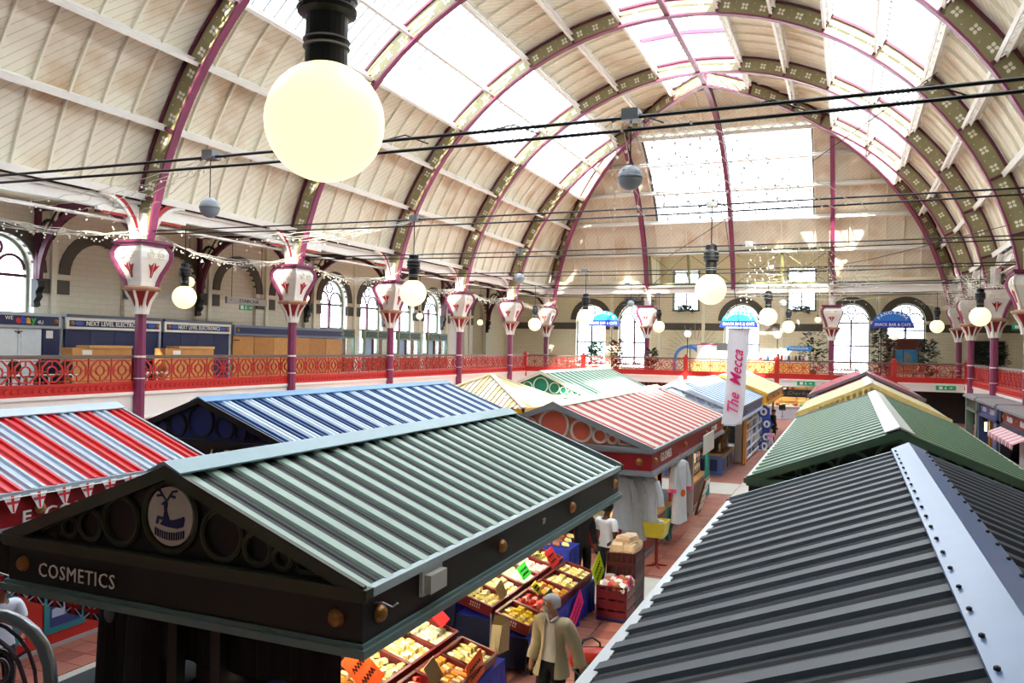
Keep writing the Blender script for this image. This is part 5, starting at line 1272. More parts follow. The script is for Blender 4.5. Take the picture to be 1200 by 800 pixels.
# crate stacks at the end of the display
crate0 = None
def crate_mesh(w_, l, h, slots=True):
    m = MB().bb(-w_/2, w_/2, -l/2, l/2, 0, .02)
    for s in (-1, 1):
        m.bb(s*w_/2-.01, s*w_/2+.01, -l/2, l/2, h-.03, h); m.bb(-w_/2, w_/2, s*l/2-.01, s*l/2+.01, h-.03, h)
        m.bb(s*w_/2-.01, s*w_/2+.01, -l/2, l/2, 0, .04); m.bb(-w_/2, w_/2, s*l/2-.01, s*l/2+.01, 0, .04)
        n = 9 if slots else 3
        for i in range(n+1):
            y = -l/2+l*i/n; m.bb(s*w_/2-.01, s*w_/2+.01, y-.015, y+.015, 0, h)
            x = -w_/2+w_*i/n; m.bb(x-.015, x+.015, s*l/2-.01, s*l/2+.01, 0, h)
        if not slots: m.bb(s*w_/2-.006, s*w_/2+.006, -l/2, l/2, .03, h*.62); m.bb(-w_/2, w_/2, s*l/2-.006, s*l/2+.006, .03, h*.62)
    return m
CM = crate_mesh(.42, .5, .15, False).mesh('bread_crate', CRATE); CM2 = crate_mesh(.42, .52, .17).mesh('slotted_crate', P('crate_dark', '#4f1518', .4))
r = thing('crate_dolly', 'low blue wheeled dolly under the front crate stack', 'dolly', (-3.08, 11.48, FZ)); obj('deck', MB().bb(-.22, .22, -.26, .26, .03, .07), P('dolly_blue', '#23307a'), r)
for sx in (-.15, .15):
    for sy in (-.2, .2): obj('wheel', MB().sphere((sx, sy, .015), .018, 8, 6), BLACK, r)
for i in range(3): tag(obj('bread_crate', CM, loc=(-3.08, 11.48, FZ+.07+i*.15)), 'maroon bread crate, %s of the front stack' % ['bottom', 'middle', 'top'][i], 'crate', 'crates stacked at the display end')
for i in range(5): tag(obj('slotted_crate', CM2, loc=(-3.1, 12.08, FZ+.0+i*.17)), 'slotted maroon crate, %s of the taller stack behind' % ['bottom', 'second', 'third', 'fourth', 'top'][i], 'crate', 'crates stacked at the display end')
rng = random.Random(5)
BAGR = [mat('wrapper_white', '#eee9e4', .3, var=.2, scale=20), mat('wrapper_red', '#c9372e', .3, var=.25, scale=20), mat('bread_brown', '#b5714a', .5, var=.3, scale=14)]
bm_ = [pack_mesh(0, .14, .14, .1, 0).mesh('wrapped_bun', q) for q in BAGR]
for i in range(16):
    o = obj('wrapped_bun', bm_[i % 3], loc=(-3.22+.094*(i % 4)+rng.uniform(-.02, .02), 11.3+.115*(i//4), FZ+.46+.03*rng.random())); o.rotation_euler = (rng.uniform(-.4, .4), rng.uniform(-.4, .4), rng.random()*3)
    tag(o, '%s wrapped bun heaped in the top crate of the front stack' % ['white', 'red', 'brown'][i % 3], 'packet', 'wrapped buns in the top crate')
BREAD = mat('bread_bag', '#d9b892', .35, var=.25, scale=10); bb_ = pack_mesh(0, .22, .34, .12, 0).mesh('bread_bag', BREAD)
for i, (dx, dy, dz, a) in enumerate(((-.1, -.12, 0, .2), (.1, -.1, .0, -.1), (-.08, .14, .01, .5), (.1, .15, .0, .1), (0, 0, .1, 1.2), (.05, .1, .11, .3))):
    o = obj('bread_bag', bb_, loc=(-3.1+dx, 12.08+dy, FZ+.86+dz)); o.rotation_euler = (0, 0, a)
    tag(o, 'bagged loaf on the taller crate stack, %s' % ['front left', 'front right', 'back left', 'back right', 'upper middle', 'upper back'][i], 'bread', 'bagged loaves on the crates')
# packet shelf at the back end of the display
for i in range(18):
    o = obj('packet', PM['red' if i % 3 == 0 else 'brown' if i % 3 == 1 else 'yellow'][i % 2], loc=(-4.75+.15*(i % 6), 11.85+.12*(i//6), FZ+.86+.04*(i//6)))
    o.rotation_euler = (0, .2, .3*(i % 3)); tag(o, '%s packet on the shelf beside the black shirted person' % ['red', 'brown', 'yellow'][i % 3], 'packet', 'packets on the end shelf')
cloth_table('small draped table behind the far display end', -4.95, -3.9, 11.78, 12.22, .82, CLOTH)

# inside of the cosmetics stall: black hanging, core wall, shelves with goods
r = thing('black_curtain', 'black cloth hanging below the COSMETICS gable', 'curtain', (-4.75, 5.35, 1.93)); m = MB(); vs = []
for i in range(41):
    x = -1.12+2.24*i/40; o_ = .02*sin(i*1.1); vs += [(x, o_, .57), (x, o_*1.5, .02*sin(i*.7)+.02)]
m.add(vs, [(i*2, i*2+1, i*2+3, i*2+2) for i in range(40)]); obj('cloth_sheet', m, P('black_cloth', '#0b0b0d', .8), r)
r = thing('hung_coats', 'dark coats and bags hanging at the left side of the COSMETICS front', 'clothing', (-5.95, 5.4, 1.25))
for i in range(4):
    x = -.2+i*.17; obj('coat', MB().lathe([(.03, 1.2), (.1, 1.1), (.12, .8), (.14, .3), (.15, .02), (.1, 0)], 10, (x, .03*(i % 2), 0), sy=.7), P('coat_%d' % i, ['#14141a', '#1d1c22', '#2c2c33', '#101013'][i], .8), r)
obj('grey_hood', MB().sphere((-.1, -.1, 1.02), .07, 10, 8, sc=(.8, .5, 1.3)), P('hood_grey', '#6d7280', .7), r); obj('hanging_rail', MB().tube([(-.3, 0, 1.25), (.35, 0, 1.25)], .012, 6), GREYSTEEL, r)
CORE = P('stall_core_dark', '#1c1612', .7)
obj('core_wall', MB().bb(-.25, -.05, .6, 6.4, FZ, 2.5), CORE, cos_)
# warm striplights under the stall roofs
def striplight(label, x, y, z, L, power, col=(1, .86, .62)):
    r = thing('striplight', label, 'lamp', (x, y, z), group='striplights under the stall roofs')
    obj('housing', MB().bb(-.05, .05, -L/2, L/2, .02, .06), WHITE, r); obj('tube', MB().tube([(0, -L/2+.03, 0), (0, L/2-.03, 0)], .02, 8), mat('tube_glow', '#ffe9c0', .4, var=0, emit=6, ecol='#ffe6b8'), r)
    ld = bpy.data.lights.new('striplight_glow', 'AREA'); ld.shape = 'RECTANGLE'; ld.size = L*1.2; ld.size_y = .08; ld.energy = power; ld.color = col
    lo = bpy.data.objects.new('striplight_glow', ld); COL.objects.link(lo); lo.parent = r; lo.location = (0, 0, -.03); lo.rotation_euler = (0, 0, PI/2)
striplight('warm striplight over the near display table', -4.15, 7.1, 2.42, 1.6, 55); striplight('warm striplight over the far display table', -4.15, 10.4, 2.42, 1.8, 55)
# goods seen below the black cloth
cloth_table('dark counter inside the COSMETICS stall front', -5.6, -3.95, 5.2, 5.8, .52, CLOTHN)
for i, (x, c, h) in enumerate(((-5.35, '#f06a2a', .3), (-5.1, '#d8d4c4', .26), (-4.85, '#8a5a3a', .16), (-4.62, '#e6dcc0', .2), (-4.42, '#c23a4a', .15), (-4.2, '#e0d8c8', .22), (-4.0, '#e8742a', .2))):
    r = thing('boxed_goods', '%s box on the dark counter below the black cloth' % ['orange', 'pale notice', 'brown', 'cream', 'red', 'white', 'bright orange'][i], 'box', (x, 5.42, FZ+.53), group='boxes below the black cloth')
    obj('carton', MB().bb(-.09, .09, -.07, .07, 0, h), P('goods_%d' % i, c, .5, .15), r); obj('carton_label', MB().bb(-.06, .06, -.074, -.07, h*.25, h*.7), WHITE if i % 2 else P('label_tan', '#b98c58'), r)
# dark cloth table on the left side of the cosmetics stall
tl = cloth_table('dark teal covered table beside the left aisle', -7.05, -5.95, 4.6, 9.6, .55, P('cloth_dark_teal', '#0a1a22', .7))
r = thing('open_leaflet', 'open white printed leaflet on the dark teal table', 'leaflet', (-6.75, 6.05, FZ+.56)); obj('left_page', MB().box((0, 0, .08), (.02, .3, .2), ry=.5), WHITE, r); obj('right_page', MB().box((.1, 0, .08), (.02, .3, .2), ry=-.5), WHITE, r); obj('print', MB().box((-.02, -.05, .08), (.02, .1, .1), ry=.5), P('print_maroon', '#7a3a40'), r)
for y, lb in ((6.75, 'near'), (7.0, 'far')):
    r = thing('mirror_stand', '%s dark upright card stand on the teal table' % lb, 'stand', (-6.6, y, FZ+.56), group='card stands on the teal table'); obj('card_sheet', MB().box((0, 0, .16), (.03, .2, .32), ry=-.1), P('stand_dark', '#2c2e28'), r); obj('foot', MB().bb(-.05, .1, -.1, .1, 0, .02), BLACK, r)
# red panel with framed car pictures at the left
r = thing('picture_panel', 'red stall side panel with teal framed car pictures', 'panel', (-9.2, 7.4, FZ)); obj('panel_board', MB().bb(-.05, 0, -2.2, 1.75, .04, .95), P('panel_red', '#c02a20', .45), r); obj('skirting', MB().bb(-.05, .03, -2.2, 1.75, 0, .06), P('skirt_grey', '#a7a2a2'), r)
for i, y in enumerate((-.95, -.02, .85)):
    fr = obj('picture_frame', MB().bb(0, .02, y-.3, y+.3, .2, .86), P('frame_teal', '#2b7f8a', .4), r); obj('picture', MB().bb(.02, .025, y-.22, y+.22, .28, .78), P('picture_blue', '#2a3a78', .4), fr)
    obj('printed_car', MB().prism([(y-.2, .4), (y+.2, .4), (y+.2, .5), (y+.1, .52), (y+.05, .6), (y-.08, .6), (y-.13, .52), (y-.2, .5)], lambda u, v, d: (.025+d, u, v), 0, .004), P('car_silver', '#aab4d4', .3), fr)
obj('stall_interior', MB().bb(-1.7, -1.6, .4, 7.8, FZ, 2.5), CORE, red_)
# counters of the red and blue stalls on the left
for st, nm, c, L in ((blu, 'blue', '#1c2c66', 9.3), (gr2, 'green', '#14583f', 9.0), (ye2, 'amber', '#c98a2a', 8.5), (DB, 'navy', '#101a30', 7.48), (GRN, 'forest', '#13241b', 11.1), (YEL, 'ochre', '#c98a28', 6.6), (PNK, 'maroon', '#6b1826', 8.4)):
    for s in (-1, 1): obj('counter_panel', MB().bb(s*1.5, s*1.42, .4, L-.4, FZ, FZ+.75).bb(s*1.56, s*1.3, .35, L-.35, FZ+.75, FZ+.79), P('panel_'+nm, c), st)
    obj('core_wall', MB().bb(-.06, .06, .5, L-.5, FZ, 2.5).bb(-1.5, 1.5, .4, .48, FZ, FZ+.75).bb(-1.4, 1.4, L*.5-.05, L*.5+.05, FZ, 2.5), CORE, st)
r = None
# ------------------------------------------------------------------ gloves stall contents (local: stall origin is (-4.98, 13.95))
GR = P('joinery_red', '#a3202a', .4); WTOP = P('oak_top', '#b98a52', .45, .2)
X0, Y0 = -4.98, 13.95
obj('counter', MB().bb(-1.4, 1.48, .95, 3.35, FZ, FZ+.62), GR, glv); obj('counter_top', MB().bb(-1.46, 1.54, .9, 3.35, FZ+.62, FZ+.67), WTOP, glv)
obj('plinth', MB().bb(-1.45, 1.53, .9, 8.2, FZ, FZ+.08), P('plinth_grey', '#8c8484'), glv)
for a, b in ((-1.2, -.3), (-.2, .6), (.7, 1.4)): obj('counter_panel', MB().bb(a, b, .93, .95, FZ+.15, FZ+.55), DRED, glv)
for a, b in ((1.0, 2.1), (2.2, 3.3)): obj('counter_panel', MB().bb(1.48, 1.5, a, b, FZ+.15, FZ+.55), DRED, glv)
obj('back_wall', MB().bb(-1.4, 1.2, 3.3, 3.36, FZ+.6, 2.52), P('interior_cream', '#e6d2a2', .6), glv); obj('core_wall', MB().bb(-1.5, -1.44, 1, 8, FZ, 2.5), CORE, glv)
for i in range(3):
    d_ = obj('door_leaf', MB().bb(1.44, 1.5, 3.4+i*.62, 3.98+i*.62, FZ, 2.5), GR, glv)
    for z0, z1 in ((FZ+.1, FZ+.65), (FZ+.75, 2.4)):
        for q in range(2): obj('door_panel', MB().bb(1.5, 1.515, 3.46+i*.62+q*.26, 3.68+i*.62+q*.26, z0, z1), P('joinery_red_dark', '#7f161f', .4), d_)
obj('door_frame', MB().bb(1.46, 1.62, 5.28, 5.36, FZ, 2.5), P('jamb_white', '#e2dfd8'), glv)
obj('side_wall', MB().bb(1.2, 1.3, 5.4, 8.2, FZ, 2.5), P('display_dark', '#35302c', .6), glv); obj('sill', MB().bb(1.2, 1.5, 5.6, 8.2, FZ+.6, FZ+.66), WTOP, glv); obj('lower_panel', MB().bb(1.42, 1.48, 5.6, 8.2, FZ, FZ+.6), DWOOD, glv)
rng = random.Random(21)
for i in range(24):
    y = 5.5+.28*(i % 9); z = FZ+.72+.28*(i//9)
    c = ['#e6e0d0', '#d9b52a', '#3a4a86', '#a8a49c', '#d86a2a', '#202020'][rng.randrange(6)]; nm = {'#e6e0d0': 'cream', '#d9b52a': 'yellow', '#3a4a86': 'blue', '#a8a49c': 'grey', '#d86a2a': 'orange', '#202020': 'black'}[c]
    r = thing('hung_pack', '%s pack hanging on the dark side wall of the red stall, %s row' % (nm, ['lower', 'middle', 'upper'][i//9]), 'packet', (X0+1.32, Y0+y, z), group='packs on the red stall wall'); obj('pack_card', MB().bb(-.02, .02, -.1, .1, 0, .23), P('hungpack_'+nm, c), r); obj('pack_label', MB().bb(.02, .024, -.07, .07, .12, .2), WHITE, r)
def cloth_drop(name, label, cat, x, y, z0, z1, w_, m_, group=None, rz=0, folds=5, flare=1.2, extra=None):
    r = thing(name, label, cat, (x, y, z0), rz, group); m = MB(); n = 24; H_ = z1-z0; vs = []
    for lv in range(5):
        t = lv/4; ww = w_*(flare+(1-flare)*t)
        for i in range(n):
            a = 2*PI*i/n; q = 1+.16*sin(a*folds)*(1-t*.6); vs.append((.32*ww/2*cos(a)*q, ww/2*sin(a)*q, t*H_+(.02*sin(i*2.1) if lv == 0 else 0)))
    fs = [(l*n+i, l*n+(i+1) % n, (l+1)*n+(i+1) % n, (l+1)*n+i) for l in range(4) for i in range(n)] + [tuple(4*n+i for i in range(n))]
    obj('cloth', m.add(vs, fs), m_, r)
    if extra: extra(r, H_)
    return r
def garment(label, x, y, ztop, H_, w_, m_, rz=0, cuffs=None, badge=None, group='white garments hanging at the red stall'):
    """hanging coat: shoulders, body, two sleeves, on a hanger"""
    r = thing('hanging_coat', label, 'clothing', (x, y, ztop), rz, group); f = lambda u, v, d: (d, u, v); m = MB(); n = 9; vs = []
    prof = [(0, .2*w_, .03), (-.04, .5*w_, .05), (-.12, .46*w_, .07), (-.35*H_, .42*w_, .08), (-.7*H_, .47*w_, .09), (-H_, .55*w_, .1)]
    N = 16
    for z, hw_, hd in prof:
        for i in range(N): a = 2*PI*i/N; q = 1+.1*sin(5*a+z*6); vs.append((hd*cos(a)*q, hw_*sin(a), z+(.015*sin(3*a) if z < -.6*H_ else 0)))
    m.add(vs, [(l*N+i, l*N+(i+1) % N, (l+1)*N+(i+1) % N, (l+1)*N+i) for l in range(len(prof)-1) for i in range(N)] + [tuple(range(N))])
    obj('coat_body', m, m_, r)
    for s in (-1, 1):
        sl = obj('sleeve', MB().tube([(0, s*.4*w_, -.07), (.01, s*.58*w_, -.3*H_), (.02, s*.6*w_, -.48*H_)], [.06, .07, .075], 9), m_, r)
        if cuffs: obj('cuff', MB().tube([(.02, s*.6*w_, -.44*H_), (.02, s*.61*w_, -.5*H_)], [.08, .082], 9), cuffs, r)
    if badge: obj('round_badge', MB().prism([(.07*cos(a*PI/8)-.05*w_, -.52*H_+.07*sin(a*PI/8)) for a in range(16)], f, .09, .11), badge, r)
    obj('hanger', MB().tube([(0, -.4*w_, -.04), (0, 0, .05), (0, .4*w_, -.04)], .01, 5).tube([(0, 0, .05), (0, .03, .1), (0, 0, .14), (0, -.02, .12)], .008, 5), GREYSTEEL, r)
    return r
WHT = P('cotton_white', '#e4e6ec', .75, .08); LGR = P('cotton_grey', '#c9ccd0', .75, .1); YLW = P('cotton_cream', '#ead9a0', .75, .1)
garment('cream coat hanging deepest under the red stall corner', -4.25, 14.35, 2.45, .85, .42, YLW, PI/2, badge=P('badge_red', '#c8242a'))
garment('grey white coat hanging left in the corner group', -3.75, 14.3, 2.42, .95, .44, LGR, PI/2-.3)
garment('long grey white coat hanging in the middle of the corner group', -3.55, 14.38, 2.42, 1.15, .42, LGR, PI/2+.2)
garment('white coat hanging right in the corner group', -3.32, 14.45, 2.42, 1.05, .44, WHT, 1.1)
garment('white gown with pink cuffs and orange badge hanging on the aisle side', -3.12, 16.35, 2.5, 1.25, .5, WHT, -.35, cuffs=P('cuff_pink', '#ff5a9c'), badge=P('badge_orange', '#f06a2a'), group='gowns hanging on the aisle side')
garment('pale jacket hanging inside above the red counter', -3.6, 15.6, 2.5, .55, .42, P('cotton_stone', '#b9b4a8'), .2)
TEALC = P('cloth_teal', '#1f8a80', .65, .15)
cloth_drop('teal_umbrella_bag', 'dark teal cloth bundle hanging below the pink cuffed gown', 'cloth', -3.3, 16.2, FZ+.12, FZ+.75, .22, P('cloth_deep_teal', '#135f60', .65), flare=1.5)
cloth_drop('teal_curtain', 'long bright teal cloth hanging at the far part of the red stall', 'curtain', -3.35, 21.2, FZ+.2, 2.45, .28, TEALC, flare=1.3)
r = thing('white_placard', 'blank white placard fixed to the eave of the red stall', 'sign', (-3.02, 19.3, 2.52)); obj('board', MB().bb(-.01, .01, -.75, .75, -.18, .26), WHITE, r); obj('bracket', MB().bb(-.1, 0, -.6, -.55, .1, .16).bb(-.1, 0, .55, .6, .1, .16), GREYSTEEL, r)
r = thing('basket_stand', 'yellow plastic basket on a dark red pedestal stand', 'stand', (-3.16, 14.48, FZ))
YB = P('basket_yellow', '#e6cc1e', .35); obj('basket', MB().add([(-.16,-.2,.56),(.16,-.2,.56),(.16,.2,.56),(-.16,.2,.56),(-.2,-.25,.83),(.2,-.25,.83),(.2,.25,.83),(-.2,.25,.83),(-.17,-.22,.83),(.17,-.22,.83),(.17,.22,.83),(-.17,.22,.83),(-.14,-.18,.6),(.14,-.18,.6),(.14,.18,.6),(-.14,.18,.6)], [(0,1,2,3),(0,1,5,4),(1,2,6,5),(2,3,7,6),(3,0,4,7),(4,5,9,8),(5,6,10,9),(6,7,11,10),(7,4,8,11),(8,9,13,12),(9,10,14,13),(10,11,15,14),(11,8,12,15),(12,13,14,15)]), YB, r)
obj('pedestal', MB().tube([(0, 0, .03), (0, 0, .57)], .03, 8), DRED, r)
for k in range(4): a = k*PI/2+.5; obj('foot', MB().bar((0, 0, .05), (.2*cos(a), .2*sin(a), .015), .035, .03), DRED, r)
for i in range(4): tag(obj('sock_roll', pack_mesh(0, .1, .14, .08, 0), WHT if i % 2 else LGR, loc=(-3.24+.06*i, 14.4+.05*(i % 3), FZ+.78)), 'white rolled cloth in the yellow basket, %s' % ORD[i], 'cloth', 'cloths in the yellow basket')
r = thing('sign_board_stand', 'wooden framed board of white cards leaning at the red stall', 'sign', (-3.22, 19.75, FZ)); obj('frame', MB().box((.0, 0, .42), (.05, .62, .86), ry=.25), DWOOD, r)
for i in range(2):
    for j in range(4): obj('card_sheet', MB().box((.035+.0, -.15+.3*i, .16+.19*j), (.012, .24, .15), ry=.25), WHITE, r, loc=(.25*(.16+.19*j-.42)*.25/.25*.0+ (.255*(.16+.19*j-.42)), 0, 0))
striplight('warm striplight inside the near corner of the red stall', -4.4, 15.2, 2.44, 1.4, 45); striplight('warm striplight in the far part of the red stall', -3.45, 20.6, 2.44, 1.4, 12)
# ------------------------------------------------------------------ blue stall: counter, orange curtain, shelves
X0, Y0 = -4.98, 24.7
BLP = P('panel_cornflower', '#4d72b8', .4)
obj('counter', MB().bb(-1.3, 1.35, 1.2, 3.4, FZ, FZ+.62), BLP, bl2); obj('counter_top', MB().bb(-1.35, 1.42, 1.15, 3.45, FZ+.62, FZ+.68), WTOP, bl2)
for a, b in ((.1, 1.2), (-1.1, 0)): obj('counter_panel', MB().bb(a, b, 1.17, 1.2, FZ+.14, FZ+.5), NAVY, bl2)
for a, b in ((1.3, 2.2), (2.35, 3.3)): obj('counter_panel', MB().bb(1.35, 1.37, a, b, FZ+.14, FZ+.5), NAVY, bl2)
obj('core_wall', MB().bb(-1.4, 1.2, 3.4, 3.5, FZ+.6, 2.5).bb(-1.5, -1.42, 1, 8, FZ, 2.5), P('display_cream_dark', '#8a7a5e', .6), bl2)
obj('glass_case', MB().bb(.5, 1.3, 1.3, 3.2, FZ+.68, FZ+1.3), WGLASS, bl2); obj('case_frame', MB().bb(.5, 1.3, 1.28, 1.32, FZ+1.28, FZ+1.34).bb(1.28, 1.32, 1.28, 3.2, FZ+1.28, FZ+1.34).bb(1.28, 1.32, 1.28, 1.32, FZ+.68, 2.5), DWOOD, bl2)
for i in range(10):
    r = thing('case_ornament', '%s ornament on the blue stall counter, %s' % (['brass', 'white', 'brown', 'black', 'glass'][i % 5], ORD[i]), 'ornament', (X0+.7+.5*(i % 2), Y0+1.5+.17*i, FZ+.69), group='ornaments on the blue stall counter')
    obj('ornament_body', MB().lathe([(.06, 0), (.07, .04), (.03, .09), (.06, .16+.03*(i % 3)), (.02, .24+.04*(i % 3))], 10), [GOLD, WHITE, DWOOD, BLACK, GREYSTEEL][i % 5], r); obj('ornament_base', MB().lathe([(.07, -.005), (.07, .012)], 10), DARK, r)
cloth_drop('orange_curtain', 'tall orange brown curtain at the blue stall', 'curtain', -3.3, 28.7, FZ+.05, 2.45, .42, P('cloth_tan_orange', '#c98a4c', .65, .15), folds=7, flare=1.15)
sh = thing('shelf_unit', 'long blue and white stocked shelving unit facing the aisle', 'shelves', (-3.35, 29.3, FZ))
obj('back_board', MB().bb(-.35, -.3, 0, 5.4, 0, 1.75), P('shelf_back_blue', '#5a78b0', .5), sh)
for z in (.1, .42, .74, 1.06, 1.38): obj('shelf', MB().bb(-.3, .05, 0, 5.4, z, z+.03).bb(.05, .07, 0, 5.4, z-.01, z+.06), P('shelf_pale', '#dfe4ec', .4), sh)
for y in (0, 1.8, 3.6, 5.4): obj('upright', MB().bb(-.33, .06, y-.02, y+.02, 0, 1.75), P('shelf_white', '#e9ecf0', .4), sh)
obj('light_pelmet', MB().bb(-.2, .1, 0, 5.4, 1.72, 1.8), P('pelmet_cream', '#efe6cf', .4), sh)
rng = random.Random(8); bc = [('blue', '#3f62ac'), ('white', '#dfe2e6'), ('grey', '#9aa2ac'), ('pale blue', '#9db4d8'), ('beige', '#d2c6ae')]
bxm = {n_: MB().bb(-.1, .1, -.11, .11, 0, .22).bb(.1, .104, -.07, .07, .06, .16).mesh('boxed_item', P('shelfbox_'+n_.replace(' ', '_'), c)) for n_, c in bc}
for z_, z in enumerate((.13, .45, .77, 1.09)):
    for i in range(20):
        n_ = bc[rng.randrange(5)][0]; o = obj('boxed_item', bxm[n_], loc=(-3.45+.02*rng.random(), 29.3+.16+.265*i, FZ+z)); o.scale = (1, 1, .7+.4*rng.random())
        tag(o, '%s boxed item on the %s shelf of the blue unit' % (n_, ['bottom', 'second', 'third', 'top'][z_]), 'box', 'boxed stock on the blue shelving')
for i, (y, z) in enumerate(((33.2, 2.35), (34.4, 1.25), (33.7, .95), (34.6, 1.75))):
    r = thing('round_sign', 'round white sign with blue rim and blue emblem, %s by the blue shelving' % ['highest', 'second lowest', 'lowest', 'second highest'][i], 'sign', (-3.1, y, z), group='round signs on the blue shelving'); f = lambda u, v, d: (.3*d+u*.8, d-u*.6, v)
    f = lambda u, v, d: (u*.9+d*.4, u*.3-d*.9, v)
    obj('rim', MB().ring(f, 0, 0, .15, .24, -.02, .02, 20), P('sign_ring_blue', '#2a4aa0'), r); obj('disc', MB().prism([(.16*cos(a*PI/8), .16*sin(a*PI/8)) for a in range(16)], f, -.01, .015), WHITE, r)
    obj('emblem', MB().prism([(-.05, -.05), (.0, -.09), (.06, -.02), (.04, .06), (-.02, .08), (-.06, .03)], f, .015, .02), P('sign_ring_blue', '#2a4aa0'), r); obj('pole', MB().tube([(-.05, .03, -.15), (-.05, .03, FZ-z)], .015, 5), GREYSTEEL, r)
r = thing('patterned_stand', 'tall blue patterned display stand at the end of the shelving', 'stand', (-3.2, 34.9, FZ)); obj('panel_board', MB().bb(-.3, .2, -.06, .06, .05, 1.6), mat('blue_pattern', '#3d5fae', .5, var=.5, scale=14), r); obj('base', MB().bb(-.35, .25, -.2, .2, 0, .05), BLACK, r)
# ------------------------------------------------------------------ people
def skin(verts, edges, radii, root=0, sub=2):
    me = bpy.data.meshes.new('figure'); me.from_pydata([tuple(v) for v in verts], edges, []); o = bpy.data.objects.new('tmp_figure', me); COL.objects.link(o)
    mod = o.modifiers.new('skin', 'SKIN'); mod.branch_smoothing = .6
    if not me.skin_vertices: me.skin_vertices.new() if hasattr(me.skin_vertices, 'new') else None
    for i, d in enumerate(me.skin_vertices[0].data):
        q = radii[i]; d.radius = q if isinstance(q, tuple) else (q, q); d.use_root = (i == root)
    ss = o.modifiers.new('sub', 'SUBSURF'); ss.levels = sub; ss.render_levels = sub
    bpy.context.view_layer.update()
    out = bpy.data.meshes.new_from_object(o.evaluated_get(bpy.context.evaluated_depsgraph_get()))
    bpy.data.objects.remove(o); bpy.data.meshes.remove(me)
    out.polygons.foreach_set('use_smooth', [True]*len(out.polygons)); return out
def add_to(me, mb, mat_index):
    bm = bmesh.new(); bm.from_mesh(me); off = len(bm.verts)
    vs = [bm.verts.new(v) for v in mb.v]
    for f in mb.f:
        try: nf = bm.faces.new([vs[i] for i in f]); nf.material_index = mat_index; nf.smooth = True
        except ValueError: pass
    bm.to_mesh(me); bm.free()
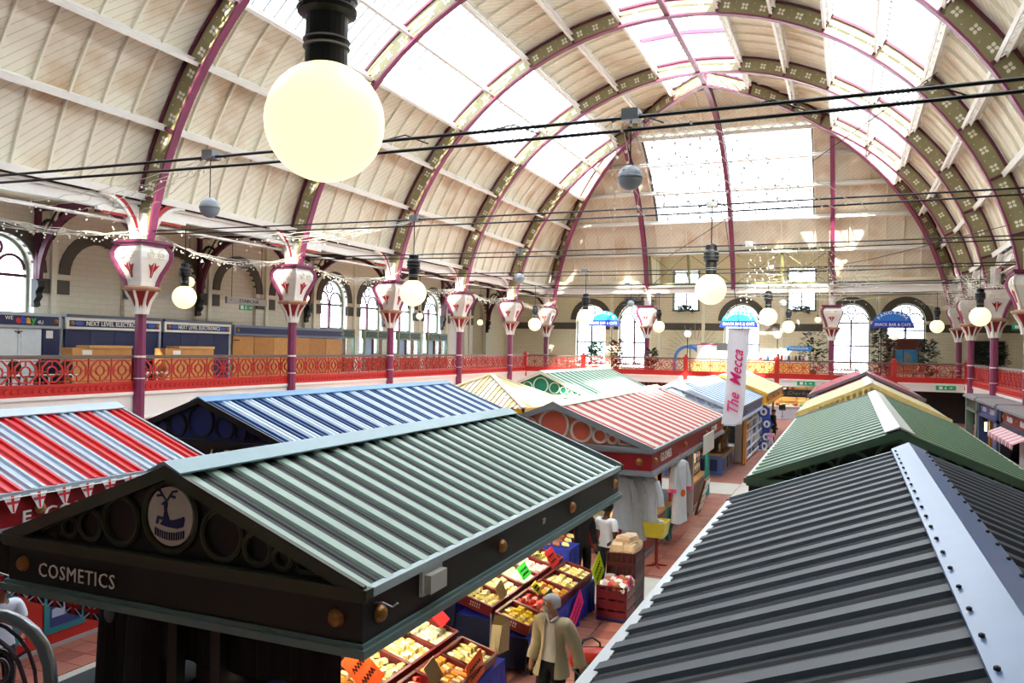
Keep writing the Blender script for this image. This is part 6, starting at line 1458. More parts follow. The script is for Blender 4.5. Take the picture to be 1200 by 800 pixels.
def person(label, loc, rz, H=1.42, skin_c='#b98468', hair=('#2a211c', 'short'), top=('#e6e8ec', 'short'), bottom=('#17171c', 'long'), shoes='#15130f', pose=None, group='people in the market', head_turn=0, build=1.0, jacket=None, extra=None):
    J = dict(pelvis=(0, 0, .53), waist=(0, .005, .61), chest=(0, .005, .72), nb=(0, .01, .815), neck=(0, .0, .855), chin=(0, -.022, .885), head=(0, -.018, .93), crown=(0, -.004, .97))
    for s, n in ((-1, 'l'), (1, 'r')):
        J['sh'+n] = (s*.105, .01, .795); J['el'+n] = (s*.14, .025, .635); J['wr'+n] = (s*.15, -.02, .5); J['pa'+n] = (s*.152, -.035, .462)
        J['hp'+n] = (s*.052, 0, .505); J['kn'+n] = (s*.06, -.01, .28); J['an'+n] = (s*.06, .012, .05); J['to'+n] = (s*.07, -.075, .022)
    if pose: J.update(pose)
    if head_turn:
        c_, s_ = cos(head_turn), sin(head_turn)
        for k in ('chin', 'head', 'crown'): x, y, z = J[k]; J[k] = (x*c_-y*s_, x*s_+y*c_, z)
    V_ = {k: Vector(v)*H for k, v in J.items()}
    Rr_ = dict(pelvis=(.088, .066), waist=(.078, .06), chest=(.09, .066), nb=(.05, .045), neck=.034, chin=(.036, .04), head=(.052, .06), crown=(.036, .042))
    for n in 'lr': Rr_.update({'sh'+n: .042, 'el'+n: .03, 'wr'+n: .019, 'pa'+n: (.014, .026), 'hp'+n: .06, 'kn'+n: .042, 'an'+n: .026, 'to'+n: .022})
    names = list(V_); idx = {k: i for i, k in enumerate(names)}
    E_ = [('pelvis', 'waist'), ('waist', 'chest'), ('chest', 'nb'), ('nb', 'neck'), ('neck', 'chin'), ('chin', 'head'), ('head', 'crown')]
    for n in 'lr': E_ += [('chest', 'sh'+n), ('sh'+n, 'el'+n), ('el'+n, 'wr'+n), ('wr'+n, 'pa'+n), ('pelvis', 'hp'+n), ('hp'+n, 'kn'+n), ('kn'+n, 'an'+n), ('an'+n, 'to'+n)]
    verts = [V_[k] for k in names]; radii = [tuple(q*H*(build if k in ('pelvis', 'waist', 'chest') else 1) for q in (Rr_[k] if isinstance(Rr_[k], tuple) else (Rr_[k],)*2)) for k in names]
    edges = [(idx[a], idx[b]) for a, b in E_]
    # five separate fingers on each hand
    for n in 'lr':
        w_, p = V_['wr'+n], V_['pa'+n]; d = (p-w_).normalized(); sdv = d.cross(Vector((1, 0, 0))).normalized(); inw = sdv.cross(d).normalized()*(1 if n == 'r' else 1)
        for q, (o_, L) in enumerate(((-.021, .042), (-.007, .052), (.007, .049), (.02, .038))):
            b0 = p + sdv*o_*H + d*.012*H; pts = [b0 + d*L*.45*H, b0 + d*L*.8*H + inw*.008*H, b0 + d*L*H + inw*.02*H]
            last = idx['pa'+n]
            for t_, pt in enumerate(pts): verts.append(pt); radii.append((.0068*H,)*2); edges.append((last, len(verts)-1)); last = len(verts)-1
        b0 = p - sdv*.02*H - d*.012*H; last = idx['pa'+n]
        for pt in (b0 - sdv*.014*H + d*.008*H, b0 - sdv*.018*H + d*.03*H + inw*.008*H): verts.append(pt); radii.append((.0075*H,)*2); edges.append((last, len(verts)-1)); last = len(verts)-1
    me = skin(verts, edges, radii, idx['pelvis'])
    body_v = [v.co.copy() for v in me.vertices]; body_n = [v.normal.copy() for v in me.vertices]; body_f = [tuple(p.vertices) for p in me.polygons]
    owner = []
    for p_ in body_v:
        best = None
        for a, b in E_:
            A_b, B_b = V_[a], V_[b]; ab = B_b-A_b; t_ = (p_-A_b).dot(ab)/max(1e-9, ab.length_squared); tc = min(1, max(0, t_))
            ra = Rr_[a][0] if isinstance(Rr_[a], tuple) else Rr_[a]; rb = Rr_[b][0] if isinstance(Rr_[b], tuple) else Rr_[b]
            dd = (p_-(A_b+ab*tc)).length/H/(ra+(rb-ra)*tc)
            if best is None or dd < best[0]: best = (dd, (a, b), t_)
        owner.append((best[1], best[2]))
    me.materials.clear(); SK = P('skin_'+skin_c.strip('#'), skin_c, .5, .06); me.materials.append(SK); me.materials.append(P('eye_white', '#e8e4dc', .3)); me.materials.append(P('eye_dark', '#1c1410', .3)); me.materials.append(P('lip', '#8a4a44', .5))
    # face
    hc = V_['head']; ht = head_turn; fw = Vector((sin(ht), -cos(ht), 0)); rt = Vector((cos(ht), sin(ht), 0)); up = Vector((0, 0, 1))
    def fp(a, b, c): return hc + rt*a*H + up*b*H + fw*c*H
    m = MB(); m.add([fp(-.009, -.016, .05), fp(.009, -.016, .05), fp(0, -.018, .072), fp(0, .012, .054)], [(0, 2, 1), (0, 3, 2), (1, 2, 3)]); add_to(me, m, 0)
    for s in (-1, 1):
        add_to(me, MB().sphere(fp(s*.02, .004, .046), .0075*H, 8, 6), 1); add_to(me, MB().sphere(fp(s*.02, .004, .0515), .004*H, 6, 5), 2)
        add_to(me, MB().sphere(fp(s*.052, -.006, .0), .014*H, 8, 6, sc=(.45, .8, 1.3)), 0)
    m = MB(); m.bar(fp(-.016, -.031, .05), fp(.016, -.031, .05), .006*H, .007*H); add_to(me, m, 3)
    o = bpy.data.objects.new('person', me); COL.objects.link(o); o.location = loc; o.rotation_euler = (0, 0, rz); tag(o, label, 'person', group)
    # hair
    m = MB(); hcol = P('hair_'+hair[0].strip('#'), hair[0], .7, .2); n, L = 16, 7
    for l in range(L):
        ph = PI/2*l/(L-1)*1.15
        for i in range(n):
            a = 2*PI*i/n; front = cos(a); r0 = (.061 if hair[1] == 'beard' else .066)*H*cos(ph*.87); z = .0 + .06*sin(ph*.87)
            lo = (-.03 if front < .3 else (.032 if hair[1] == 'beard' else .02)) if l == 0 else z
            p = hc + (fw*front*1.04*r0*1.06) + rt*(sin(a)*r0*.9) + up*((lo+.002)*H) - fw*.006*H; m.v.append(tuple(p))
    m.f = [(l*n+i, l*n+(i+1) % n, (l+1)*n+(i+1) % n, (l+1)*n+i) for l in range(L-1) for i in range(n)] + [tuple((L-1)*n+i for i in range(n))]; m.mi = [0]*len(m.f)
    if hair[1] == 'long':
        m.sphere(hc - fw*.035*H - up*.05*H, .055*H, 12, 8, sc=(1.05, .9, 1.5))
    obj('hair', m, hcol, o, smooth=True)
    if hair[1] == 'beard':
        m = MB().sphere(hc + fw*.03*H - up*.042*H, .034*H, 12, 8, sc=(1.05, .95, .85)); obj('beard', m, P('beard_grey', '#b9b2a8', .8, .15), o, smooth=True)
    # clothing: shells lifted off the body along its normals, so they follow every limb
    def shell(name, spans, pad, col, low=0, zcut=None):
        vs, fs, keep = [], [], {}
        for poly in body_f:
            if all(owner[v][0] in spans and spans[owner[v][0]][0] <= owner[v][1] <= spans[owner[v][0]][1] for v in poly):
                q = []
                for v in poly:
                    if v not in keep:
                        keep[v] = len(vs); p_ = body_v[v]; n_ = body_n[v]; lf = max(0, (.6*H-p_.z)/(.2*H))*low
                        vs.append(p_ + n_*((pad+lf)*H))
                    q.append(keep[v])
                fs.append(tuple(q))
        mb2 = MB(); mb2.add(vs, fs); c = obj(name, mb2, P('cloth_'+col.strip('#'), col, .75, .1), o, smooth=True)
        if zcut:
            b2 = bmesh.new(); b2.from_mesh(c.data); bmesh.ops.bisect_plane(b2, geom=b2.verts[:]+b2.edges[:]+b2.faces[:], plane_co=(0, 0, zcut*H), plane_no=(0, 0, -1), clear_outer=True); b2.to_mesh(c.data); b2.free()
        return c
    T_ = {('pelvis', 'waist'): (-1, 2), ('waist', 'chest'): (-1, 2), ('chest', 'nb'): (-1, .93)}
    for n in 'lr': T_[('chest', 'sh'+n)] = (-1, 2)
    def sleeves(d, kind):
        for n in 'lr':
            if kind == 'short': d[('sh'+n, 'el'+n)] = (-1, .78)
            elif kind == 'long': d[('sh'+n, 'el'+n)] = (-1, 2); d[('el'+n, 'wr'+n)] = (-1, .95); 
        return d
    if top:
        d = sleeves(dict(T_), top[1])
        if top[1] == 'none': d[('chest', 'nb')] = (-1, .3); [d.pop(('chest', 'sh'+n)) for n in 'lr']
        for n in 'lr': d[('pelvis', 'hp'+n)] = (-1, 2); d[('hp'+n, 'kn'+n)] = (-1, .15)
        shell('shirt', d, .009, top[0], zcut=None if (top[1] == 'long' or (pose and 'pelvis' in pose)) else (.535 if jacket else .495))
    if bottom:
        d = {('pelvis', 'waist'): (-1, .35)}
        for n in 'lr': d[('pelvis', 'hp'+n)] = (-1, 2); d[('hp'+n, 'kn'+n)] = (-1, 2); d[('kn'+n, 'an'+n)] = (-1, .97)
        shell('trousers', d, .006, bottom[0])
    if jacket:
        d = sleeves(dict(T_), 'long')
        for n in 'lr': d[('pelvis', 'hp'+n)] = (-1, 2); d[('hp'+n, 'kn'+n)] = (-1, .5)
        shell('jacket', d, .019, jacket, low=.02, zcut=.435)
    for n in 'lr':
        a, b = V_['an'+n], V_['to'+n]; m = MB().tube([a + Vector((0, .035*H, -.02*H)), a + Vector((0, -.0*H, -.012*H)), a.lerp(b, .6) - Vector((0, 0, .004*H)), b - Vector((0, .012*H, 0))], [.026*H, .033*H, .03*H, .016*H], 10); obj('shoe', m, P('shoe_'+shoes.strip('#'), shoes, .5), o, smooth=True)
    if extra: extra(o, V_, H)
    return o
# the old man in the beige jacket
def man_extra(o, V_, H):
    f = lambda u, v, d: (u*H, -d*H, v*H)
    jk = [c for c in o.children if c.name.startswith('jacket')][0].data
    bm = bmesh.new(); bm.from_mesh(jk); dead = []
    for x_, nx in ((-.03, 1), (.046, 1)): bmesh.ops.bisect_plane(bm, geom=bm.verts[:]+bm.edges[:]+bm.faces[:], plane_co=(x_*H, 0, .8*H), plane_no=(1, 0, -.06 if x_ < 0 else .06))
    for fc in bm.faces:
        c = fc.calc_center_median()/H
        if c.y < -.0 and .3 < c.z < .9 and -.03+.06*(c.z-.8) < c.x < .046-.06*(c.z-.8): dead.append(fc)
    bmesh.ops.delete(bm, geom=dead, context='FACES'); bm.to_mesh(jk); bm.free()
    m = MB().tube([f(-.04, .84, .02), f(-.012, .822, .048), f(.01, .812, .06)], [.01*H, .012*H, .004*H], 6).tube([f(.05, .84, .02), f(.03, .822, .046), f(.014, .812, .06)], [.01*H, .012*H, .004*H], 6); obj('collar', m, P('collar_white', '#dfe2e6', .7), o)
MANP = (-2.72, 7.72, FZ)
person('old man with grey beard in a beige jacket walking down the aisle', MANP, rad(-12), 1.44, '#bd8a70', ('#b9b7b4', 'beard'), ('#d9d3c4', 'short'), ('#121216', 'long'), jacket='#b4a684', build=1.04, head_turn=rad(-38), extra=man_extra,
       pose=dict(elr=(.155, .06, .63), wrr=(.175, .09, .5), par=(.178, .1, .462), ell=(-.14, .03, .635), wrl=(-.14, -.05, .51), knl=(-.06, -.045, .285), anl=(-.06, -.01, .05), tol=(-.068, -.095, .022), anr=(.062, .06, .055), tor=(.07, -.025, .022)))
r = thing('shopping_trolley', 'black wheeled shopping trolley with a red bag on top pulled by the old man', 'trolley', (-2.5, 8.3, FZ), rad(20))
obj('trolley_body', MB().bb(-.16, .16, -.13, .13, .1, .5), P('trolley_black', '#151518', .6), r); obj('handle', MB().tube([(-.1, -.15, .1), (-.12, -.18, .5), (-.2, -.42, .66), (-.16, -.45, .68)], .012, 6), GREYSTEEL, r)
for s in (-1, 1): obj('wheel', MB().tube([(s*.15, .08, .07), (s*.18, .08, .07)], .07, 14), BLACK, r)
REDB = mat('red_leather', '#d8341f', .3, var=.2)
r = thing('red_bag', 'shiny red holdall with black handle lying on the shopping trolley', 'bag', (-2.5, 8.3, FZ+.5), rad(20)); obj('bag_body', MB().tube([(-.22, 0, .1), (-.2, 0, .1), (-.1, 0, .115), (.1, 0, .12), (.22, 0, .1), (.25, 0, .09)], [.05, .1, .115, .115, .1, .05], 12), REDB, r, smooth=True)
obj('carry_handle', MB().tube([(-.1, 0, .2), (-.08, 0, .3), (.02, 0, .33), (.1, 0, .28), (.11, 0, .2)], .012, 6), BLACK, r); obj('zip', MB().bar((-.2, 0, .225), (.2, 0, .235), .012, .01), DARK, r)
# two people by the red stall
def cap_extra(o, V_, H):
    hc = V_['head']; m = MB().sphere(hc + Vector((0, .005, .022))*H, .07*H, 14, 8, sc=(.92, 1.05, .8)); obj('knit_cap', m, P('cap_black', '#16150f', .8), o, smooth=True)
    for q, (c, d) in enumerate((('#3a8a3a', .03), ('#e0c030', .022), ('#c8302a', .013))): obj('cap_badge', MB().sphere(hc + Vector((.045, .045+.004*q, .0))*H, d*H, 8, 6, sc=(.9, .9, 1.2)), P('badge_%d' % q, c), o)
person('person in a white T-shirt and black knit cap seen from behind', (-3.6, 12.75, FZ), rad(160), 1.42, '#5a3a2a', ('#15120f', 'short'), ('#e8ebf2', 'short'), ('#2a3040', 'long'), extra=cap_extra)
person('person in a black shirt standing behind the display end', (-3.95, 12.55, FZ), rad(40), 1.45, '#6a4634', ('#15120f', 'short'), ('#101014', 'long'), ('#101014', 'long'), build=1.1)
person('person in a white shirt at the far left edge beside the red stall', (-8.1, 5.75, FZ), rad(70), 1.42, '#9a6a50', ('#3a2a20', 'short'), ('#dfe4f4', 'short'), ('#22262e', 'long'), pose=dict(elr=(.15, -.02, .64), wrr=(.12, -.12, .58), par=(.1, -.15, .57)))
# aisle, far end
person('child in a pink top standing in the aisle by the blue shelving', (-2.75, 32.6, FZ), rad(10), .95, '#c99880', ('#6a4630', 'short'), ('#e8a8cc', 'short'), ('#c9c4c8', 'long'))
person('person dressed in black standing past the round signs', (-3.0, 36.6, FZ), rad(120), 1.45, '#9a7560', ('#1a1512', 'short'), ('#17171a', 'long'), ('#1a1a1e', 'long'))
person('person in a green high visibility vest at the right edge', (3.6, 22.4, FZ), rad(-30), 1.42, '#b06a58', ('#3a2a22', 'short'), ('#7be03a', 'short'), ('#23303a', 'long'))
sit = dict(pelvis=(0, 0, .30), waist=(0, .01, .38), chest=(0, -.005, .49), nb=(0, -.01, .585), neck=(0, -.02, .625), chin=(0, -.045, .655), head=(0, -.04, .70), crown=(0, -.026, .74))
for s, n in ((-1, 'l'), (1, 'r')): sit.update({'sh'+n: (s*.1, -.005, .565), 'el'+n: (s*.13, -.05, .42), 'wr'+n: (s*.1, -.17, .42), 'pa'+n: (s*.09, -.205, .425), 'hp'+n: (s*.052, 0, .285), 'kn'+n: (s*.06, -.22, .28), 'an'+n: (s*.06, -.2, .05), 'to'+n: (s*.065, -.28, .022)})
person('woman with dark hair in a patterned sleeveless dress seated at the end gallery', (3.72, 52.6, GF), rad(-90), 1.4, '#c4967c', ('#2a1c16', 'long'), ('#6a5a78', 'none'), ('#5a5068', 'long'), pose=sit, group='people on the gallery')
# ------------------------------------------------------------------ ground floor fronts below the galleries
# far shop under the end gallery
fs = thing('snack_shop', 'warmly lit snack shop under the end gallery with dark sign', 'shop', (-3.0, 50.6, FZ))
obj('sign_board', MB().bb(-2.3, 3.4, -.3, -.2, 1.28, 1.72), P('sign_black', '#16191a', .5), fs); text('The Derby Pantry', .3, (.5, -.31, 1.5), (1, 0, 0), (0, 0, 1), P('sign_dull_gold', '#6e6a58'), fs, 'sign_lettering', shear=.2, width=3.6)
obj('back_wall', MB().bb(-2.4, 3.6, 2.2, 2.3, 0, 1.8), P('shop_yellow_wall', '#ecd68c', .5), fs); obj('counter', MB().bb(-1.6, 3.4, -.9, -.5, 0, .72), P('shop_counter_pale', '#cfd2dc', .4), fs); obj('counter_top', MB().bb(-1.7, 3.5, -1.0, -.4, .72, .77), WHITE, fs)
obj('display_case', MB().bb(-.3, 1.8, -.7, -.45, .77, 1.0), WGLASS, fs); obj('cupboard', MB().bb(-.9, 0, 2.0, 2.2, .9, 1.4), WOOD, fs); obj('tall_cabinet', MB().bb(-2.2, -1.4, 1.6, 2.2, 0, 1.6), P('cab_tan', '#c99a5a'), fs)
for x in (-1.9, 0.6, 2.6): obj('wall_panel', MB().bb(x-.03, x+.03, 2.15, 2.2, 0, 1.8), P('strip_olive', '#b9a45a'), fs)
for i in range(8): tag(obj('food_tub', MB().lathe([(.1, 0), (.13, .1), (.12, .13)], 10), [P('tub_cream', '#eee2b8'), P('tub_red', '#c23a2a'), P('tub_green', '#7a9a4a')][i % 3], loc=(-4.2+.33*i, 49.95, FZ+.77)), '%s food tub on the snack shop counter, %s along' % (['cream', 'red', 'green'][i % 3], ORD[i]), 'tub', 'food tubs on the snack counter')
for i, x in enumerate((-3.55, -2.35)):
    r = thing('bar_stool', 'black backed bar stool %s at the snack shop counter' % ['left', 'right'][i], 'stool', (x, 49.2, FZ), group='bar stools at the snack shop'); obj('seat', MB().lathe([(.18, .55), (.2, .58), (.18, .61)], 14), BLACK, r); obj('backrest', MB().bb(-.18, .18, -.2, -.16, .62, .86), BLACK, r); obj('pedestal', MB().lathe([(.18, 0), (.17, .02), (.025, .04), (.025, .55)], 10), GREYSTEEL, r); obj('footrest', MB().ring(lambda u, v, d: (u, v, d), 0, 0, .1, .12, .2, .22, 12), GREYSTEEL, r)
for x in (-3.6, -1.2): striplight('striplight inside the snack shop, %s' % ('left' if x < -3 else 'right'), x, 51.6, 2.5, 1.5, 60)
struct('wall_under_end', MB().bb(WL, XL, 52.9, 53.1, FZ, 2.9).bb(XL, -5.6, 52.9, 53.1, FZ, 2.9).bb(.8, XR+5, 52.9, 53.1, FZ, 2.9), P('dark_frontage', '#2a2522', .6), 'dark shopfront wall under the end gallery')
m = MB()
for i in range(40): m.bb(-15+i*.3, -14.85+i*.3, 52.6, 52.88, 2.3, 2.6)
struct('trim_6', m, P('brick_red_band', '#8a4a3a', .6), 'red and cream dentil band under the end gallery')
# frontage under the left gallery
r = thing('street_shop', 'grey fronted shop under the left gallery hung with colourful goods', 'shop', (XL-.55, 12.5, FZ))
obj('shop_wall', MB().bb(-.2, 0, -4, 30, 0, 2.1), P('shop_grey_wall', '#9aa0aa', .5), r); obj('sign_board', MB().bb(0, .06, -2, 6.6, .95, 1.35), P('shop_sign_slate', '#3d4656', .5), r); obj('white_pillar', MB().bb(0, .25, 6.9, 7.5, 0, 2.0), WHITE, r)
gc = ['#2a5ad0', '#d8327a', '#2f2f3a', '#4a2a8a', '#d8a02a', '#2f9ad0', '#e8e8e8', '#1c1c20']
for i in range(16):
    y = 13.2+i*.62; o = thing('hung_goods', '%s item hanging in front of the shop under the left gallery, %s from the left' % (['blue', 'pink', 'dark', 'violet', 'amber', 'cyan', 'white', 'black'][i % 8], (ORD+['thirteenth', 'fourteenth', 'fifteenth', 'last'])[i]), 'goods', (XL-.42, y, FZ+.85), group='goods hanging under the left gallery')
    obj('item_body', MB().lathe([(.1, 0), (.14, .08), (.12, .3), (.05, .38)], 8, sx=.6), P('goods_hung_%d' % (i % 8), gc[i % 8], .5), o); obj('item_hook', MB().tube([(0, 0, .36), (0, 0, .46), (-.08, 0, .48)], .01, 5), GREYSTEEL, o)
# shopfronts at the right
def front(label, y0, y1, frame_, sign, panel, words=None, x=4.95):
    r = thing('side_shop', label, 'shop', (x, y0, FZ), group='shopfronts along the right aisle'); L = y1-y0
    obj('cornice', MB().bb(-.1, 1.1, 0, L, 2.02, 2.12).bb(-.04, 1.1, 0, L, 2.12, 2.17), P('cornice_grey', '#8f8f92', .5), r); obj('frame', MB().bb(0, .3, 0, .3, 0, 2.05).bb(0, .3, L-.3, L, 0, 2.05).bb(0, .3, 0, L, 1.96, 2.05).bb(0, .3, 0, L, 1.46, 1.58), frame_, r)
    s_ = obj('sign_panel', MB().bb(.06, .2, .3, L-.3, 1.58, 1.96), sign, r)
    if words:                                            # lettering too small to read in the photo: two blurred white word shapes
        m = MB(); rg = random.Random(words)
        for c in (.3, .7):
            for i in range(7):
                y = L*c-.45+i*.14; h = .07+.03*(i % 2); m.bb(.035, .06, y, y+.025, 1.77-h, 1.77+h); m.bb(.035, .06, y, y+.09, 1.77+h*(.9 if i % 3 else -.9)-.014, 1.77+h*(.9 if i % 3 else -.9)+.014)
        obj('sign_lettering', m, WHITE, r)['kind'] = 'stuff'
    for y in (.42, L/2, L-.42): obj('boss', MB().lathe([(.06, 0), (.05, .02), (.001, .04)], 10), GOLD, s_, loc=(.06, y, 1.77)).rotation_euler = (0, -PI/2, 0)
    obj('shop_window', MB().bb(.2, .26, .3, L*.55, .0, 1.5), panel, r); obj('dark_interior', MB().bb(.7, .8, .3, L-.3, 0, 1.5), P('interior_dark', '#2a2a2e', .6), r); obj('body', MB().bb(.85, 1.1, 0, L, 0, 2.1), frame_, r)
    return r
SL = P('frame_slate', '#343a46', .45)
a_ = front('red signed shopfront with pink scalloped awning on the right', 27.6, 33.4, SL, P('sign_crimson', '#7a1722', .4), P('window_pale', '#c2c6ce', .4), 3)
aw = MB()
for i in range(14):
    y = .5+i*.34; aw.add([(-.02, y, 1.44), (-.02, y+.33, 1.44), (-.42, y+.33, 1.26), (-.42, y, 1.26), (-.43, y+.05, 1.12), (-.43, y+.17, 1.08), (-.43, y+.28, 1.12)], [(0, 1, 2, 3), (3, 2, 6, 5, 4)], i % 2)
obj('scalloped_awning', aw, [P('awning_pink', '#d68a94', .6), P('awning_white', '#e2ccd0', .6)], a_)
b_ = front('blue signed shopfront with an orange lit doorway on the right', 33.9, 38.6, P('frame_blue_grey', '#3c4c78', .45), P('sign_blue', '#263f86', .4), P('window_blue', '#4a5f9a', .4), 4)
obj('door_edge', MB().bb(.1, .3, 2.3, 2.5, 0, 1.5), P('door_orange', '#b0702a', .4), b_); obj('wall_light', MB().bb(-.02, .06, 2.6, 2.72, .95, 1.3), mat('wall_light_glow', '#ffe39a', .4, var=0, emit=3), b_)
front('sage green shopfront farthest back on the right', 39.0, 42.6, P('frame_sage', '#6d8272', .45), P('sign_dark_green', '#1f352c', .4), P('window_mint', '#b6cec0', .4))
# ------------------------------------------------------------------ white banner
r = thing('hanging_banner', 'tall white banner reading The Mecca above the aisle', 'banner', (-2.58, 20.5, 2.9), rad(-4)); m = MB(); vs = []; n = 14
for i in range(n+1):
    t = i/n; cxb = -.09+.17*t*1.0 + .02*sin(t*5); hw = .24+.01*t
    for q in (-1, -.5, 0, .5, 1): vs.append((cxb+q*hw, .03*sin(t*7+q*1.5), t*2.34))
k = len(vs); vs += [(x, y+.012, z) for x, y, z in vs]
fs_ = [(i*5+q, i*5+q+1, i*5+5+q+1, i*5+5+q) for i in range(n) for q in range(4)]; fs_ += [tuple(k+j for j in f) for f in fs_]
obj('banner_sheet', m.add(vs, fs_), P('banner_white', '#eeedf6', .7, .03), r)
PKK = mat('letter_magenta', '#e0287e', .5, var=.05)
text('The  Mecca', .38, (-.0, -.035, 1.02), (.07, 0, 1), (-1, 0, .07), PKK, r, 'banner_lettering', ext=.004, shear=.45, width=1.55, bold=.004)
obj('top_rod', MB().tube([(-.22, 0, 2.35), (.36, 0, 2.35)], .015, 6), GREYSTEEL, r); obj('hanging_cord', MB().tube([(.07, 0, 2.35), (.0, -1.75, 5.12)], .008, 4), RUBBER, r)
# ------------------------------------------------------------------ bunting
r = thing('flag_bunting', 'string of white and red cross flags along the eave of the red stall', 'bunting', (-8.58, 4.4, 2.94)); STW, STR = P('flag_white', '#e9e9ee', .7), P('flag_red', '#c8202a', .7)
obj('string', MB().tube([(0, 0, 0), (.01, 2.4, -.03), (0, 4.8, .0)], .006, 4), WHITE, r)
for i in range(15):
    y = .08+i*.32; fl = obj('flag', MB().add([(.0, y, 0), (0, y+.22, 0), (.03, y+.13, -.19), (.03, y+.09, -.19), (-.006, y, 0), (-.006, y+.22, 0), (.024, y+.11, -.19)], [(0, 1, 2, 3), (4, 5, 6)]), STW, r)
    obj('cross', MB().add([(.006, y+.09, 0), (.006, y+.13, 0), (.036, y+.12, -.18), (.036, y+.1, -.18), (.018, y+.03, -.06), (.018, y+.19, -.06), (.022, y+.18, -.09), (.022, y+.04, -.09)], [(0, 1, 2, 3), (4, 5, 6, 7)]), STR, fl)
r = thing('union_flag_bunting', 'string of dark blue union flags below the left side of the COSMETICS stall', 'bunting', (-7.9, 5.5, 2.34)); obj('string', MB().tube([(-.2, 0, .05), (.9, .0, -.05), (2.1, 0, -.13)], .006, 4), WHITE, r)
UB = P('flag_navy', '#1d2458', .7)
for i in range(8):
    x0_, z_ = .05+.25*i, -.02*i+.0; f = lambda u, v, d: (x0_+u, d+.05*v*(i % 3-1), z_+v+.08*u*((i % 2)-.5))
    fl = obj('flag', MB().prism([(0, -.16), (.21, -.16), (.21, 0), (0, 0)], f, 0, .006), UB, r)
    m = MB(); m.prism([(.088, -.16), (.122, -.16), (.122, 0), (.088, 0)], f, -.006, .012); m.prism([(0, -.097), (.21, -.097), (.21, -.063), (0, -.063)], f, -.006, .012); obj('red_cross', m, STR, fl)
    m = MB()
    for a, b in (((0, 0), (.21, -.16)), ((0, -.16), (.21, 0))): m.bar(f(a[0], a[1], .003), f(b[0], b[1], .003), .014, .014)
    obj('white_saltire', m, STW, fl)
# ------------------------------------------------------------------ fairy light nets (uncountable little bulbs on wires)
rng = random.Random(31); WIRE = P('fairy_wire', '#cfcabd', .5); BULB = P('fairy_bulb', '#fbf6e6', .3, 0)
def fairy(label, strands, drop, seed):
    rg = random.Random(seed); m = MB(); b = MB()
    for p0, p1, sg in strands:
        p0, p1 = Vector(p0), Vector(p1); n = max(6, int((p1-p0).length/.35)); pts = []
        for i in range(n+1):
            t = i/n; p = p0.lerp(p1, t); pts.append(p + Vector((rg.uniform(-.05, .05), rg.uniform(-.05, .05), -sg*4*t*(1-t)+rg.uniform(-.04, .04))))
        m.tube(pts, .008, 3, cap=False)
        for q in pts:
            if rg.random() < drop:
                q2 = q + Vector((0, 0, -rg.uniform(.05, .2))); b.box(q2, (.03, .03, .04))
    o = obj('fairy_lights', m, WIRE); tag(o, label, 'fairy lights', 'fairy light nets', 'stuff'); c = obj('bulbs', b, BULB, o); c['kind'] = 'stuff'
S = []
for k in range(5):
    for j in range(7): S.append(((XL+.1, COLY[k]+.3, 7.95+.06*j), (XL+.2+.12*j, COLY[k+1]-.3, 7.9+.05*j), .25+.1*j))
for j in range(6): S.append(((XL+.1, 11.5, 8.1+.05*j), (XL+.2+.1*j, 18.5, 7.9+.05*j), .2+.1*j))
fairy('nets of fairy lights draped along the left gallery columns', S, .8, 1)
S = []
for k in range(2, 5):
    for j in range(9): S.append(((XR-.1-.1*j, COLY[k]+.3, 7.9+.09*j), (XR-.2-.2*j, COLY[k+1]-.3, 7.7+.1*j), .2+.12*j))
for k in (3, 4):
    for j in range(8): S.append(((XR-.3, COLY[k]-.4, 7.5+.15*j), (XR-2.4-.1*j, COLY[k]+.4, 7.4+.08*j), .1))
fairy('tangled nets of fairy lights around the right gallery columns', S, .8, 2)
S = []
for j in range(16): S.append(((-2.9+.16*j, 26.16, 8.0), (-3.4+.28*j, 29.5, 6.6+.14*(j % 4)), .15))
for j in range(6): S.append(((-3.6, 29.4, 6.65+.16*j), (1.2, 29.6, 6.6+.16*j), .12))
fairy('net of fairy lights hanging in mid hall right of the central globe lamp', S, 1.0, 3)
S = []
for j in range(9): S.append(((-3.2+.14*j, 11.34, 7.95), (-4.1+.55*j, 14.6, 7.1), .05))
fairy('strands of fairy lights falling beside the grey ball before the skylight', S, 1.0, 4)
S = []
for j in range(5): S.append(((XL+.3, 14.0+.9*j, 8.2), (-10.7, 11.34, 8.0), .2)); S.append(((XL+.3, 20.0+.9*j, 8.2), (-10.7, 18.75, 8.0), .2))
fairy('fine wires fanning from the left columns to the nearest cables', S, .2, 5)
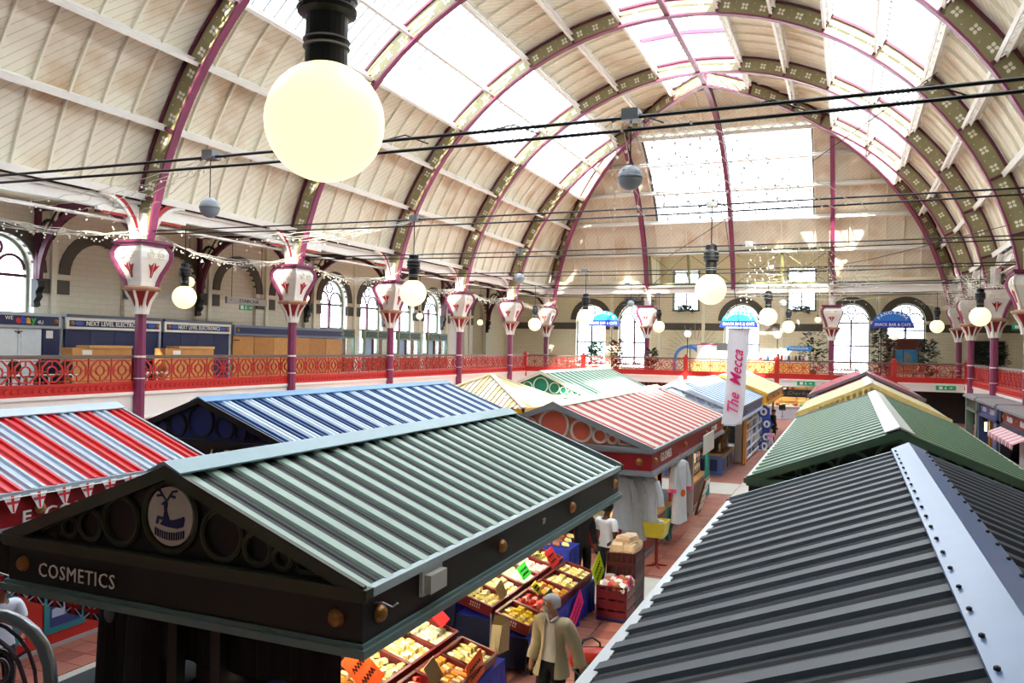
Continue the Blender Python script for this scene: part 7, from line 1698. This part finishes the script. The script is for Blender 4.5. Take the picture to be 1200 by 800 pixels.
# thin stay wires
for i, (a, b, lb) in enumerate((((2.2, 26, 12.8), (-7.0, 33.5, 8.6), 'thin stay wire crossing the right skylights'), ((5.2, 33.5, 9.4), (-3.5, 40, 8.2), 'thin stay wire crossing the right ribs'), ((5.5, 41, 8.8), (-6.5, 52, 9.6), 'thin stay wire before the end boards'))):
    tag(obj('stay_wire', MB().tube([a, ((a[0]+b[0])/2, (a[1]+b[1])/2, (a[2]+b[2])/2-.15), b], .014, 5), RUBBER), lb, 'wire', 'thin stay wires')
# ------------------------------------------------------------------ stair handrail beside the camera
RB = Vector((-1.54, 1.205, FZ+1.6))
r = thing('stair_handrail', 'curved steel stair handrail with iron scrollwork in the lower left corner', 'handrail', RB)
STEEL = mat('polished_steel', '#85888e', .25, metal=.9, var=.05); IRON = P('handrail_iron', '#4a3a44', .45)
RAIL = [Vector(q)-RB for q in ((-1.79, 1.097, 4.10), (-1.705, 1.134, 4.113), (-1.664, 1.152, 4.117), (-1.626, 1.168, 4.115), (-1.598, 1.179, 4.103), (-1.573, 1.19, 4.082), (-1.554, 1.198, 4.053), (-1.542, 1.203, 4.016), (-1.538, 1.205, 3.977), (-1.537, 1.207, 3.887), (-1.538, 1.207, 3.761), (-1.538, 1.207, 3.3), (-1.538, 1.207, FZ+1.6))]
obj('rail', MB().tube(RAIL, .0135, 12), STEEL, r, smooth=True)
ex = Vector((-.92, -.4, 0)); ez = Vector((0, 0, 1))
obj('inner_bar', MB().tube([p+ex*.03-ez*.012 for p in RAIL[:12]], .004, 6).tube([p+ex*.05-ez*.035 for p in RAIL[:12]], .005, 6), IRON, r)
for q in range(3):
    cc = Vector((-1.638, 1.165, 4.0-.17*q))-RB; m = MB()
    for rr in (.018, .034): m.tube([cc - ex*rr*.8*cos(a*PI/10) + ez*rr*1.25*sin(a*PI/10) for a in range(20)], .0045, 5, closed=True)
    for a in range(4): m.bar(cc - ex*.03*cos(a*PI/2+.6) + ez*.04*sin(a*PI/2+.6), cc - ex*.065*cos(a*PI/2+.6) + ez*.075*sin(a*PI/2+.6), .006)
    obj('scroll_ring', m, IRON, r)
# ------------------------------------------------------------------ bring the whole place to metres (1 unit = 1.2 m)
S_ = 1.2
for o in list(sc.objects):
    if o.parent is None and o.type != 'LIGHT':
        o.location = o.location * S_ + Vector((0, 0, -FZ*S_))
        if o.type != 'CAMERA': o.scale = o.scale * S_
        else: o.scale = (1, 1, 1)
    elif o.parent is None:
        o.location = o.location * S_ + Vector((0, 0, -FZ*S_))
